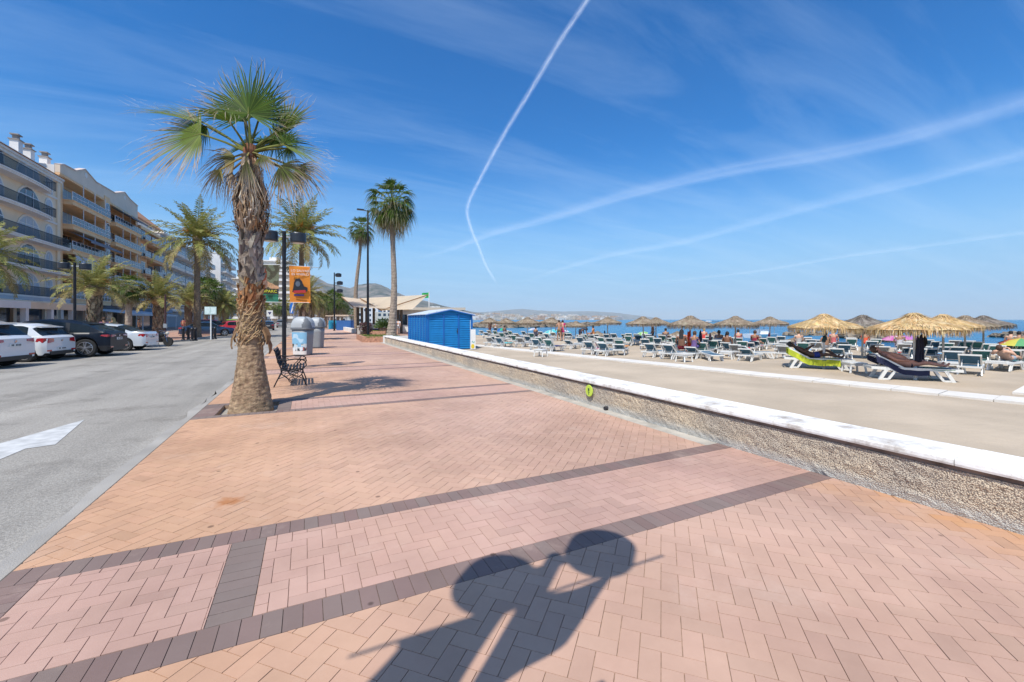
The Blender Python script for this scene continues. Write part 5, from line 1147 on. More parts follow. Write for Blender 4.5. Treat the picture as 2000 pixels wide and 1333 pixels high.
# sail canopy
sc_ = thing('sail_canopy', 'beige sail canopy with two raised wings on dark posts by the beach cafe', 'canopy', (0, 0, 0))
SAIL = M('sail_cloth', (.78, .66, .50), .8, var=.06, scale=1, trans=.45); SAILB = M('sail_beam', (.30, .17, .08), .7)
def sail(name, A, B, C, D, mat, parent, n=14, sag=.25):
    mb = MB(); A, B, C, D = map(V, (A, B, C, D))
    mb.grid(lambda u, v: A.lerp(B, u).lerp(D.lerp(C, u), v)-UP*sag*sin(pi*u)*sin(pi*v), n, n); mb.build(name, mat, parent, True)
def q(u, v, d): x, y = pd(u, d); return (x, y, zat(v, d))
sail('sail', q(667, 580, 57), q(770, 592, 57), q(800, 606, 45), q(690, 600, 47), SAIL, sc_, sag=.1)
sail('sail', q(703, 583, 56), q(836, 576, 50), q(806, 604, 44), q(745, 607, 46), SAIL, sc_, sag=.15)
for a, b in (((703, 583, 56), (745, 607, 46)), ((745, 606.5, 46), (836, 576.5, 49)), ((667, 580, 57), (690, 600.5, 47))):
    mb = MB(); mb.bar(q(*a), q(*b), .07, .12); mb.build('beam', SAILB, sc_)
for u, d in ((699, 50), (707, 55), (716, 50), (730, 56), (771, 50), (778, 53), (784, 50)):
    x, y = pd(u, d); mb = MB(); mb.tube([(x, y, 0), (x, y, zat(597, d))], .16, 8); mb.build('post', M('brown_post', (.10, .075, .055), .7), sc_)
kd = thing('cafe_kiosk', 'white cafe counter with a dark band under the sail canopy', 'kiosk', at(738, 52, 0), -.3); mb = MB(); mb.box(-2.2, 2.8, -.4, .4, 0, 1.05); mb.build('counter', WALLW, kd); mb = MB(); mb.box(-1.4, 1.0, -.43, -.4, .35, .5); mb.build('band', MATS['print_navy'], kd)
pl = thing('potted_plant', 'dark plant in a large brown pot under the sail canopy', 'plant', at(750, 46, 0)); mb = MB(); mb.lathe([(.45, 0), (.62, .7), (.66, .75)], 14); mb.build('pot', M('pot_brown', (.14, .09, .07), .8), pl); mb = MB(); random.seed(6)
for k in range(500): d = V((random.gauss(0, 1), random.gauss(0, 1), abs(random.gauss(0, 1)))).normalized(); p = V((0, 0, .75))+d*random.uniform(.2, 1.0); e = d.orthogonal().normalized()*.08; mb.poly([p-e, p+e, p+d*.25], jit((.09, .14, .04), .4))
mb.build('foliage', LEAF, pl)
fl = thing('flag', 'green flag on a white pole beyond the sail canopy tip', 'flag', at(838, 60, 0)); zt = zat(570, 60); mb = MB(); mb.tube([(0, 0, 0), (0, 0, zt)], .06, 8); mb.build('pole', MATS['sign_white'], fl)
mb = MB(); mb.grid(lambda u, v: V((0, 0, zt-.1))-RV*u*1.0+FV*.12*sin(u*6)-UP*(v*.75+u*.12), 10, 4); mb.build('flag_cloth', M('flag_green', (.02, .42, .10), .7, trans=.3), fl)
rs = thing('beach_restaurant', 'low white flat-roofed beach building between the canopy and the blue hut', 'building', at(822, 58, -.1), -.3); mb = MB(); mb.box(-3.4, 5.5, 0, 4, 0, 3.0); mb.build('wall', WALLW, rs); mb = MB(); mb.box(-3.8, 6, -1.2, 4.3, 3.0, 3.35); mb.build('roof', Pm('roof_buff', (.52, .46, .38)), rs); boxes('window', GLASSD, rs, [(a, a+1.2, -.03, -.005, 1, 2.4) for a in (-3, -1.2, .6, 2.4)])
# second low white wall along the far promenade
fw = thing('low_wall', 'low white wall along the beach side of the far promenade', 'wall', (0, 0, 0)); mb = MB(); mb.prism([(5.0, 55), (5.4, 55), (5.3, 100), (4.9, 100)], 0, .5); mb.build('wall_block', WHITE, fw)
for i, (u, d, w, c) in enumerate(((662, 75, 3.0, (.02, .30, .48)), (676, 66, 2.4, (.03, .12, .35)))):
    b = thing('kiosk', ['turquoise kiosk at the far promenade beside the floodlight pole', 'dark blue stall right of the turquoise kiosk'][i], 'kiosk', at(u, d, 0), -.3); mb = MB(); mb.box(-w/2, w/2, -1, 1, 0, 1.5); mb.build('counter', M(f'kiosk_{i}', c, .5), b); mb = MB(); mb.box(-w/2-.4, w/2+.4, -1.4, 1.3, 2.2, 2.35); mb.build('roof', M('kiosk_roof', (.62, .5, .38), .8), b); boxes('post', STEEL, b, [(s*w/2-.04, s*w/2+.04, -1, -.92, 1.5, 2.2) for s in (-1, 1)])
# ================================================================ CARS
random.seed(61)
TYRE = M('tyre', (.02, .02, .02), .85, bump=.2); RIM = M('rim', (.5, .5, .52), .3, .8); RIMD = M('rim_dark', (.04, .04, .045), .5); CGLASS = M('car_glass', (.012, .018, .022), .25, var=.05, spec=.3)
REDL = M('tail_red', (.42, .008, .012), .12, coat=1); PLATE = M('number_plate', (.7, .7, .68), .4); CHROME = M('chrome', (.6, .6, .62), .12, 1.); BLKP = M('black_trim', (.018, .018, .02), .5); PRINT = M('plate_print', (.02, .02, .03), .6)
def paint(name, c): return M(name, c, .28, .0, var=.02, scale=1, spec=.5, coat=1)
def ip(tab, x):
    for (a, va), (b, vb) in zip(tab, tab[1:]):
        if a <= x <= b:
            t = (x-a)/(b-a) if b > a else 0; return lerp(va, vb, t*t*(3-2*t)*.5+t*.5)
    return tab[0][1] if x < tab[0][0] else tab[-1][1]
# profiles: x from rear (0) to front (L)
KINDS = {
 'suv': dict(L=4.6, W=1.88, belt=[(0, .98), (.25, 1.05), (1.2, 1.04), (3.2, .98), (4.4, .90), (4.6, .66)], roof=[(0, 1.0), (.16, 1.08), (.62, 1.55), (.9, 1.64), (2.0, 1.68), (2.7, 1.60), (3.55, 1.02), (4.4, .91), (4.6, .67)], wh=(.82, 3.62), r=.36, gl=(.5, 3.3), rw=(.2, .62), ws=(2.75, 3.5)),
 'coupe_suv': dict(L=4.75, W=1.92, belt=[(0, 1.0), (.2, 1.08), (1.2, 1.06), (3.3, 1.0), (4.5, .90), (4.75, .64)], roof=[(0, 1.02), (.18, 1.10), (.95, 1.50), (1.6, 1.62), (2.4, 1.66), (2.9, 1.60), (3.7, 1.04), (4.55, .92), (4.75, .65)], wh=(.85, 3.78), r=.40, gl=(.75, 3.4), rw=(.25, 1.0), ws=(2.95, 3.65)),
 'hatch': dict(L=4.05, W=1.75, belt=[(0, .90), (.2, .98), (1.1, .98), (2.9, .90), (3.85, .80), (4.05, .58)], roof=[(0, .94), (.12, 1.02), (.55, 1.40), (.8, 1.48), (1.7, 1.52), (2.3, 1.46), (3.1, .94), (3.85, .81), (4.05, .59)], wh=(.66, 3.22), r=.32, gl=(.42, 2.9), rw=(.14, .55), ws=(2.35, 3.05)),
 'saloon': dict(L=4.6, W=1.80, belt=[(0, .86), (.15, .98), (1.2, .96), (3.2, .92), (4.4, .80), (4.6, .56)], roof=[(0, .88), (.12, 1.0), (.55, 1.03), (1.35, 1.38), (2.0, 1.45), (2.5, 1.43), (3.4, .96), (4.4, .81), (4.6, .57)], wh=(.88, 3.68), r=.33, gl=(.85, 3.2), rw=(.62, 1.3), ws=(2.6, 3.35))}
def wheel(parent, x, y, r, s, dark=False, spokes=10):
    mb = MB(); mb.T = Matrix.Translation((x, y, r)) @ Matrix.Rotation(-s*pi/2, 4, 'X')
    mb.lathe([(r*.66, -.11), (r*.93, -.115), (r, -.09), (r, .09), (r*.93, .112), (r*.70, .115), (r*.66, .10)], 28)
    w = mb.build('wheel', TYRE, parent); mb = MB(); mb.T = Matrix.Translation((x, y, r)) @ Matrix.Rotation(-s*pi/2, 4, 'X')
    mb.lathe([(r*.67, .06), (r*.69, .118), (r*.65, .122), (r*.62, .09), (r*.60, .03), (.02, .025)], 28, mi=0); mb.lathe([(r*.13, .1), (r*.1, .125), (.01, .127)], 12, mi=0)
    for k in range(spokes):
        a = 2*pi*k/spokes; a2 = a+(.22 if k % 2 else -.22)*.7; mb.bar((r*.1*cos(a), r*.1*sin(a), .108), (r*.64*cos(a2), r*.64*sin(a2), .104), .035, .02, up=(0, 0, 1), mi=0)
    mb.f = mb.f; me = mb.build('rim', RIMD if dark else RIM, w); return w
def car(name, kind, loc, heading, pm, label, group=None, lamp=None, low=None, fine=True, sc=1.0):
    K = KINDS[kind]; t = thing(name, label, 'car', loc, heading, group); L, W, r = K['L'], K['W'], K['r']; w2 = W/2
    xs = sorted(set([round(x, 3) for x in [0, .02, .06, .12, .2, L-.2, L-.1, L-.03, L]+[L*k/34 for k in range(1, 34)]+[c+r*1.12*cos(a) for c in K['wh'] for a in [pi*j/10 for j in range(11)]]+list(K['rw'])+list(K['ws'])]))
    mats = [pm, CGLASS, BLKP]; mb = MB(); prev = None; px = None
    for x in xs:
        zb = .24 if .1 < x < L-.1 else .32
        for c in K['wh']:
            if abs(x-c) < r*1.12: zb = max(zb, r+sqrt(max(0, (r*1.12)**2-(x-c)**2)))
        bl = ip(K['belt'], x); rf = max(bl+.012, ip(K['roof'], x)); e = min(1, x/.22); f = min(1, (L-x)/.5); w = w2*(.90+.10*sin(e*pi/2))*(.80+.20*sin(f*pi/2)); cab = min(1, max(0, (rf-bl)/.45))
        wr = w*lerp(.90, .835, cab); hz = min(max(zb+.14, .62), bl-.02)
        pts = [(0, zb), (w*.82, zb), (w*.965, zb+.02), (w*1.0, min(hz, max(zb+.06, .5))), (w*1.0, max(zb+.08, min(bl-.10, hz+.12))), (w*.965, bl), (lerp(w*.94, wr, .08), bl+.03*cab+.002), (wr*1.02, lerp(bl, rf, .88)), (wr*.86, rf), (0, rf+.035*cab+.01)]
        row = [mb.av((x, y, z)) for y, z in pts]+[mb.av((x, -y, z)) for y, z in pts[-2:0:-1]]
        if prev:
            n = len(row); xm = (x+px)/2
            for j in range(n):
                k = j if j < 9 else n-1-j; mi = 0
                if cab > .2:
                    if k == 6 and K['gl'][0] < xm < K['gl'][1]:
                        mi = 1
                        for pil in (L*.30, L*.47): mi = 0*mi if False else (2 if abs(xm-pil) < .05 else mi)
                        if kind == 'suv' or kind == 'hatch':
                            if xm < K['gl'][0]+.18: mi = 0
                    if k in (7, 8) and (K['rw'][0] < xm < K['rw'][1]-.06 or K['ws'][0] < xm < K['ws'][1]): mi = 1 if k == 8 or True else 0
                    if k == 7 and not (K['rw'][0] < xm < K['rw'][1]-.06 or K['ws'][0] < xm < K['ws'][1]): mi = 0
                if k in (0, 1) or (k == 2 and kind in ('suv', 'coupe_suv')): mi = 2
                if kind in ('suv', 'coupe_suv') and xm < .5 and k in (2, 3) and xm < .25: mi = 2 if k == 2 else 0
                mb.face((prev[j], row[j], row[(j+1) % n], prev[(j+1) % n]), mi)
        else: mb.face(row, 0)
        prev = row; px = x
    mb.face(prev[::-1], 0)
    b = mb.build('body', mats, t)
    me = b.data; me.polygons.foreach_set('use_smooth', [True]*len(me.polygons)); 
    me.set_sharp_from_angle(angle=R(32))
    for x in K['wh']:
        for s in (-1, 1): wheel(t, x, s*(w2-.12), r, s, kind == 'saloon' and 0)
    # rear details (x = 0 side)
    zb_ = ip(K['belt'], 0)
    for s in (-1, 1):
        mb = MB(); lz = {'suv': (.86, 1.0), 'coupe_suv': (.88, .99), 'hatch': (.74, .93), 'saloon': (.74, .90)}[kind]; il = {'suv': .36, 'coupe_suv': .48, 'hatch': .34, 'saloon': .30}[kind]
        pr = [(-.025, s*(w2*.90-il), lz[0]+.04), (-.03, s*(w2*.82), lz[0]), (.10, s*(w2*.972), lz[0]+.01), (.30, s*(w2*1.005), lz[0]+.06), (.26, s*(w2*.995), lz[1]), (.06, s*(w2*.96), lz[1]+.01), (-.012, s*(w2*.80), lz[1]), (-.012, s*(w2*.90-il), lz[1]-.02)]
        o = [mb.av(p) for p in pr]; i = [mb.av((p[0]+.06, p[1]*.94, p[2])) for p in pr]
        mb.face((o[0], o[1], o[6], o[7])); mb.face((o[1], o[2], o[5], o[6])); mb.face((o[2], o[3], o[4], o[5])); n = 8
        for j in range(n): mb.face((o[j], i[j], i[(j+1) % n], o[(j+1) % n]))
        mb.build('tail_light', REDL, t)
        mb = MB(); mb.box(-.012, .03, min(s*(w2*.88), s*(w2*.62)), max(s*(w2*.88), s*(w2*.62)), .40, .46); mb.build('reflector', REDL, t)
        mb = MB(); xm = L*.66; mb.box(xm, xm+.16, min(s*(w2*.93), s*(w2+.17)), max(s*(w2*.93), s*(w2+.17)), ip(K['belt'], xm)+.02, ip(K['belt'], xm)+.17); mb.build('wing_mirror', pm, t)
        mb = MB(); mb.box(L-.22, L-.04, min(s*w2*.5, s*w2*.82), max(s*w2*.5, s*w2*.82), .62, .74); mb.build('headlight', LENS, t)
    z = {'suv': .78, 'coupe_suv': .80, 'hatch': .50, 'saloon': .72}[kind]; mb = MB(); mb.box(-.022, .03, -.26, .26, z-.055, z+.055); pl = mb.build('number_plate', PLATE, t)
    mb = MB(); [mb.box(-.026, -.0225, -.2+k*.058, -.165+k*.058, z-.03, z+.03) for k in range(7) if k != 4]; mb.build('plate_letters', PRINT, pl)
    mb = MB(); mb.box(-.03, .05, -w2*.72, w2*.72, .26, .40); mb.build('rear_bumper_trim', BLKP if kind != 'saloon' else pm, t)
    mb = MB(); z = zb_+.02; mb.lathe([(.05, -.01), (.045, .012)], 12, (0, 0, 0)); 
    mb.v = [(-.016-v_[2]*.5, v_[1], v_[0]+z-.09) for v_ in mb.v]; mb.build('emblem', CHROME, t)
    if kind in ('suv', 'hatch', 'coupe_suv'):
        x1 = K['rw'][1]; zt = ip(K['roof'], x1)-.01; mb = MB(); mb.prism([(x1-.26, zt-.045), (x1+.1, zt-.0), (x1+.1, zt+.045), (x1-.26, zt-.015)], -w2*.66, w2*.66, 'y'); mb.build('spoiler', pm, t)
        mb = MB(); zz = ip(K['roof'], K['rw'][0])+.02; mb.bar((K['rw'][0]-.02, -.05, zz+.02), (K['rw'][0]+.12, .32, zz+.12), .025); mb.build('rear_wiper', BLKP, t)
    for s in (-1, 1):
        for xd in (L*.34, L*.52): mb = MB(); mb.box(xd, xd+.2, min(s*w2*.97, s*(w2+.015)), max(s*w2*.97, s*(w2+.015)), .80, .835); mb.build('door_handle', CHROME if fine else pm, t)
    if sc != 1: t.scale = (sc,)*3
    return t
WH = paint('car_white', (.70, .71, .72)); NAVY = M('car_navy', (.005, .009, .018), .38, var=.02, spec=.3); SILV = paint('car_silver', (.58, .62, .66)); BLUEC = paint('car_dark_blue', (.012, .035, .085)); MAR = paint('car_maroon', (.18, .02, .02)); YGR = paint('car_lime', (.48, .62, .04)); REDC = paint('car_red', (.5, .02, .02)); GRYC = paint('car_grey', (.22, .23, .24)); BLK = paint('car_black', (.012, .012, .014))
def place(u, v, d=None, z=ZR):
    return gp(u, v, z)+(z,) if d is None else at(u, d, z)
def hd_(a): return pi-R(a)
car('parked_car', 'suv', (-9.2, 20.95, ZR), hd_(10), WH, 'white sport utility car nearest the left edge, with a dark lower bumper')
car('parked_car', 'hatch', (-9.15, 23.94, ZR), hd_(10), WH, 'small white hatchback parked between the white sport utility car and the dark one')
car('parked_car', 'coupe_suv', (-7.98, 26.1, ZR), hd_(3), NAVY, 'dark navy estate car with large silver wheels and a sloping rear window')
car('parked_car', 'saloon', (-7.75, 29.97, ZR), hd_(5), SILV, 'silver white saloon parked beyond the dark navy estate car')
# low dark car on the far side of the island and the cars beyond it
c = at(349, 41.5, ZR); car('parked_car', 'saloon', (c[0], c[1], c[2]), R(12), BLUEC, 'dark blue saloon seen side-on behind the tall date palm trunk and bollards')
for u, d, k, pm, h, lb in ((398, 50, 'suv', MAR, 12, 'maroon car roof behind the dark blue saloon'), (428, 58, 'hatch', GRYC, 12, 'grey hatchback beyond the maroon car'), (448, 70, 'suv', YGR, 12, 'lime yellow vehicle farthest of the row left of the big palm'), (446, 54, 'saloon', WH, 12, 'white saloon behind the pale signpost'),
        (513, 80, 'suv', WH, 100, 'white van-like car just right of the big fan palm trunk down the street'), (524, 84, 'hatch', REDC, 100, 'red car far down the street'), (534, 74, 'hatch', BLUEC, 95, 'blue car far down the street right of the red car'), (545, 66, 'saloon', BLK, 95, 'dark car just left of the banner lamp post down the street'), (566, 88, 'suv', GRYC, 92, 'grey vehicle just right of the banner lamp post far down the street'), (460, 48, 'hatch', REDC, 20, 'dark red car nearly hidden by the big palm trunk')):
    x, y, z = at(u, d, ZR); car('parked_car', k, (x-1.5, y, z), R(h), pm, lb, 'distant cars down the street')
# motorbike
mb_ = thing('motorbike', 'black motorbike parked at the end of the row of cars', 'motorbike', at(309, 26.4, ZR), hd_(25)+pi)
for x in (-.62, .62): mb = MB(); mb.T = Matrix.Translation((x, 0, .3)) @ Matrix.Rotation(pi/2, 4, 'X'); mb.lathe([(.2, -.05), (.28, -.055), (.3, 0), (.28, .055), (.2, .05)], 20); mb.tube([(-.2, 0, 0), (.2, 0, 0)], .02); mb.tube([(0, -.2, 0), (0, .2, 0)], .02); mb.build('wheel', TYRE, mb_)
mb = MB(); mb.bar((-.75, 0, .78), (-.1, 0, .76), .24, .1); mb.build('seat', BLKP, mb_)
mb = MB(); mb.ball((.15, 0, .74), .2, sq=(1.3, .7, .8)); mb.box(-.3, .3, -.14, .14, .28, .62); mb.ball((-.75, 0, .68), .14, sq=(1.5, .7, .6)); mb.build('body', BLK, mb_)
mb = MB(); mb.tube([(.62, .08, .3), (.42, .08, .88)], .022); mb.tube([(.62, -.08, .3), (.42, -.08, .88)], .022); mb.tube([(.36, -.36, 1.0), (.42, -.1, .95), (.42, .1, .95), (.36, .36, 1.0)], .016); mb.build('handlebar', CHROME, mb_)
mb = MB(); mb.tube([(-.1, .16, .3), (-.7, .19, .38)], [.035, .055], 10); mb.build('exhaust', CHROME, mb_); mb = MB(); mb.ball((.56, 0, .82), .1); mb.build('headlight', LENS, mb_)
mb = MB(); mb.tube([(-.1, .1, .3), (-.15, .3, .0)], .015); mb.build('side_stand', CHROME, mb_)
# ================================================================ BEACH
random.seed(71)
STRAW = M('thatch', (1, 1, 1), .95, vcol=True, var=.18, scale=9, bump=.5, bscale=60, spec=.1, trans=.08); POLEM = M('wood_pole', (.50, .44, .36), .85, var=.2, scale=7); POLEW = M('white_pole', (.66, .66, .64), .7, var=.08)
def thatch_mesh(seed, pal, gold):
    random.seed(seed); mb = MB(); prof = [(.03, 1.90), (.12, 1.885), (.19, 1.83), (.27, 1.775), (.45, 1.70), (.70, 1.615), (.92, 1.54), (1.08, 1.475), (1.12, 1.42)]
    n = 40; rg = []
    for k, (r, z) in enumerate(prof):
        row = []
        for j in range(n):
            a = 2*pi*j/n; q = r*(1+.03*mnoise.noise((cos(a)*2, sin(a)*2, seed)))+.012*random.uniform(-1, 1); zz = z+.02*mnoise.noise((cos(a)*3, sin(a)*3, k+seed))+.008*random.uniform(-1, 1)
            row.append(mb.av((q*cos(a), q*sin(a), zz), jit(random.choice(pal), .22)))
        rg.append(row)
    for a, b in zip(rg, rg[1:]):
        for j in range(n): mb.face((a[j], a[(j+1) % n], b[(j+1) % n], b[j]))
    mb.face(rg[0])
    for k in range(1500):                           # straw strands combed down the cone and hanging at the eave
        a = random.uniform(0, 2*pi); t = random.random()**.5
        i = min(int(t*8), 7); f = t*8-i; r = lerp(prof[i][0], prof[i+1][0], f); z = lerp(prof[i][1], prof[i+1][1], f); h = V((cos(a), sin(a), 0)); s = h.cross(UP)
        p = h*r+UP*(z+.006); L = random.uniform(.1, .24)
        if t > .86: q = p+h*random.uniform(-.03, .05)-UP*random.uniform(.07, .25)+s*random.uniform(-.04, .04)
        else: q = p+h*L*.9-UP*(L*.36-random.uniform(0, .03))+s*random.uniform(-.05, .05)
        w = random.uniform(.004, .014); mb.poly([p-s*w, p+s*w, q+s*w*.3, q-s*w*.3], jit(random.choice(pal), .3))
    for k in range(60):
        a = random.uniform(0, 2*pi); h = V((cos(a), sin(a), 0)); s = h.cross(UP)*.006; p = h*.06+UP*1.87; mb.poly([p-s, p+s, p+h*random.uniform(.02, .1)+UP*random.uniform(.0, .07)], random.choice(pal))
    for k in range(500):                            # underside fringe
        a = random.uniform(0, 2*pi); h = V((cos(a), sin(a), 0)); s = h.cross(UP)*random.uniform(.005, .014); p = h*random.uniform(1.0, 1.12)+UP*1.47; q = p-UP*random.uniform(.12, .27)+h*random.uniform(-.06, .03); mb.poly([p-s, p+s, q+s*.4, q-s*.4], jit(random.choice(pal), .35))
    return mb.mesh('thatch', STRAW)
PG = [(.60, .41, .19), (.64, .47, .25), (.50, .33, .15), (.66, .51, .30)]; PB = [(.30, .235, .17), (.37, .30, .22), (.24, .18, .125), (.42, .34, .25)]; PA = [(.22, .19, .16), (.28, .25, .21), (.17, .14, .12)]
TM = {'g': [thatch_mesh(1, PG, 1), thatch_mesh(2, PG, 1)], 'b': [thatch_mesh(3, PB, 0), thatch_mesh(4, PB, 0), thatch_mesh(5, PB, 0)], 'a': [thatch_mesh(6, PA, 0)]}
mb = MB(); mb.lathe([(.045, 0), (.04, .5), (.035, 1.82)], 8); POLE_W = mb.mesh('pole', POLEW); mb = MB(); mb.lathe([(.045, 0), (.04, .5), (.035, 1.82)], 8); POLE_B = mb.mesh('pole', POLEM)
mb = MB()
for k in range(8): a = 2*pi*k/8; mb.bar((.03*cos(a), .03*sin(a), 1.76), (1.0*cos(a), 1.0*sin(a), 1.44), .02)
for r, z in ((.55, 1.585), (.98, 1.45)): mb.tube([(r*cos(2*pi*k/16), r*sin(2*pi*k/16), z) for k in range(17)], .012, 4, caps=False)
RIBS = mb.mesh('ribs', POLEM)
def parasol(u, d, kind, label, i, tilt=0, s=1., white=False):
    x, y = pd(u, d); t = thing('straw_parasol', label, 'parasol', (x, y, sandz(x, y)-.02), random.uniform(0, 6), 'straw parasols on the beach', sc=s)
    for me, nm in ((POLE_W if white else POLE_B, 'pole'), (TM[kind][i % len(TM[kind])], 'thatch'), (RIBS, 'ribs')): link(bpy.data.objects.new(nm, me), t)
    t.scale = (s, s, 1.02); t.rotation_euler.x = tilt; return t
PAR = [ # u, d, kind, short name, label
 (1609, 14.9, 'g', 'leftmost golden parasol', 'leftmost of the golden straw parasols on a pale pole behind the yellow towel lounger', .97, 1),
 (1787.5, 12.1, 'g', 'nearest golden parasol', 'nearest golden straw parasol with dark clothes hanging from its white pole', 1.0, 1),
 (1842, 16.3, 'g', 'golden parasol right of the nearest one', 'golden straw parasol just right of the nearest one, on a wooden pole', .98, 0),
 (1684, 19, 'a', 'ash grey parasol', 'ash grey straw parasol between the leftmost and the nearest golden ones', 1.0, 0),
 (1884, 20, 'b', 'brown parasol behind the golden pair', 'brown straw parasol half hidden behind the golden pair', 1.0, 0),
 (1921, 21, 'a', 'low grey parasol at the right', 'flat grey straw parasol right of the golden pair, farthest right', .97, 0),
 (1348, 21.2, 'b', 'parasol with the red towel', 'wide brown straw parasol whose white pole carries a hanging red towel', 1.0, 1),
 (1436, 23, 'b', 'parasol right of the red towel one', 'brown straw parasol just right of the one with the red towel', 1.0, 0),
 (1504, 29, 'b', 'parasol with the maroon umbrella', 'brown straw parasol with a closed maroon umbrella at its pole', 1.0, 1),
 (1257, 28, 'b', 'left parasol of the close pair', 'brown straw parasol, left and larger one of the close pair left of the red towel', 1.0, 0),
 (1281, 33, 'b', 'right parasol of the close pair', 'brown straw parasol, right and smaller one of the close pair left of the red towel', 1.0, 0),
 (1187, 35, 'b', 'pointed parasol behind the people', 'pointed brown straw parasol in the middle of the beach, right one of its touching pair', 1.02, 0),
 (1167, 44, 'b', 'small parasol of the touching pair', 'small brown straw parasol, left one of the touching pair mid-beach', 1.0, 0),
 (1124, 41, 'b', 'fifth parasol from the hut', 'brown straw parasol, fifth counting from the blue hut', 1.0, 0),
 (1076, 39, 'b', 'fourth parasol from the hut', 'brown straw parasol, fourth counting from the blue hut', 1.0, 1),
 (1030.5, 35, 'b', 'third parasol from the hut', 'brown straw parasol, third and largest near the blue hut', 1.0, 1),
 (988, 45, 'b', 'second parasol from the hut', 'brown straw parasol, second counting from the blue hut', 1.0, 0),
 (957, 46, 'b', 'parasol nearest the hut', 'brown straw parasol nearest the right side of the blue hut', 1.0, 0),
 (1560, 33, 'b', 'far parasol behind the leftmost golden one', 'far brown straw parasol partly behind the leftmost golden one', .95, 0),
 (1625, 34, 'b', 'far parasol under the leftmost golden one', 'far brown straw parasol seen beneath the leftmost golden one', .95, 0),
 (1395, 36, 'b', 'far parasol between two', 'far brown straw parasol between the red towel one and its right neighbour', .95, 0),
 (1322, 38, 'b', 'far parasol left of the red towel', 'far brown straw parasol behind the left edge of the red towel one', .95, 0),
 (1756, 30, 'b', 'far parasol under the nearest golden', 'far brown straw parasol seen under the nearest golden one', .93, 0)]
BLUEG = M('sling_blue', (.035, .115, .19), .75, var=.15, scale=6); TEALS = M('sling_teal', (.04, .17, .17), .75, var=.15, scale=6); GREYS_ = M('sling_grey', (.25, .26, .27), .8, var=.1)
def lounger_proto(back=48, sl=BLUEG):
    t = thing('sun_lounger', 'x', 'sun lounger', (0, 0, 0), 0, 'sun loungers in rows on the sand'); mb = MB(); W = .30; zt = .33
    for s in (-1, 1):
        mb.bar((.02, s*W, zt), (1.90, s*W, zt-.02), .05, .07); mb.bar((-.0, s*W, zt-.01), (.62, s*W, zt-.05), .045, .05)
    mb.bar((1.88, -W, zt-.02), (1.88, W, zt-.02), .05, .06); mb.bar((.03, -W, zt), (.03, W, zt), .05, .06); mb.bar((.72, -W, zt-.03), (.72, W, zt-.03), .04)
    mb.build('frame', PLW, t)
    for x, dx in ((.34, -.16), (1.55, .17)):
        for s in (-1, 1):
            mb = MB(); mb.bar((x, s*W, zt-.02), (x+dx, s*(W+.01), 0), .045, .075); mb.bar((x-dx*1.3, s*W, zt-.02), (x-dx*.2, s*(W+.005), .03), .04, .055); mb.bar((x-dx*.2, s*(W+.005), .035), (x+dx, s*(W+.01), .035), .035, .045); mb.build('leg', PLW, t)
    mb = MB(); n = 12
    for k in range(n): x0 = lerp(.74, 1.84, k/n); mb.box(x0+.008, x0+1.10/n-.008, -W+.03, W-.03, zt-.015, zt+.005)
    mb.build('seat', PLW if sl is None else sl, t)
    a = R(back); ca, sa = cos(a), sin(a); o = V((.72, 0, zt)); L = .64; mb = MB()
    f = lambda q, y: o+V((-q*ca, y, q*sa))
    for s in (-1, 1): mb.bar(f(0, s*W*.95), f(L, s*W*.95), .05, .05)
    mb.bar(f(L, -W*1.03), f(L, W*1.03), .05, .06); mb.bar(f(.12, -W), f(.12, W), .035)
    mb.bar(f(L*.55, -W*.7), (.30, -W*.7, zt-.03), .025); mb.bar(f(L*.55, W*.7), (.30, W*.7, zt-.03), .025)
    bk = mb.build('backrest', PLW, t); mb = MB(); p = [f(.06, -W*.9), f(.06, W*.9), f(L-.03, W*.9), f(L-.03, -W*.9)]; nn = V((sa, 0, ca))*.008
    ii = [mb.av(q+nn) for q in p]+[mb.av(q-nn) for q in p]
    for qd in ((0, 1, 2, 3), (7, 6, 5, 4), (0, 4, 5, 1), (1, 5, 6, 2), (2, 6, 7, 3), (3, 7, 4, 0)): mb.face([ii[k] for k in qd])
    mb.build('sling', sl or PLW, bk); return t
PROTO = {('b', 48): lounger_proto(43, BLUEG), ('b', 30): lounger_proto(30, BLUEG), ('t', 48): lounger_proto(46, TEALS), ('g', 38): lounger_proto(38, GREYS_), ('b', 5): lounger_proto(6, BLUEG)}
USED = set()
A_ = V((.48, -.876, 0)).normalized(); B_ = V((.876, .48, 0)).normalized(); BR = atan2(B_.y, B_.x)
def lounger(x, y, rz, key, label, sc=.80):
    z = sandz(x+.9*cos(rz), y+.9*sin(rz)); p = PROTO[key]
    if key not in USED: USED.add(key); p.location = (x, y, z); p.rotation_euler = (0, 0, rz); p['label'] = label; p.scale = (sc,)*3; return p
    return dup(p, (x, y, z), rz, label, sc=sc)
KEYS = list(PROTO)
NAMEK = {('b', 48): 'blue-backed', ('b', 30): 'reclined blue', ('t', 48): 'teal-backed', ('g', 38): 'grey', ('b', 5): 'flat blue'}
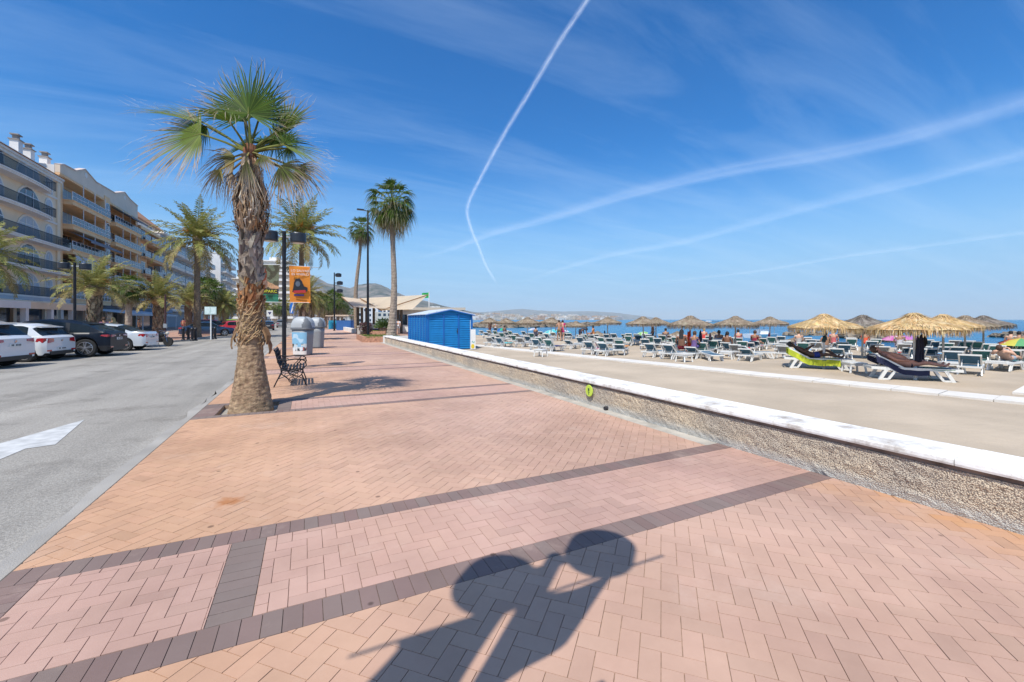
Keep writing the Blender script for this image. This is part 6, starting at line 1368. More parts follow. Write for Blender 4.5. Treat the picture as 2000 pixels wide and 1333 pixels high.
for i, (u, d, kd, nm, lb, s, wp) in enumerate(PAR):
    t = parasol(u, d, kd, lb, i, random.uniform(-.03, .03), s, wp); P = V(t.location)
    if i in (0, 1): continue
    for sd, w in ((-1, 'left'), (1, 'right')):
        for row, rr in ((0., 'front'), (2.2, 'seaward'), (4.4, 'far')):
            if row and (d > 40 or i in (5,)) or row > 3 and (d > 32 or random.random() < .3): continue
            key = random.choice([KEYS[0], KEYS[0], KEYS[1], KEYS[2], KEYS[3]]); q = P+A_*sd*(.68+random.uniform(-.06, .12))+B_*(row-1.0+random.uniform(-.25, .25))
            lounger(q.x, q.y, BR+random.uniform(-.12, .12), key, f"{NAMEK[key]} lounger {'' if not row else ('on the seaward ' if row < 3 else 'by the water ')}{w} of the {nm}".replace('  ', ' '))
    if d < 40:
        q = P+A_*2.1+B_*(-.9+random.uniform(-.3, .3)); key = random.choice(KEYS[:4]); lounger(q.x, q.y, BR+random.uniform(-.1, .1), key, f"{NAMEK[key]} lounger farther right of the {nm}")
        q = q+B_*2.2+A_*random.uniform(-.2, .2); key = random.choice(KEYS[:4]); lounger(q.x, q.y, BR+random.uniform(-.2, .2), key, f"{NAMEK[key]} lounger seaward and farther right of the {nm}")
# the crowded rows between: fill free places of the grid of loungers
TAKEN = [(o.location.x, o.location.y) for o in bpy.data.objects if o.get('category') == 'sun lounger' and o.location.length > 1]
cnt = {}
O_ = V(gp(1330, 706, ZS)+(0,))
for row in range(0, 8):
    for k in range(-26, 26):
        q = O_+A_*(k*1.05)+B_*(row*2.15+1.2)+V((random.uniform(-.2, .2), random.uniform(-.25, .25), 0)); d = q.x*SY+q.y*CY
        if d < 17 or q.x > shore(q.y)-4: continue
        u = UC+F*(q.x*CY-q.y*SY)/d
        if not 940 < u < 1990 or random.random() < (.30 if d < 32 else .45) or min((a-q.x)**2+(b-q.y)**2 for a, b in TAKEN) < 1.0: continue
        if q.x < 14.05+(q.y+1.2)*(-4.05/27.8)+1.2: continue
        TAKEN.append((q.x, q.y)); key = random.choice(KEYS[:4]); nm = min(PAR, key=lambda p: (pd(p[0], p[1])[0]-q.x)**2+(pd(p[0], p[1])[1]-q.y)**2)[3]
        c = cnt.setdefault((nm, key), 0); cnt[(nm, key)] += 1
        lounger(q.x, q.y, BR+random.uniform(-.22, .22), key, f"{NAMEK[key]} lounger in the crowd {['near', 'a little off', 'farther from', 'well away from', 'some rows from', 'many rows from'][min(c, 5)]} the {nm}")
# single loungers in front
def lat(u, v, ang, key, lb, sc=.82): x, y = gp(u, v, ZS); return lounger(x, y, ang, key, lb, sc)
L_A = lat(1530, 717, atan2(-.80, .60), ('b', 30), 'near white lounger under a yellow towel with a person lying on it', 1.06)
L_B = lat(1693, 738, atan2(-.74, .67), ('b', 30), 'nearest white lounger with a bare-chested man on a navy towel', 1.06)
for u, v, a, k_, lb in ((1862, 724, BR-.15, ('b', 48), 'blue-backed lounger just right of the dark hanging clothes'), (1893, 735, BR-.25, ('b', 48), 'blue-backed lounger seen from behind, nearest at the right side'), (1946, 726, BR-.5, ('b', 5), 'flat lounger with a person lying, near the right edge'), (1972, 722, BR-.3, ('t', 48), 'teal-backed lounger partly cut by the right edge'),
        (1143, 694, BR-.1, ('b', 48), 'blue-backed lounger left of the two nearest the walkway in mid-beach'), (1170, 697, BR-.1, ('b', 48), 'blue-backed lounger nearest the walkway in mid-beach'), (1040, 686, BR, ('b', 48), 'blue-backed lounger behind the small white table'), (1064, 688, BR-.05, ('t', 48), 'teal-backed lounger right behind the small white table'), (968, 680, BR, ('b', 48), 'blue-backed lounger nearest the walkway by the blue hut'), (950, 678, BR, ('g', 38), 'grey lounger just right of the lemon sign board'), (1262, 699, BR-.2, ('b', 48), 'lounger with pale blue towel near the walkway left of the seated woman'), (1297, 703, BR-.3, ('b', 48), 'lounger right before the seated woman, nearest the walkway'), (1410, 697, BR-.5, ('b', 48), 'blue-backed lounger right of the red towel near the walkway'), (1443, 701, BR-.9, ('b', 30), 'half reclined lounger side-on between the red towel and the yellow towel lounger'), (1375, 700, BR-2.6, ('b', 5), 'flat lounger just right of the seated woman')):
    lat(u, v, a, k_, lb)
def small_table(u, v, lb): t = dup(bpy.data.objects['stool'], gp(u, v, ZS)+(ZS,), random.uniform(0, 1), lb, 'white plastic side tables')
small_table(1668, 728, 'small white plastic table between the two nearest loungers'); small_table(1336, 707, 'small white plastic table in front of the seated woman'); small_table(1858, 728, 'small white plastic table right of the dark hanging clothes'); small_table(1420, 702, 'small white plastic table right of the red towel parasol')
bpy.data.objects['stool']['group'] = 'white plastic side tables'
# ---------------------------------------------------------------- cloths
def cloth(name, label, pts, mat, cat='towel', th=.012, grid=None):
    mb = MB(); n = len(pts); a = [mb.av(p) for p in pts]; 
    return None
def drape(name, label, o, rz, x0, x1, w, zt, col, sag=.12, thick=.01, pat=None, hang=0., matn=None):
    m = M(matn or name+'_cloth_'+str(len(MATS)), col, .9, var=.08, scale=9, bump=.2, vcol=bool(pat)); mb = MB(); mb.T = Matrix.Translation(o) @ Matrix.Rotation(rz, 4, 'Z')
    def zz(x, y): b = zt(x); return b+.012+.008*sin(x*13+y*9)-(max(0, abs(y)-.31)*3.0*(hang > 0))
    def f(u, v):
        x = lerp(x0, x1, u); y = lerp(-w, w, v); yy = y if abs(y) < .33 else (.33+.02)*(1 if y > 0 else -1); z = zz(x, min(abs(y), .31)*(1 if y > 0 else -1))-max(0, abs(y)-.33)
        return (x, yy, z)
    mb.grid(f, 22, 16, cf=pat); top = mb.build(name, m); sol = top.modifiers.new('thickness', 'SOLIDIFY'); sol.thickness = thick; return tag(top, label, 'towel')
zb30 = lambda x: .345 if x > .74 else .345+(.74-x)*math.tan(R(30))
oA = L_A.location; oB = L_B.location
def patY(u, v): n = mnoise.noise((u*5, v*5, 3)); return (.40, .46, .03) if n > -.1 else ((.04, .14, .08) if n < -.3 else (.62, .66, .04))
drape('towel', 'yellow green patterned towel over the near lounger beneath the reading person', oA, L_A.rotation_euler.z, .12, 1.62, .56, zb30, (1, 1, 1), pat=patY)
drape('towel', 'navy towel over the nearest lounger beneath the bare-chested man', oB, L_B.rotation_euler.z, .12, 1.3, .52, zb30, (.018, .022, .06))
drape('towel', 'green towel at the foot of the nearest lounger', oB, L_B.rotation_euler.z, 1.36, 1.84, .34, zb30, (.04, .22, .10))
TC = (('red', (.50, .04, .04)), ('white', (.62, .62, .60)), ('sky blue', (.16, .38, .58)), ('pink', (.58, .24, .32)), ('orange', (.62, .25, .06)), ('mint green', (.25, .50, .38)), ('navy', (.03, .04, .12)), ('turquoise', (.05, .40, .42)))
cand = sorted([o for o in bpy.data.objects if o.get('category') == 'sun lounger' and 15 < o.location.x*SY+o.location.y*CY < 34 and o is not L_A and o is not L_B], key=lambda o: o.name)
random.seed(33); random.shuffle(cand)
for k, o in enumerate(cand[:34]):
    cn, cc = TC[k % len(TC)]; sc = o.scale.x; l_ = o['label'].replace('in the crowd ', ''); drape('towel', ' '.join(f"{cn} towel on the {l_}".split()[:16]), o.location, o.rotation_euler.z, .78*sc, random.uniform(1.2, 1.8)*sc, .34, lambda x, s=sc: .345*s, cc, matn='towel_'+cn.replace(' ', '_'))
def hang(label, u, d, z0, z1, w, col, name='hanging_towel', cat='towel', df=-.06):
    x, y = pd(u, d); o = V((x, y, 0))+FV*df; mb = MB(); m = M('cloth_'+str(len(MATS)), col, .9, var=.15, scale=6)
    zt, zb = zat(z0, d), zat(z1, d)
    mb.grid(lambda a, b: o+RV*(lerp(-w, w, a)*(1-.25*(1-b)*0-.35*(1-b)))+FV*.04*sin(a*17+b*2)+UP*(lerp(zt, zb, b)-.04*sin(a*5)), 16, 10); ob = mb.build(name, m, None, True); sol = ob.modifiers.new('thickness', 'SOLIDIFY'); sol.thickness = .015; tag(ob, label, cat); return ob
hang('red orange towel hanging from the pole of the wide brown parasol', 1344, 21.2, 647, 686, .11, (.75, .07, .02), df=-.1)
hang('dark navy clothes hanging from the pole of the nearest golden parasol', 1791, 12.1, 656, 705, .10, (.012, .012, .03), 'hanging_clothes', 'clothes', -.08)
hang('small black bag hanging under the golden parasols beside the dark clothes', 1802, 12.4, 658, 676, .05, (.01, .01, .012), 'hanging_bag', 'bag', -.05)
hang('navy cloth hanging under the leftmost golden parasol', 1608, 14.9, 656, 667, .06, (.02, .08, .11), 'hanging_cloth', 'cloth', -.06)
def closed_umb(u, d, v0, v1, col, label):
    t = thing('closed_umbrella', label, 'umbrella', at(u, d, 0)); m = M('umb_'+str(len(MATS)), col, .7, var=.1); zt, zb = zat(v0, d), zat(v1, d); mb = MB(); mb.lathe([(.02, zt), (.05, zt-.1), (.09, lerp(zt, zb, .6)), (.05, zb)], 8); mb.build('canopy', m, t); mb = MB(); mb.tube([(0, 0, sandz(*pd(u, d))), (0, 0, zt+.05)], .015, 6); mb.build('pole', POLEW, t)
closed_umb(1502, 28.6, 650, 672, (.20, .01, .07), 'closed maroon umbrella at the pole of a far brown parasol'); closed_umb(1368, 22, 646, 673, (.01, .01, .04), 'closed navy umbrella right of the red towel'); closed_umb(1387, 24, 650, 667, (.03, .015, .03), 'closed dark umbrella between the red towel and the next parasol'); closed_umb(1418, 23.2, 650, 668, (.01, .012, .03), 'closed navy umbrella left of the parasol beside the red towel one'); closed_umb(1181, 34.6, 646, 660, (.02, .04, .06), 'closed dark umbrella at the pointed mid-beach parasol')
def open_umb(u, d, v, r, cols, label, tilt=.25):
    x, y = pd(u, d); zt = zat(v, d); t = thing('beach_umbrella', label, 'umbrella', (x, y, 0)); mb = MB(); n = 16
    for k in range(n):
        mb.col = cols[(k//2) % len(cols)]; a, b = 2*pi*k/n, 2*pi*(k+1)/n
        for r0, z0, r1, z1 in ((.02, 0, .55, -.08), (.55, -.08, 1, -.32)):
            P_ = [(r0*r*cos(a), r0*r*sin(a), zt+z0*r), (r0*r*cos(b), r0*r*sin(b), zt+z0*r), (r1*r*cos(b), r1*r*sin(b), zt+z1*r), (r1*r*cos(a), r1*r*sin(a), zt+z1*r)]
            mb.poly([(p[0], p[1], p[2]+p[0]*tilt*.6) for p in P_])
    mb.build('canopy', M('umbrella_cloth', (1, 1, 1), .7, vcol=True, var=.05, trans=.3), t); mb = MB(); mb.tube([(0, 0, sandz(x, y)), (0, 0, zt-.02)], .018, 6); mb.build('pole', POLEW, t)
TQ = (.10, .58, .60); WHT = (.7, .72, .74)
open_umb(1074, 48, 645, .95, [TQ, (.5, .75, .65)], 'turquoise beach umbrella near the water left of the walking couple', .5); open_umb(1105, 48, 645, .8, [TQ, WHT], 'pale turquoise beach umbrella right of the walking couple', -.4)
open_umb(1041, 50, 641, .6, [WHT, (.5, .5, .62)], 'white beach umbrella near the water under the third parasol'); open_umb(980, 52, 641, .75, [(.02, .12, .5), (.05, .5, .2)], 'blue and green beach umbrella near the water beside the hut'); open_umb(1253, 40, 649, .6, [(.3, .6, .15), (.6, .7, .5)], 'lime green beach umbrella by the close pair of parasols', .5)
open_umb(1332, 30, 655, .6, [(.75, .22, .10), (.8, .35, .2)], 'orange beach umbrella left of the red towel'); open_umb(1748, 27, 656, .65, [(.65, .15, .42), (.7, .3, .5)], 'pink beach umbrella, left of the pink pair under the golden parasol'); open_umb(1772, 27.5, 656, .55, [(.6, .2, .5), (.45, .2, .55)], 'pink and violet beach umbrella, right of the pink pair under the golden parasol'); open_umb(1994, 20, 661, .75, [(.7, .65, .12), (.15, .45, .2), (.65, .2, .12)], 'striped yellow green beach umbrella at the right edge')
# ---------------------------------------------------------------- boats, foam, swimmers
def boat(u, v, L, label, col=(.75, .76, .76), cover=False):
    x, y = gp(u, v, ZW); t = thing('boat', label, 'boat', (x, y, ZW), -YAW+.2); mb = MB(); n = 10
    for s in (0,):
        secs = [[(lerp(-L/2, L/2, k/n), sgn*w*.22*L*(1-(max(0, k/n-.5)*2)**2.2), zz) for sgn, w, zz in ((-1, .55, -.1), (-1, 1, .45), (1, 1, .45), (1, .55, -.1))] for k in range(n+1)]
        rg = [[mb.av(p) for p in s_] for s_ in secs]
        for a, b in zip(rg, rg[1:]):
            for j in range(4): mb.face((a[j], a[(j+1) % 4], b[(j+1) % 4], b[j]))
        mb.face(rg[0])
    mb.build('hull', M('boat_white', (.78, .79, .79), .4, var=.03), t)
    mb = MB(); mb.box(-L*.15, L*.1, -.4, .4, .4, 1.0); mb.build('cabin', MATS['boat_white'], t)
    if cover: mb = MB(); mb.box(-L*.3, L*.25, -.9, .9, 1.75, 1.85); mb.build('awning', MATS['boat_white'], t); boxes('post', STEEL, t, [(a, a+.05, b, b+.05, .4, 1.75) for a in (-L*.28, L*.2) for b in (-.8, .75)])
boat(1490, 660, 4.2, 'white boat with an awning near the shore behind the maroon umbrella', cover=True); boat(1716, 633.5, 14, 'white motor boat far out, left of the pair seen right of the ash grey parasol'); boat(1735, 633.5, 12, 'white motor boat far out, right of the pair seen right of the ash grey parasol'); boat(1385, 629.3, 22, 'white speed boat near the horizon in the middle'); boat(1455, 628.6, 20, 'small white boat near the horizon right of the middle')
# ================================================================ PEOPLE
random.seed(81)
SK = {k: M('skin_'+k, c, .55, var=.06, scale=12) for k, c in (('fair', (.62, .36, .24)), ('tan', (.42, .22, .13)), ('brown', (.24, .115, .065)), ('dark', (.13, .065, .042)), ('ruddy', (.50, .235, .16)))}
HAIRM = {k: M('hair_'+k, c, .7, var=.25, scale=40, bump=.5, bscale=80) for k, c in (('black', (.012, .010, .010)), ('brown', (.07, .035, .018)), ('blond', (.42, .30, .13)), ('grey', (.3, .3, .3)))}
CM = {}
def cmat(c):
    k = tuple(c)
    if k not in CM: CM[k] = M('garment_%d' % len(CM), c, .85, var=.12, scale=14, bump=.2, bscale=60)
    return CM[k]
def skin_obj(name, nodes, edges, mat, parent, root=0, sub=1):
    me = bpy.data.meshes.new(name); me.from_pydata([n[0] for n in nodes], edges, []); me.materials.append(mat)
    o = bpy.data.objects.new(name, me); link(o, parent)
    md = o.modifiers.new('skin', 'SKIN'); md.use_smooth_shade = True
    sv = me.skin_vertices[0].data
    for i, n in enumerate(nodes):
        r = n[1]; sv[i].radius = (r, r) if not hasattr(r, '__len__') else r; sv[i].use_root = (i == root)
    ss = o.modifiers.new('sub', 'SUBSURF'); ss.levels = sub; ss.render_levels = sub; return o
# joints per pose, figure faces +X; height of a standing figure is about 1.7 m
def pose(kind, v=0):
    J = {}
    if kind == 'stand':
        J = dict(pelvis=(0, 0, .93), waist=(0, 0, 1.06), chest=(.01, 0, 1.28), neck=(0, 0, 1.44), head=(.02, 0, 1.57), top=(.01, 0, 1.65))
        for s, n in ((1, 'l'), (-1, 'r')):
            J.update({'sh'+n: (0, s*.17, 1.38), 'el'+n: (-.03+.10*v, s*.25, 1.12), 'wr'+n: (.08+.18*v, s*.24, .90+.1*v), 'hip'+n: (0, s*.09, .88), 'kn'+n: (.05*s+.04, s*.10, .49), 'an'+n: (-.02+.14*s*(.5+v), s*.10, .08), 'to'+n: (.12+.14*s*(.5+v), s*.11, .03)})
    elif kind == 'bend':
        J = dict(pelvis=(0, 0, .88), waist=(.10, 0, .96), chest=(.30, 0, 1.03), neck=(.46, 0, 1.05), head=(.57, 0, 1.0), top=(.63, 0, .95))
        for s, n in ((1, 'l'), (-1, 'r')):
            J.update({'sh'+n: (.40, s*.17, 1.0), 'el'+n: (.46, s*.2, .74), 'wr'+n: (.52, s*.18, .52), 'hip'+n: (0, s*.09, .84), 'kn'+n: (.07, s*.10, .46), 'an'+n: (0, s*.10, .08), 'to'+n: (.14, s*.11, .03)})
    elif kind == 'sit':
        J = dict(pelvis=(0, 0, .10), waist=(-.02, 0, .22), chest=(.0, 0, .44), neck=(.02, 0, .60), head=(.05, 0, .73), top=(.04, 0, .81))
        for s, n in ((1, 'l'), (-1, 'r')):
            J.update({'sh'+n: (.0, s*.17, .54), 'el'+n: (.06, s*.23, .30), 'wr'+n: (.25, s*.14, .22), 'hip'+n: (.02, s*.09, .09), 'kn'+n: (.42, s*.13, .22), 'an'+n: (.70, s*.12, .06), 'to'+n: (.80, s*.12, .14)})
    elif kind == 'lie':                            # reclining, back raised 30 degrees, head towards -X
        J = dict(pelvis=(0, 0, .10), waist=(-.13, 0, .16), chest=(-.34, 0, .29), neck=(-.50, 0, .385), head=(-.62, 0, .47), top=(-.69, 0, .52))
        for s, n in ((1, 'l'), (-1, 'r')):
            J.update({'sh'+n: (-.44, s*.18, .34), 'el'+n: (-.26, s*.27, .22), 'wr'+n: (-.04, s*.20 if v == 0 else s*.08, .20 if v == 0 else .40), 'hip'+n: (.03, s*.09, .09), 'kn'+n: (.44, s*.11, .15+(.14 if s*v > 0 else 0)), 'an'+n: (.84-(.08 if s*v > 0 else 0), s*.12, .07), 'to'+n: (.90-(.08 if s*v > 0 else 0), s*.13, .17)})
    return {k: V(p) for k, p in J.items()}
def person(kind, loc, rz, label, skin='fair', hair='brown', top=None, bottom=(.05, .06, .15), v=0, fat=1., sc=1., long=False, group=None, fingers=True, hat=None):
    t = thing('person', label, 'person', loc, rz, group, sc=sc); J = pose(kind, v); f = fat
    names = ['pelvis', 'waist', 'chest', 'neck', 'head', 'top']; rad = [(.13*f, .105*f), (.125*f, .10*f), (.15*f, .11*f), (.052, .052), (.088, .088), (.05, .05)]
    nodes = [(J[n], r) for n, r in zip(names, rad)]; edges = [(0, 1), (1, 2), (2, 3), (3, 4), (4, 5)]
    for s, n in ((1, 'l'), (-1, 'r')):
        b = len(nodes); nodes += [(J['sh'+n], .052*f**.5), (J['el'+n], .038), (J['wr'+n], .026)]; edges += [(2, b), (b, b+1), (b+1, b+2)]
        d = (J['wr'+n]-J['el'+n]).normalized(); sd = d.cross(UP); sd = sd.normalized() if sd.length > .1 else V((1, 0, 0)); dn = d.cross(sd)*-1
        if dn.z > 0: dn = -dn
        pm = len(nodes); nodes.append((J['wr'+n]+d*.055, (.036, .02))); edges.append((b+2, pm))
        if fingers:
            for q in range(4): k = len(nodes); o = sd*(-.026+q*.0175); L = (.06, .072, .068, .052)[q]; nodes += [(J['wr'+n]+d*.095+o, .009), (J['wr'+n]+d*(.095+L*.6)+o+dn*.012, .008), (J['wr'+n]+d*(.095+L)+o+dn*.03, .007)]; edges += [(pm, k), (k, k+1), (k+1, k+2)]
            k = len(nodes); nodes += [(J['wr'+n]+d*.06-sd*.038*s+dn*.008, .010), (J['wr'+n]+d*.09-sd*.05*s+dn*.02, .008)]; edges += [(pm, k), (k, k+1)]
        b = len(nodes); nodes += [(J['hip'+n], .088*f**.7), (J['kn'+n], .056), (J['an'+n], .036), (J['to'+n], (.034, .026))]; edges += [(0, b), (b, b+1), (b+1, b+2), (b+2, b+3)]
    if fat > 1.3: nodes[1] = (nodes[1][0]+V((0, 0, .05)), (.21, .20)); nodes[2] = (nodes[2][0]+V((0, 0, .02)), (.235, .17))
    skin_obj('body', nodes, edges, SK[skin], t)
    hd = J['head']; tp = J['top']; up = (tp-J['neck']).normalized(); fw = V((1, 0, 0)) if kind != 'lie' else V((.5, 0, .86)); fw = fw if kind != 'bend' else V((.4, 0, -.9)); fw = (fw-up*fw.dot(up)).normalized(); sdv = up.cross(fw)
    mb = MB(); c = hd+up*.015-fw*.012; n, m = 14, 8
    def hp(a, b): q = (fw*cos(a)*cos(b)*.100+sdv*sin(a)*cos(b)*.088+up*sin(b)*.112); return c+q*(1 if not (fw.dot(q) > .055 and up.dot(q) < .045) else .78)
    mb.grid(lambda i, j: hp(i*2*pi, lerp(-.75, pi/2, j)), n, m)
    if long: mb.grid(lambda i, j: c-fw*(.075+.03*j)+sdv*lerp(-.085, .085, i)-up*(j*.28)-fw*.02*sin(i*pi), 6, 6)
    mb.build('hair', HAIRM[hair], t, True)
    mb = MB(); [mb.ball(hd+fw*.083+sdv*.031*s+up*.012, .011, 8, 5) for s in (-1, 1)]; mb.build('eyes', MATS['print_black'], t)
    mb = MB(); mb.ball(hd+fw*.096-up*.012, .015, 8, 5, sq=(1, 1, 1.4)); [mb.ball(hd+sdv*.087*s-up*.005, .022, 8, 5, sq=(.7, .5, 1.2)) for s in (-1, 1)]; mb.build('nose_and_ears', SK[skin], t)
    mb = MB(); mb.ball(hd+fw*.088-up*.048, .02, 8, 5, sq=(.4, 1, .4)); mb.build('mouth', M('lips', (.35, .10, .08), .5), t)
    g = 1.16
    if bottom:
        nd = [(J['pelvis'], (.138*f*1.04, .112*f*1.04))]; ed = []
        for s, n in ((1, 'l'), (-1, 'r')): b = len(nd); nd += [(J['hip'+n], .096*f**.7), (J['hip'+n].lerp(J['kn'+n], .55), .086*f**.5)]; ed += [(0, b), (b, b+1)]
        nd.append((J['pelvis'].lerp(J['waist'], .5), (.135*f*1.03, .108*f*1.03))); ed.append((0, len(nd)-1)); skin_obj('shorts', nd, ed, cmat(bottom), t)
    if top:
        nd = [(J['waist'], (.132*f, .108*f)), (J['chest'], (.158*f, .118*f)), (J['chest'].lerp(J['neck'], .75), (.07, .065)), (J['pelvis'].lerp(J['waist'], .3), (.138*f, .114*f))]; ed = [(0, 1), (1, 2), (0, 3)]
        for s, n in ((1, 'l'), (-1, 'r')): b = len(nd); nd += [(J['sh'+n], .062*f**.5), (J['sh'+n].lerp(J['el'+n], .5), .052)]; ed += [(1, b), (b, b+1)]
        skin_obj('shirt', nd, ed, cmat(top), t)
    if hat: mb = MB(); mb.lathe([(.17, 0), (.17, .01), (.095, .015), (.09, .09), (.05, .12)], 16); mb.T = None; o = mb.build('hat', cmat(hat), t); o.location = hd+up*.05; o.rotation_euler = (0, atan2(up.x, up.z), 0)
    return t
def on(x, y, z=0): return (x, y, sandz(x, y)+z)
def onl(L, x, z=.36): r = L.rotation_euler.z; return (L.location.x+x*cos(r), L.location.y+x*sin(r), L.location.z+z)
person('lie', onl(L_A, .86), L_A.rotation_euler.z, 'brown-skinned person in blue shorts lying on the yellow towel lounger, reading', 'dark', 'black', None, (.03, .05, .25), v=1, fat=1.05)
bk = thing('book', 'white booklet held up by the person on the yellow towel lounger', 'book', (0, 0, 0)); r_ = L_A.rotation_euler.z; o_ = V(onl(L_A, .86+.08, .36+.45)); mb = MB()
mb.T = Matrix.Translation(o_) @ Matrix.Rotation(r_, 4, 'Z') @ Matrix.Rotation(.5, 4, 'Y'); mb.box(-.01, .0, -.11, .11, -.06, .1); mb.build('pages', PLW, bk)
person('lie', onl(L_B, .86), L_B.rotation_euler.z, 'bare-chested heavy man in dark shorts lying on the nearest lounger', 'ruddy', 'brown', None, (.012, .015, .035), v=0, fat=1.6, sc=1.06)
def stand(u, d, rz, *a, **k): x, y = pd(u, d); return person('stand', on(x, y), rz, *a, **k)
vw = lambda u: atan2(*(lambda p: (p[1], p[0]))(pd(u, 10)))
stand(957, 47, 2.0, 'person in a red swimsuit standing near the water beside the blue hut', 'fair', 'brown', (.62, .05, .08), (.62, .05, .08)); stand(968, 48, 1.0, 'person in a white and dark swimsuit standing right of the one in red', 'tan', 'black', (.5, .5, .5), (.04, .04, .05))
stand(1092, 34, 1.2, 'woman in an olive bikini walking left of the one in magenta', 'tan', 'brown', None, (.16, .12, .05), v=.5); stand(1099, 34.5, .6, 'person wrapped in magenta walking beside the woman in the olive bikini', 'fair', 'black', (.52, .01, .15), (.52, .01, .15), v=.3)
x, y = pd(1133, 32); person('bend', on(x, y), .0, 'person in dark clothes bending over beside the fifth parasol from the hut', 'brown', 'black', (.03, .04, .06), (.03, .03, .05))
def sitter(u, d, z, rz, *a, **k): x, y = pd(u, d); return person('sit', on(x, y, z), rz, *a, **k)
sitter(1159, 36, .36, 2.2, 'person with an orange top sitting left of the touching pair of parasols', 'tan', 'black', (.75, .28, .08), (.05, .05, .08))
sitter(1331, 19.6, .34, BR+.1, 'woman with long black hair sitting with her back to the camera before the red towel', 'brown', 'black', None, (.25, .02, .03), long=True, sc=1.1)
stand(1275, 29, 2.6, 'man in a black and white patterned shirt standing behind the close pair of parasols', 'tan', 'black', (.34, .33, .32), (.06, .06, .07), sc=.92)
sitter(1356, 20.2, .34, BR-.3, 'person in a violet patterned top lying back right of the red towel', 'tan', 'brown', (.16, .10, .26), (.05, .05, .2))
for u, d, sk, hr, tp, bt, lb in ((985, 43, 'brown', 'black', (.10, .09, .12), (.03, .03, .04), 'seated person in dark grey near the second parasol from the hut'), (1046, 37, 'tan', 'black', (.05, .05, .08), (.05, .05, .05), 'seated person at the pole of the third parasol from the hut'), (1404, 24, 'tan', 'brown', (.04, .16, .35), (.04, .06, .15), 'seated person in a blue top left of the parasol beside the red towel one'), (1420, 21.5, 'brown', 'black', None, (.03, .03, .05), 'bare-backed person sitting right of the person in blue'),
        (1442, 27, 'fair', 'black', (.45, .05, .06), (.1, .1, .1), 'seated person in dark red below the parasol beside the red towel one'), (1474, 24, 'tan', 'brown', (.30, .02, .05), (.2, .02, .04), 'seated person in maroon between two teal-backed loungers'), (1375, 30, 'fair', 'blond', (.62, .06, .05), (.5, .5, .5), 'seated person in bright red farther back right of the navy umbrella'), (1300, 30, 'tan', 'black', (.08, .08, .1), (.05, .05, .05), 'seated person in black behind the lounger with pale blue towel'), (1560, 24, 'fair', 'black', (.4, .38, .35), (.1, .1, .2), 'seated person left of the leftmost golden parasol pole'),
        (1613, 21.5, 'tan', 'black', None, (.5, .5, .52), 'bare-chested person sitting right of the leftmost golden parasol pole'), (1628, 25, 'fair', 'brown', (.5, .12, .12), (.2, .2, .3), 'seated person in red farther behind the leftmost golden parasol'), (1690, 28, 'tan', 'brown', (.7, .10, .04), (.7, .10, .04), 'person in orange red behind the ash grey parasol'), (1757, 22, 'tan', 'black', (.55, .5, .5), (.1, .1, .1), 'dark-haired seated person under the pink umbrellas'), (1974, 23, 'fair', 'black', None, (.1, .12, .15), 'dark-haired seated person under the striped umbrella at the right edge'), (1990, 22, 'tan', 'black', (.5, .5, .5), (.1, .1, .1), 'second dark-haired seated person at the right edge')):
    sitter(u, d, .27, BR+random.uniform(-.5, .5), lb, sk, hr, tp, bt)
x, y = gp(1946, 726, ZS); person('lie', (x+.88*cos(BR-.5), y+.88*sin(BR-.5), ZS+.31), BR-.5, 'sunburnt person with bent knees lying on the flat lounger near the right edge', 'fair', 'brown', None, (.3, .35, .4), v=1)
person('lie', onl(bpy.data.objects[L_A.name], 0)[:2]+(-9,), 0, 'x') if 0 else None
# pedestrians
def walker(u, d, z, rz, *a, **k): x, y = pd(u, d); return person('stand', (x, y, z), rz, *a, fingers=False, **k)
walker(203, 24.2, ZR+.12, 2.2, 'person in a pink shirt on the pavement behind the dark estate car', 'tan', 'brown', (.72, .32, .38), (.2, .2, .25)); walker(221, 24.6, ZR+.12, 2.4, 'blond person in a beige top just right of the one in pink', 'fair', 'blond', (.58, .36, .20), (.3, .25, .2), long=True)
walker(271, 40, ZR+.12, .5, 'dark-clothed person standing near the terrace behind the motorbike', 'brown', 'black', (.03, .03, .035), (.03, .03, .03)); walker(358, 45, ZR+.12, 1, 'person in dark red near the shop behind the dark blue saloon', 'tan', 'black', (.25, .04, .04), (.04, .04, .05))
for u, d, c, lb in ((631, 45, (.05, .05, .06), 'dark-clothed pedestrian just right of the grey containers'), (637, 90, (.5, .1, .1), 'tiny pedestrian in red far down the promenade'), (642, 100, (.6, .45, .3), 'tiny pedestrian in beige far down the promenade'), (626, 120, (.1, .1, .2), 'tiny pedestrian farthest down the promenade')): walker(u, d, 0, 1, lb, 'tan', 'black', c, (.1, .1, .12))
walker(772, 44, 0, 2, 'cafe guest in a white shirt and dark red shorts left under the canopy', 'tan', 'black', (.72, .70, .72), (.3, .02, .04)); walker(778, 44.6, 0, 1, 'cafe guest in a white shirt, right of the other in white', 'fair', 'black', (.72, .72, .74), (.5, .5, .5)); walker(716, 50, 0, 1, 'waiter in dark clothes behind the tall lamp pole', 'tan', 'brown', (.06, .04, .05), (.04, .04, .04))
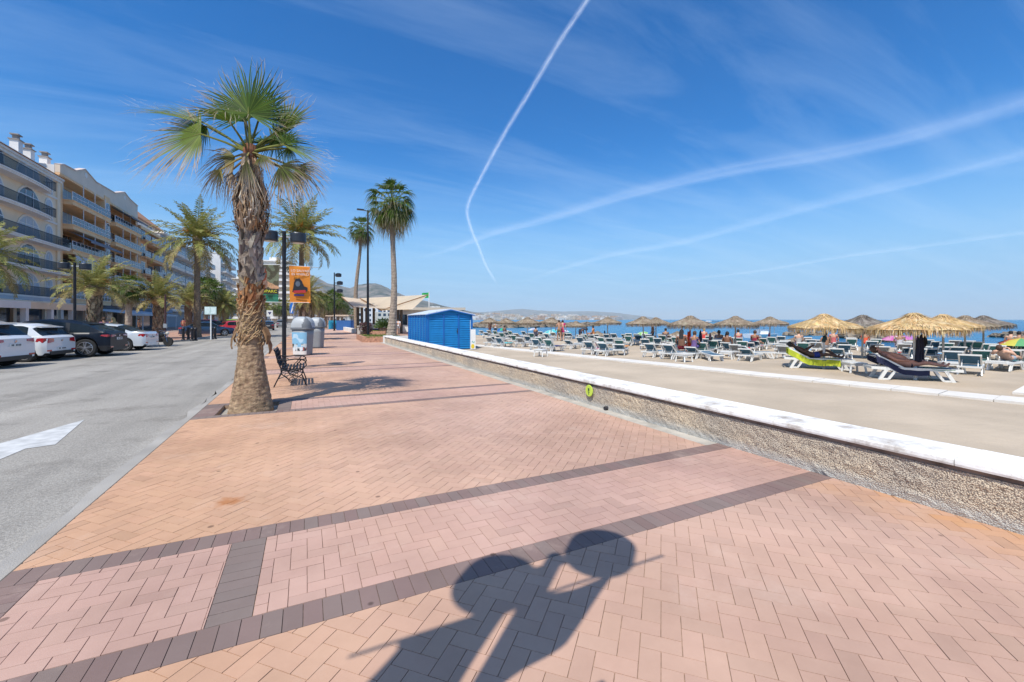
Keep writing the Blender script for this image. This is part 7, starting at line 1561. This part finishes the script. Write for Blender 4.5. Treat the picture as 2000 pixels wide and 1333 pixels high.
# ================================================================ CONTRAILS AND AIR
def contrail_mat(name, a):
    m = bpy.data.materials.new(name); m.use_nodes = True; t = m.node_tree; t.nodes.clear(); o = N(t, 'ShaderNodeOutputMaterial'); df = N(t, 'ShaderNodeBsdfDiffuse'); tl = N(t, 'ShaderNodeBsdfTranslucent'); tr = N(t, 'ShaderNodeBsdfTransparent'); m1 = N(t, 'ShaderNodeMixShader'); m2 = N(t, 'ShaderNodeMixShader')
    df.inputs[0].default_value = (.95, .97, 1, 1); tl.inputs[0].default_value = (.95, .97, 1, 1); m1.inputs[0].default_value = .7; t.links.new(df.outputs[0], m1.inputs[1]); t.links.new(tl.outputs[0], m1.inputs[2])
    at_ = N(t, 'ShaderNodeAttribute', attribute_name='Col'); sp = N(t, 'ShaderNodeSeparateXYZ'); t.links.new(at_.outputs['Vector'], sp.inputs[0])
    co = N(t, 'ShaderNodeCombineXYZ'); t.links.new(sp.outputs['Y'], co.inputs[0]); t.links.new(sp.outputs['Z'], co.inputs[1])
    n = N(t, 'ShaderNodeTexNoise'); n.inputs['Scale'].default_value = 1; n.inputs['Detail'].default_value = 6; n.inputs['Roughness'].default_value = .65; t.links.new(co.outputs[0], n.inputs['Vector'])
    r = N(t, 'ShaderNodeMapRange'); r.inputs['From Min'].default_value = .28; r.inputs['From Max'].default_value = .72; r.inputs['To Min'].default_value = .35; r.inputs['To Max'].default_value = 1.3; t.links.new(n.outputs['Fac'], r.inputs['Value'])
    mu = N(t, 'ShaderNodeMath', operation='MULTIPLY'); t.links.new(sp.outputs['X'], mu.inputs[0]); t.links.new(r.outputs[0], mu.inputs[1]); mu2 = N(t, 'ShaderNodeMath', operation='MULTIPLY'); mu2.inputs[1].default_value = a; mu2.use_clamp = True; t.links.new(mu.outputs[0], mu2.inputs[0])
    t.links.new(mu2.outputs[0], m2.inputs[0]); t.links.new(tr.outputs[0], m2.inputs[1]); t.links.new(m1.outputs[0], m2.inputs[2]); t.links.new(m2.outputs[0], o.inputs[0]); return m
ALT = 4000.
def sky_pt(u, v): d = F*(ALT-HC)/(VH-v); r = d*(u-UC)/F; return V((r*CY+d*SY, -r*SY+d*CY, ALT))
def contrail(label, pts, wid, alpha, fl=6., fade=(0, .1)):
    # catmull-rom through the track, a lens-shaped trail 2 * th thick
    P = []; n = 14
    for i in range(len(pts)-1):
        p = [V(pts[max(0, i-1)]+(0,)), V(pts[i]+(0,)), V(pts[i+1]+(0,)), V(pts[min(len(pts)-1, i+2)]+(0,))]
        for k in range(n):
            t = k/n; P.append(.5*((2*p[1])+(p[2]-p[0])*t+(2*p[0]-5*p[1]+4*p[2]-p[3])*t*t+(3*p[1]-p[0]-3*p[2]+p[3])*t**3))
    P.append(V(pts[-1]+(0,))); W = [sky_pt(p.x, p.y) for p in P]; mb = MB(); rows = []; dist = 0
    for k, w in enumerate(W):
        tn = (W[min(k+1, len(W)-1)]-W[max(k-1, 0)]).normalized(); sd = tn.cross(UP).normalized(); a = k/(len(W)-1)
        if k: dist += (w-W[k-1]).length
        # width given in photo pixels at both ends, converted to metres on the sky sheet
        px = lerp(wid[0], wid[1], a); p0, p1 = P[max(k-1, 0)], P[min(k+1, len(P)-1)]; nn = V((-(p1-p0).y, (p1-p0).x, 0)).normalized(); q = sky_pt(P[k].x+nn.x*px*.5, P[k].y+nn.y*px*.5); hw = abs((q-w).dot(sd))
        fd = min(1, (a+.001)/max(.001, fade[0])) if fade[0] else 1; fd *= min(1, (1-a+.001)/max(.001, fade[1])) if fade[1] else 1; row = []
        for j in range(13):
            s = -1+j/6; e = exp(-(s*1.75)**2)-exp(-3.06); th = min(hw*.15, 60)*(1-s*s); row.append(mb.av(w+sd*hw*s-UP*th, (max(0, e)*fd, dist/hw*.28, s*fl*.4)))
        rows.append(row)
    for a, b in zip(rows, rows[1:]):
        for j in range(12): mb.face((a[j], a[j+1], b[j+1], b[j]))
    return tag(mb.build('contrail', contrail_mat('contrail_'+label[:6], alpha), None, True), label, 'contrail')
contrail('narrow bright vapour trail falling steeply from the top edge to the horizon', [(1200, -90), (1146, 0), (1092, 82), (1040, 170), (990, 252), (945, 335), (914, 400), (918, 440), (934, 480), (950, 520), (972, 556)], (17, 8), .36, fade=(0, .08))
contrail('broadest pale vapour trail sweeping up to the right edge', [(800, 506), (880, 486), (960, 455), (1060, 428), (1190, 388), (1300, 358), (1450, 325), (1600, 300), (1750, 268), (1880, 232), (2080, 170)], (9, 62), .18, fade=(.15, 0))
contrail('middle pale vapour trail below the broadest one', [(1010, 555), (1100, 524), (1200, 496), (1330, 472), (1450, 440), (1560, 408), (1700, 372), (1850, 335), (2080, 278)], (7, 38), .14, fade=(.15, 0))
contrail('lowest thin vapour trail near the horizon at the right', [(1240, 556), (1380, 541), (1500, 526), (1650, 500), (1800, 480), (2080, 442)], (5, 14), .13, fade=(.2, 0))
# ================================================================ AIR
hzm = bpy.data.materials.new('air'); hzm.use_nodes = True; t = hzm.node_tree; t.nodes.clear(); o = N(t, 'ShaderNodeOutputMaterial'); pv = N(t, 'ShaderNodeVolumePrincipled')
pv.inputs['Color'].default_value = (.80, .93, 1, 1); pv.inputs['Density'].default_value = 6e-5; pv.inputs['Anisotropy'].default_value = -.15; t.links.new(pv.outputs[0], o.inputs['Volume'])
mb = MB(); mb.box(-12500, 34500, -20500, 34500, ZW-2.5, 640); hz_ = mb.build('haze', hzm); tag(hz_, kind='stuff')
scene.cycles.volume_bounces = 0
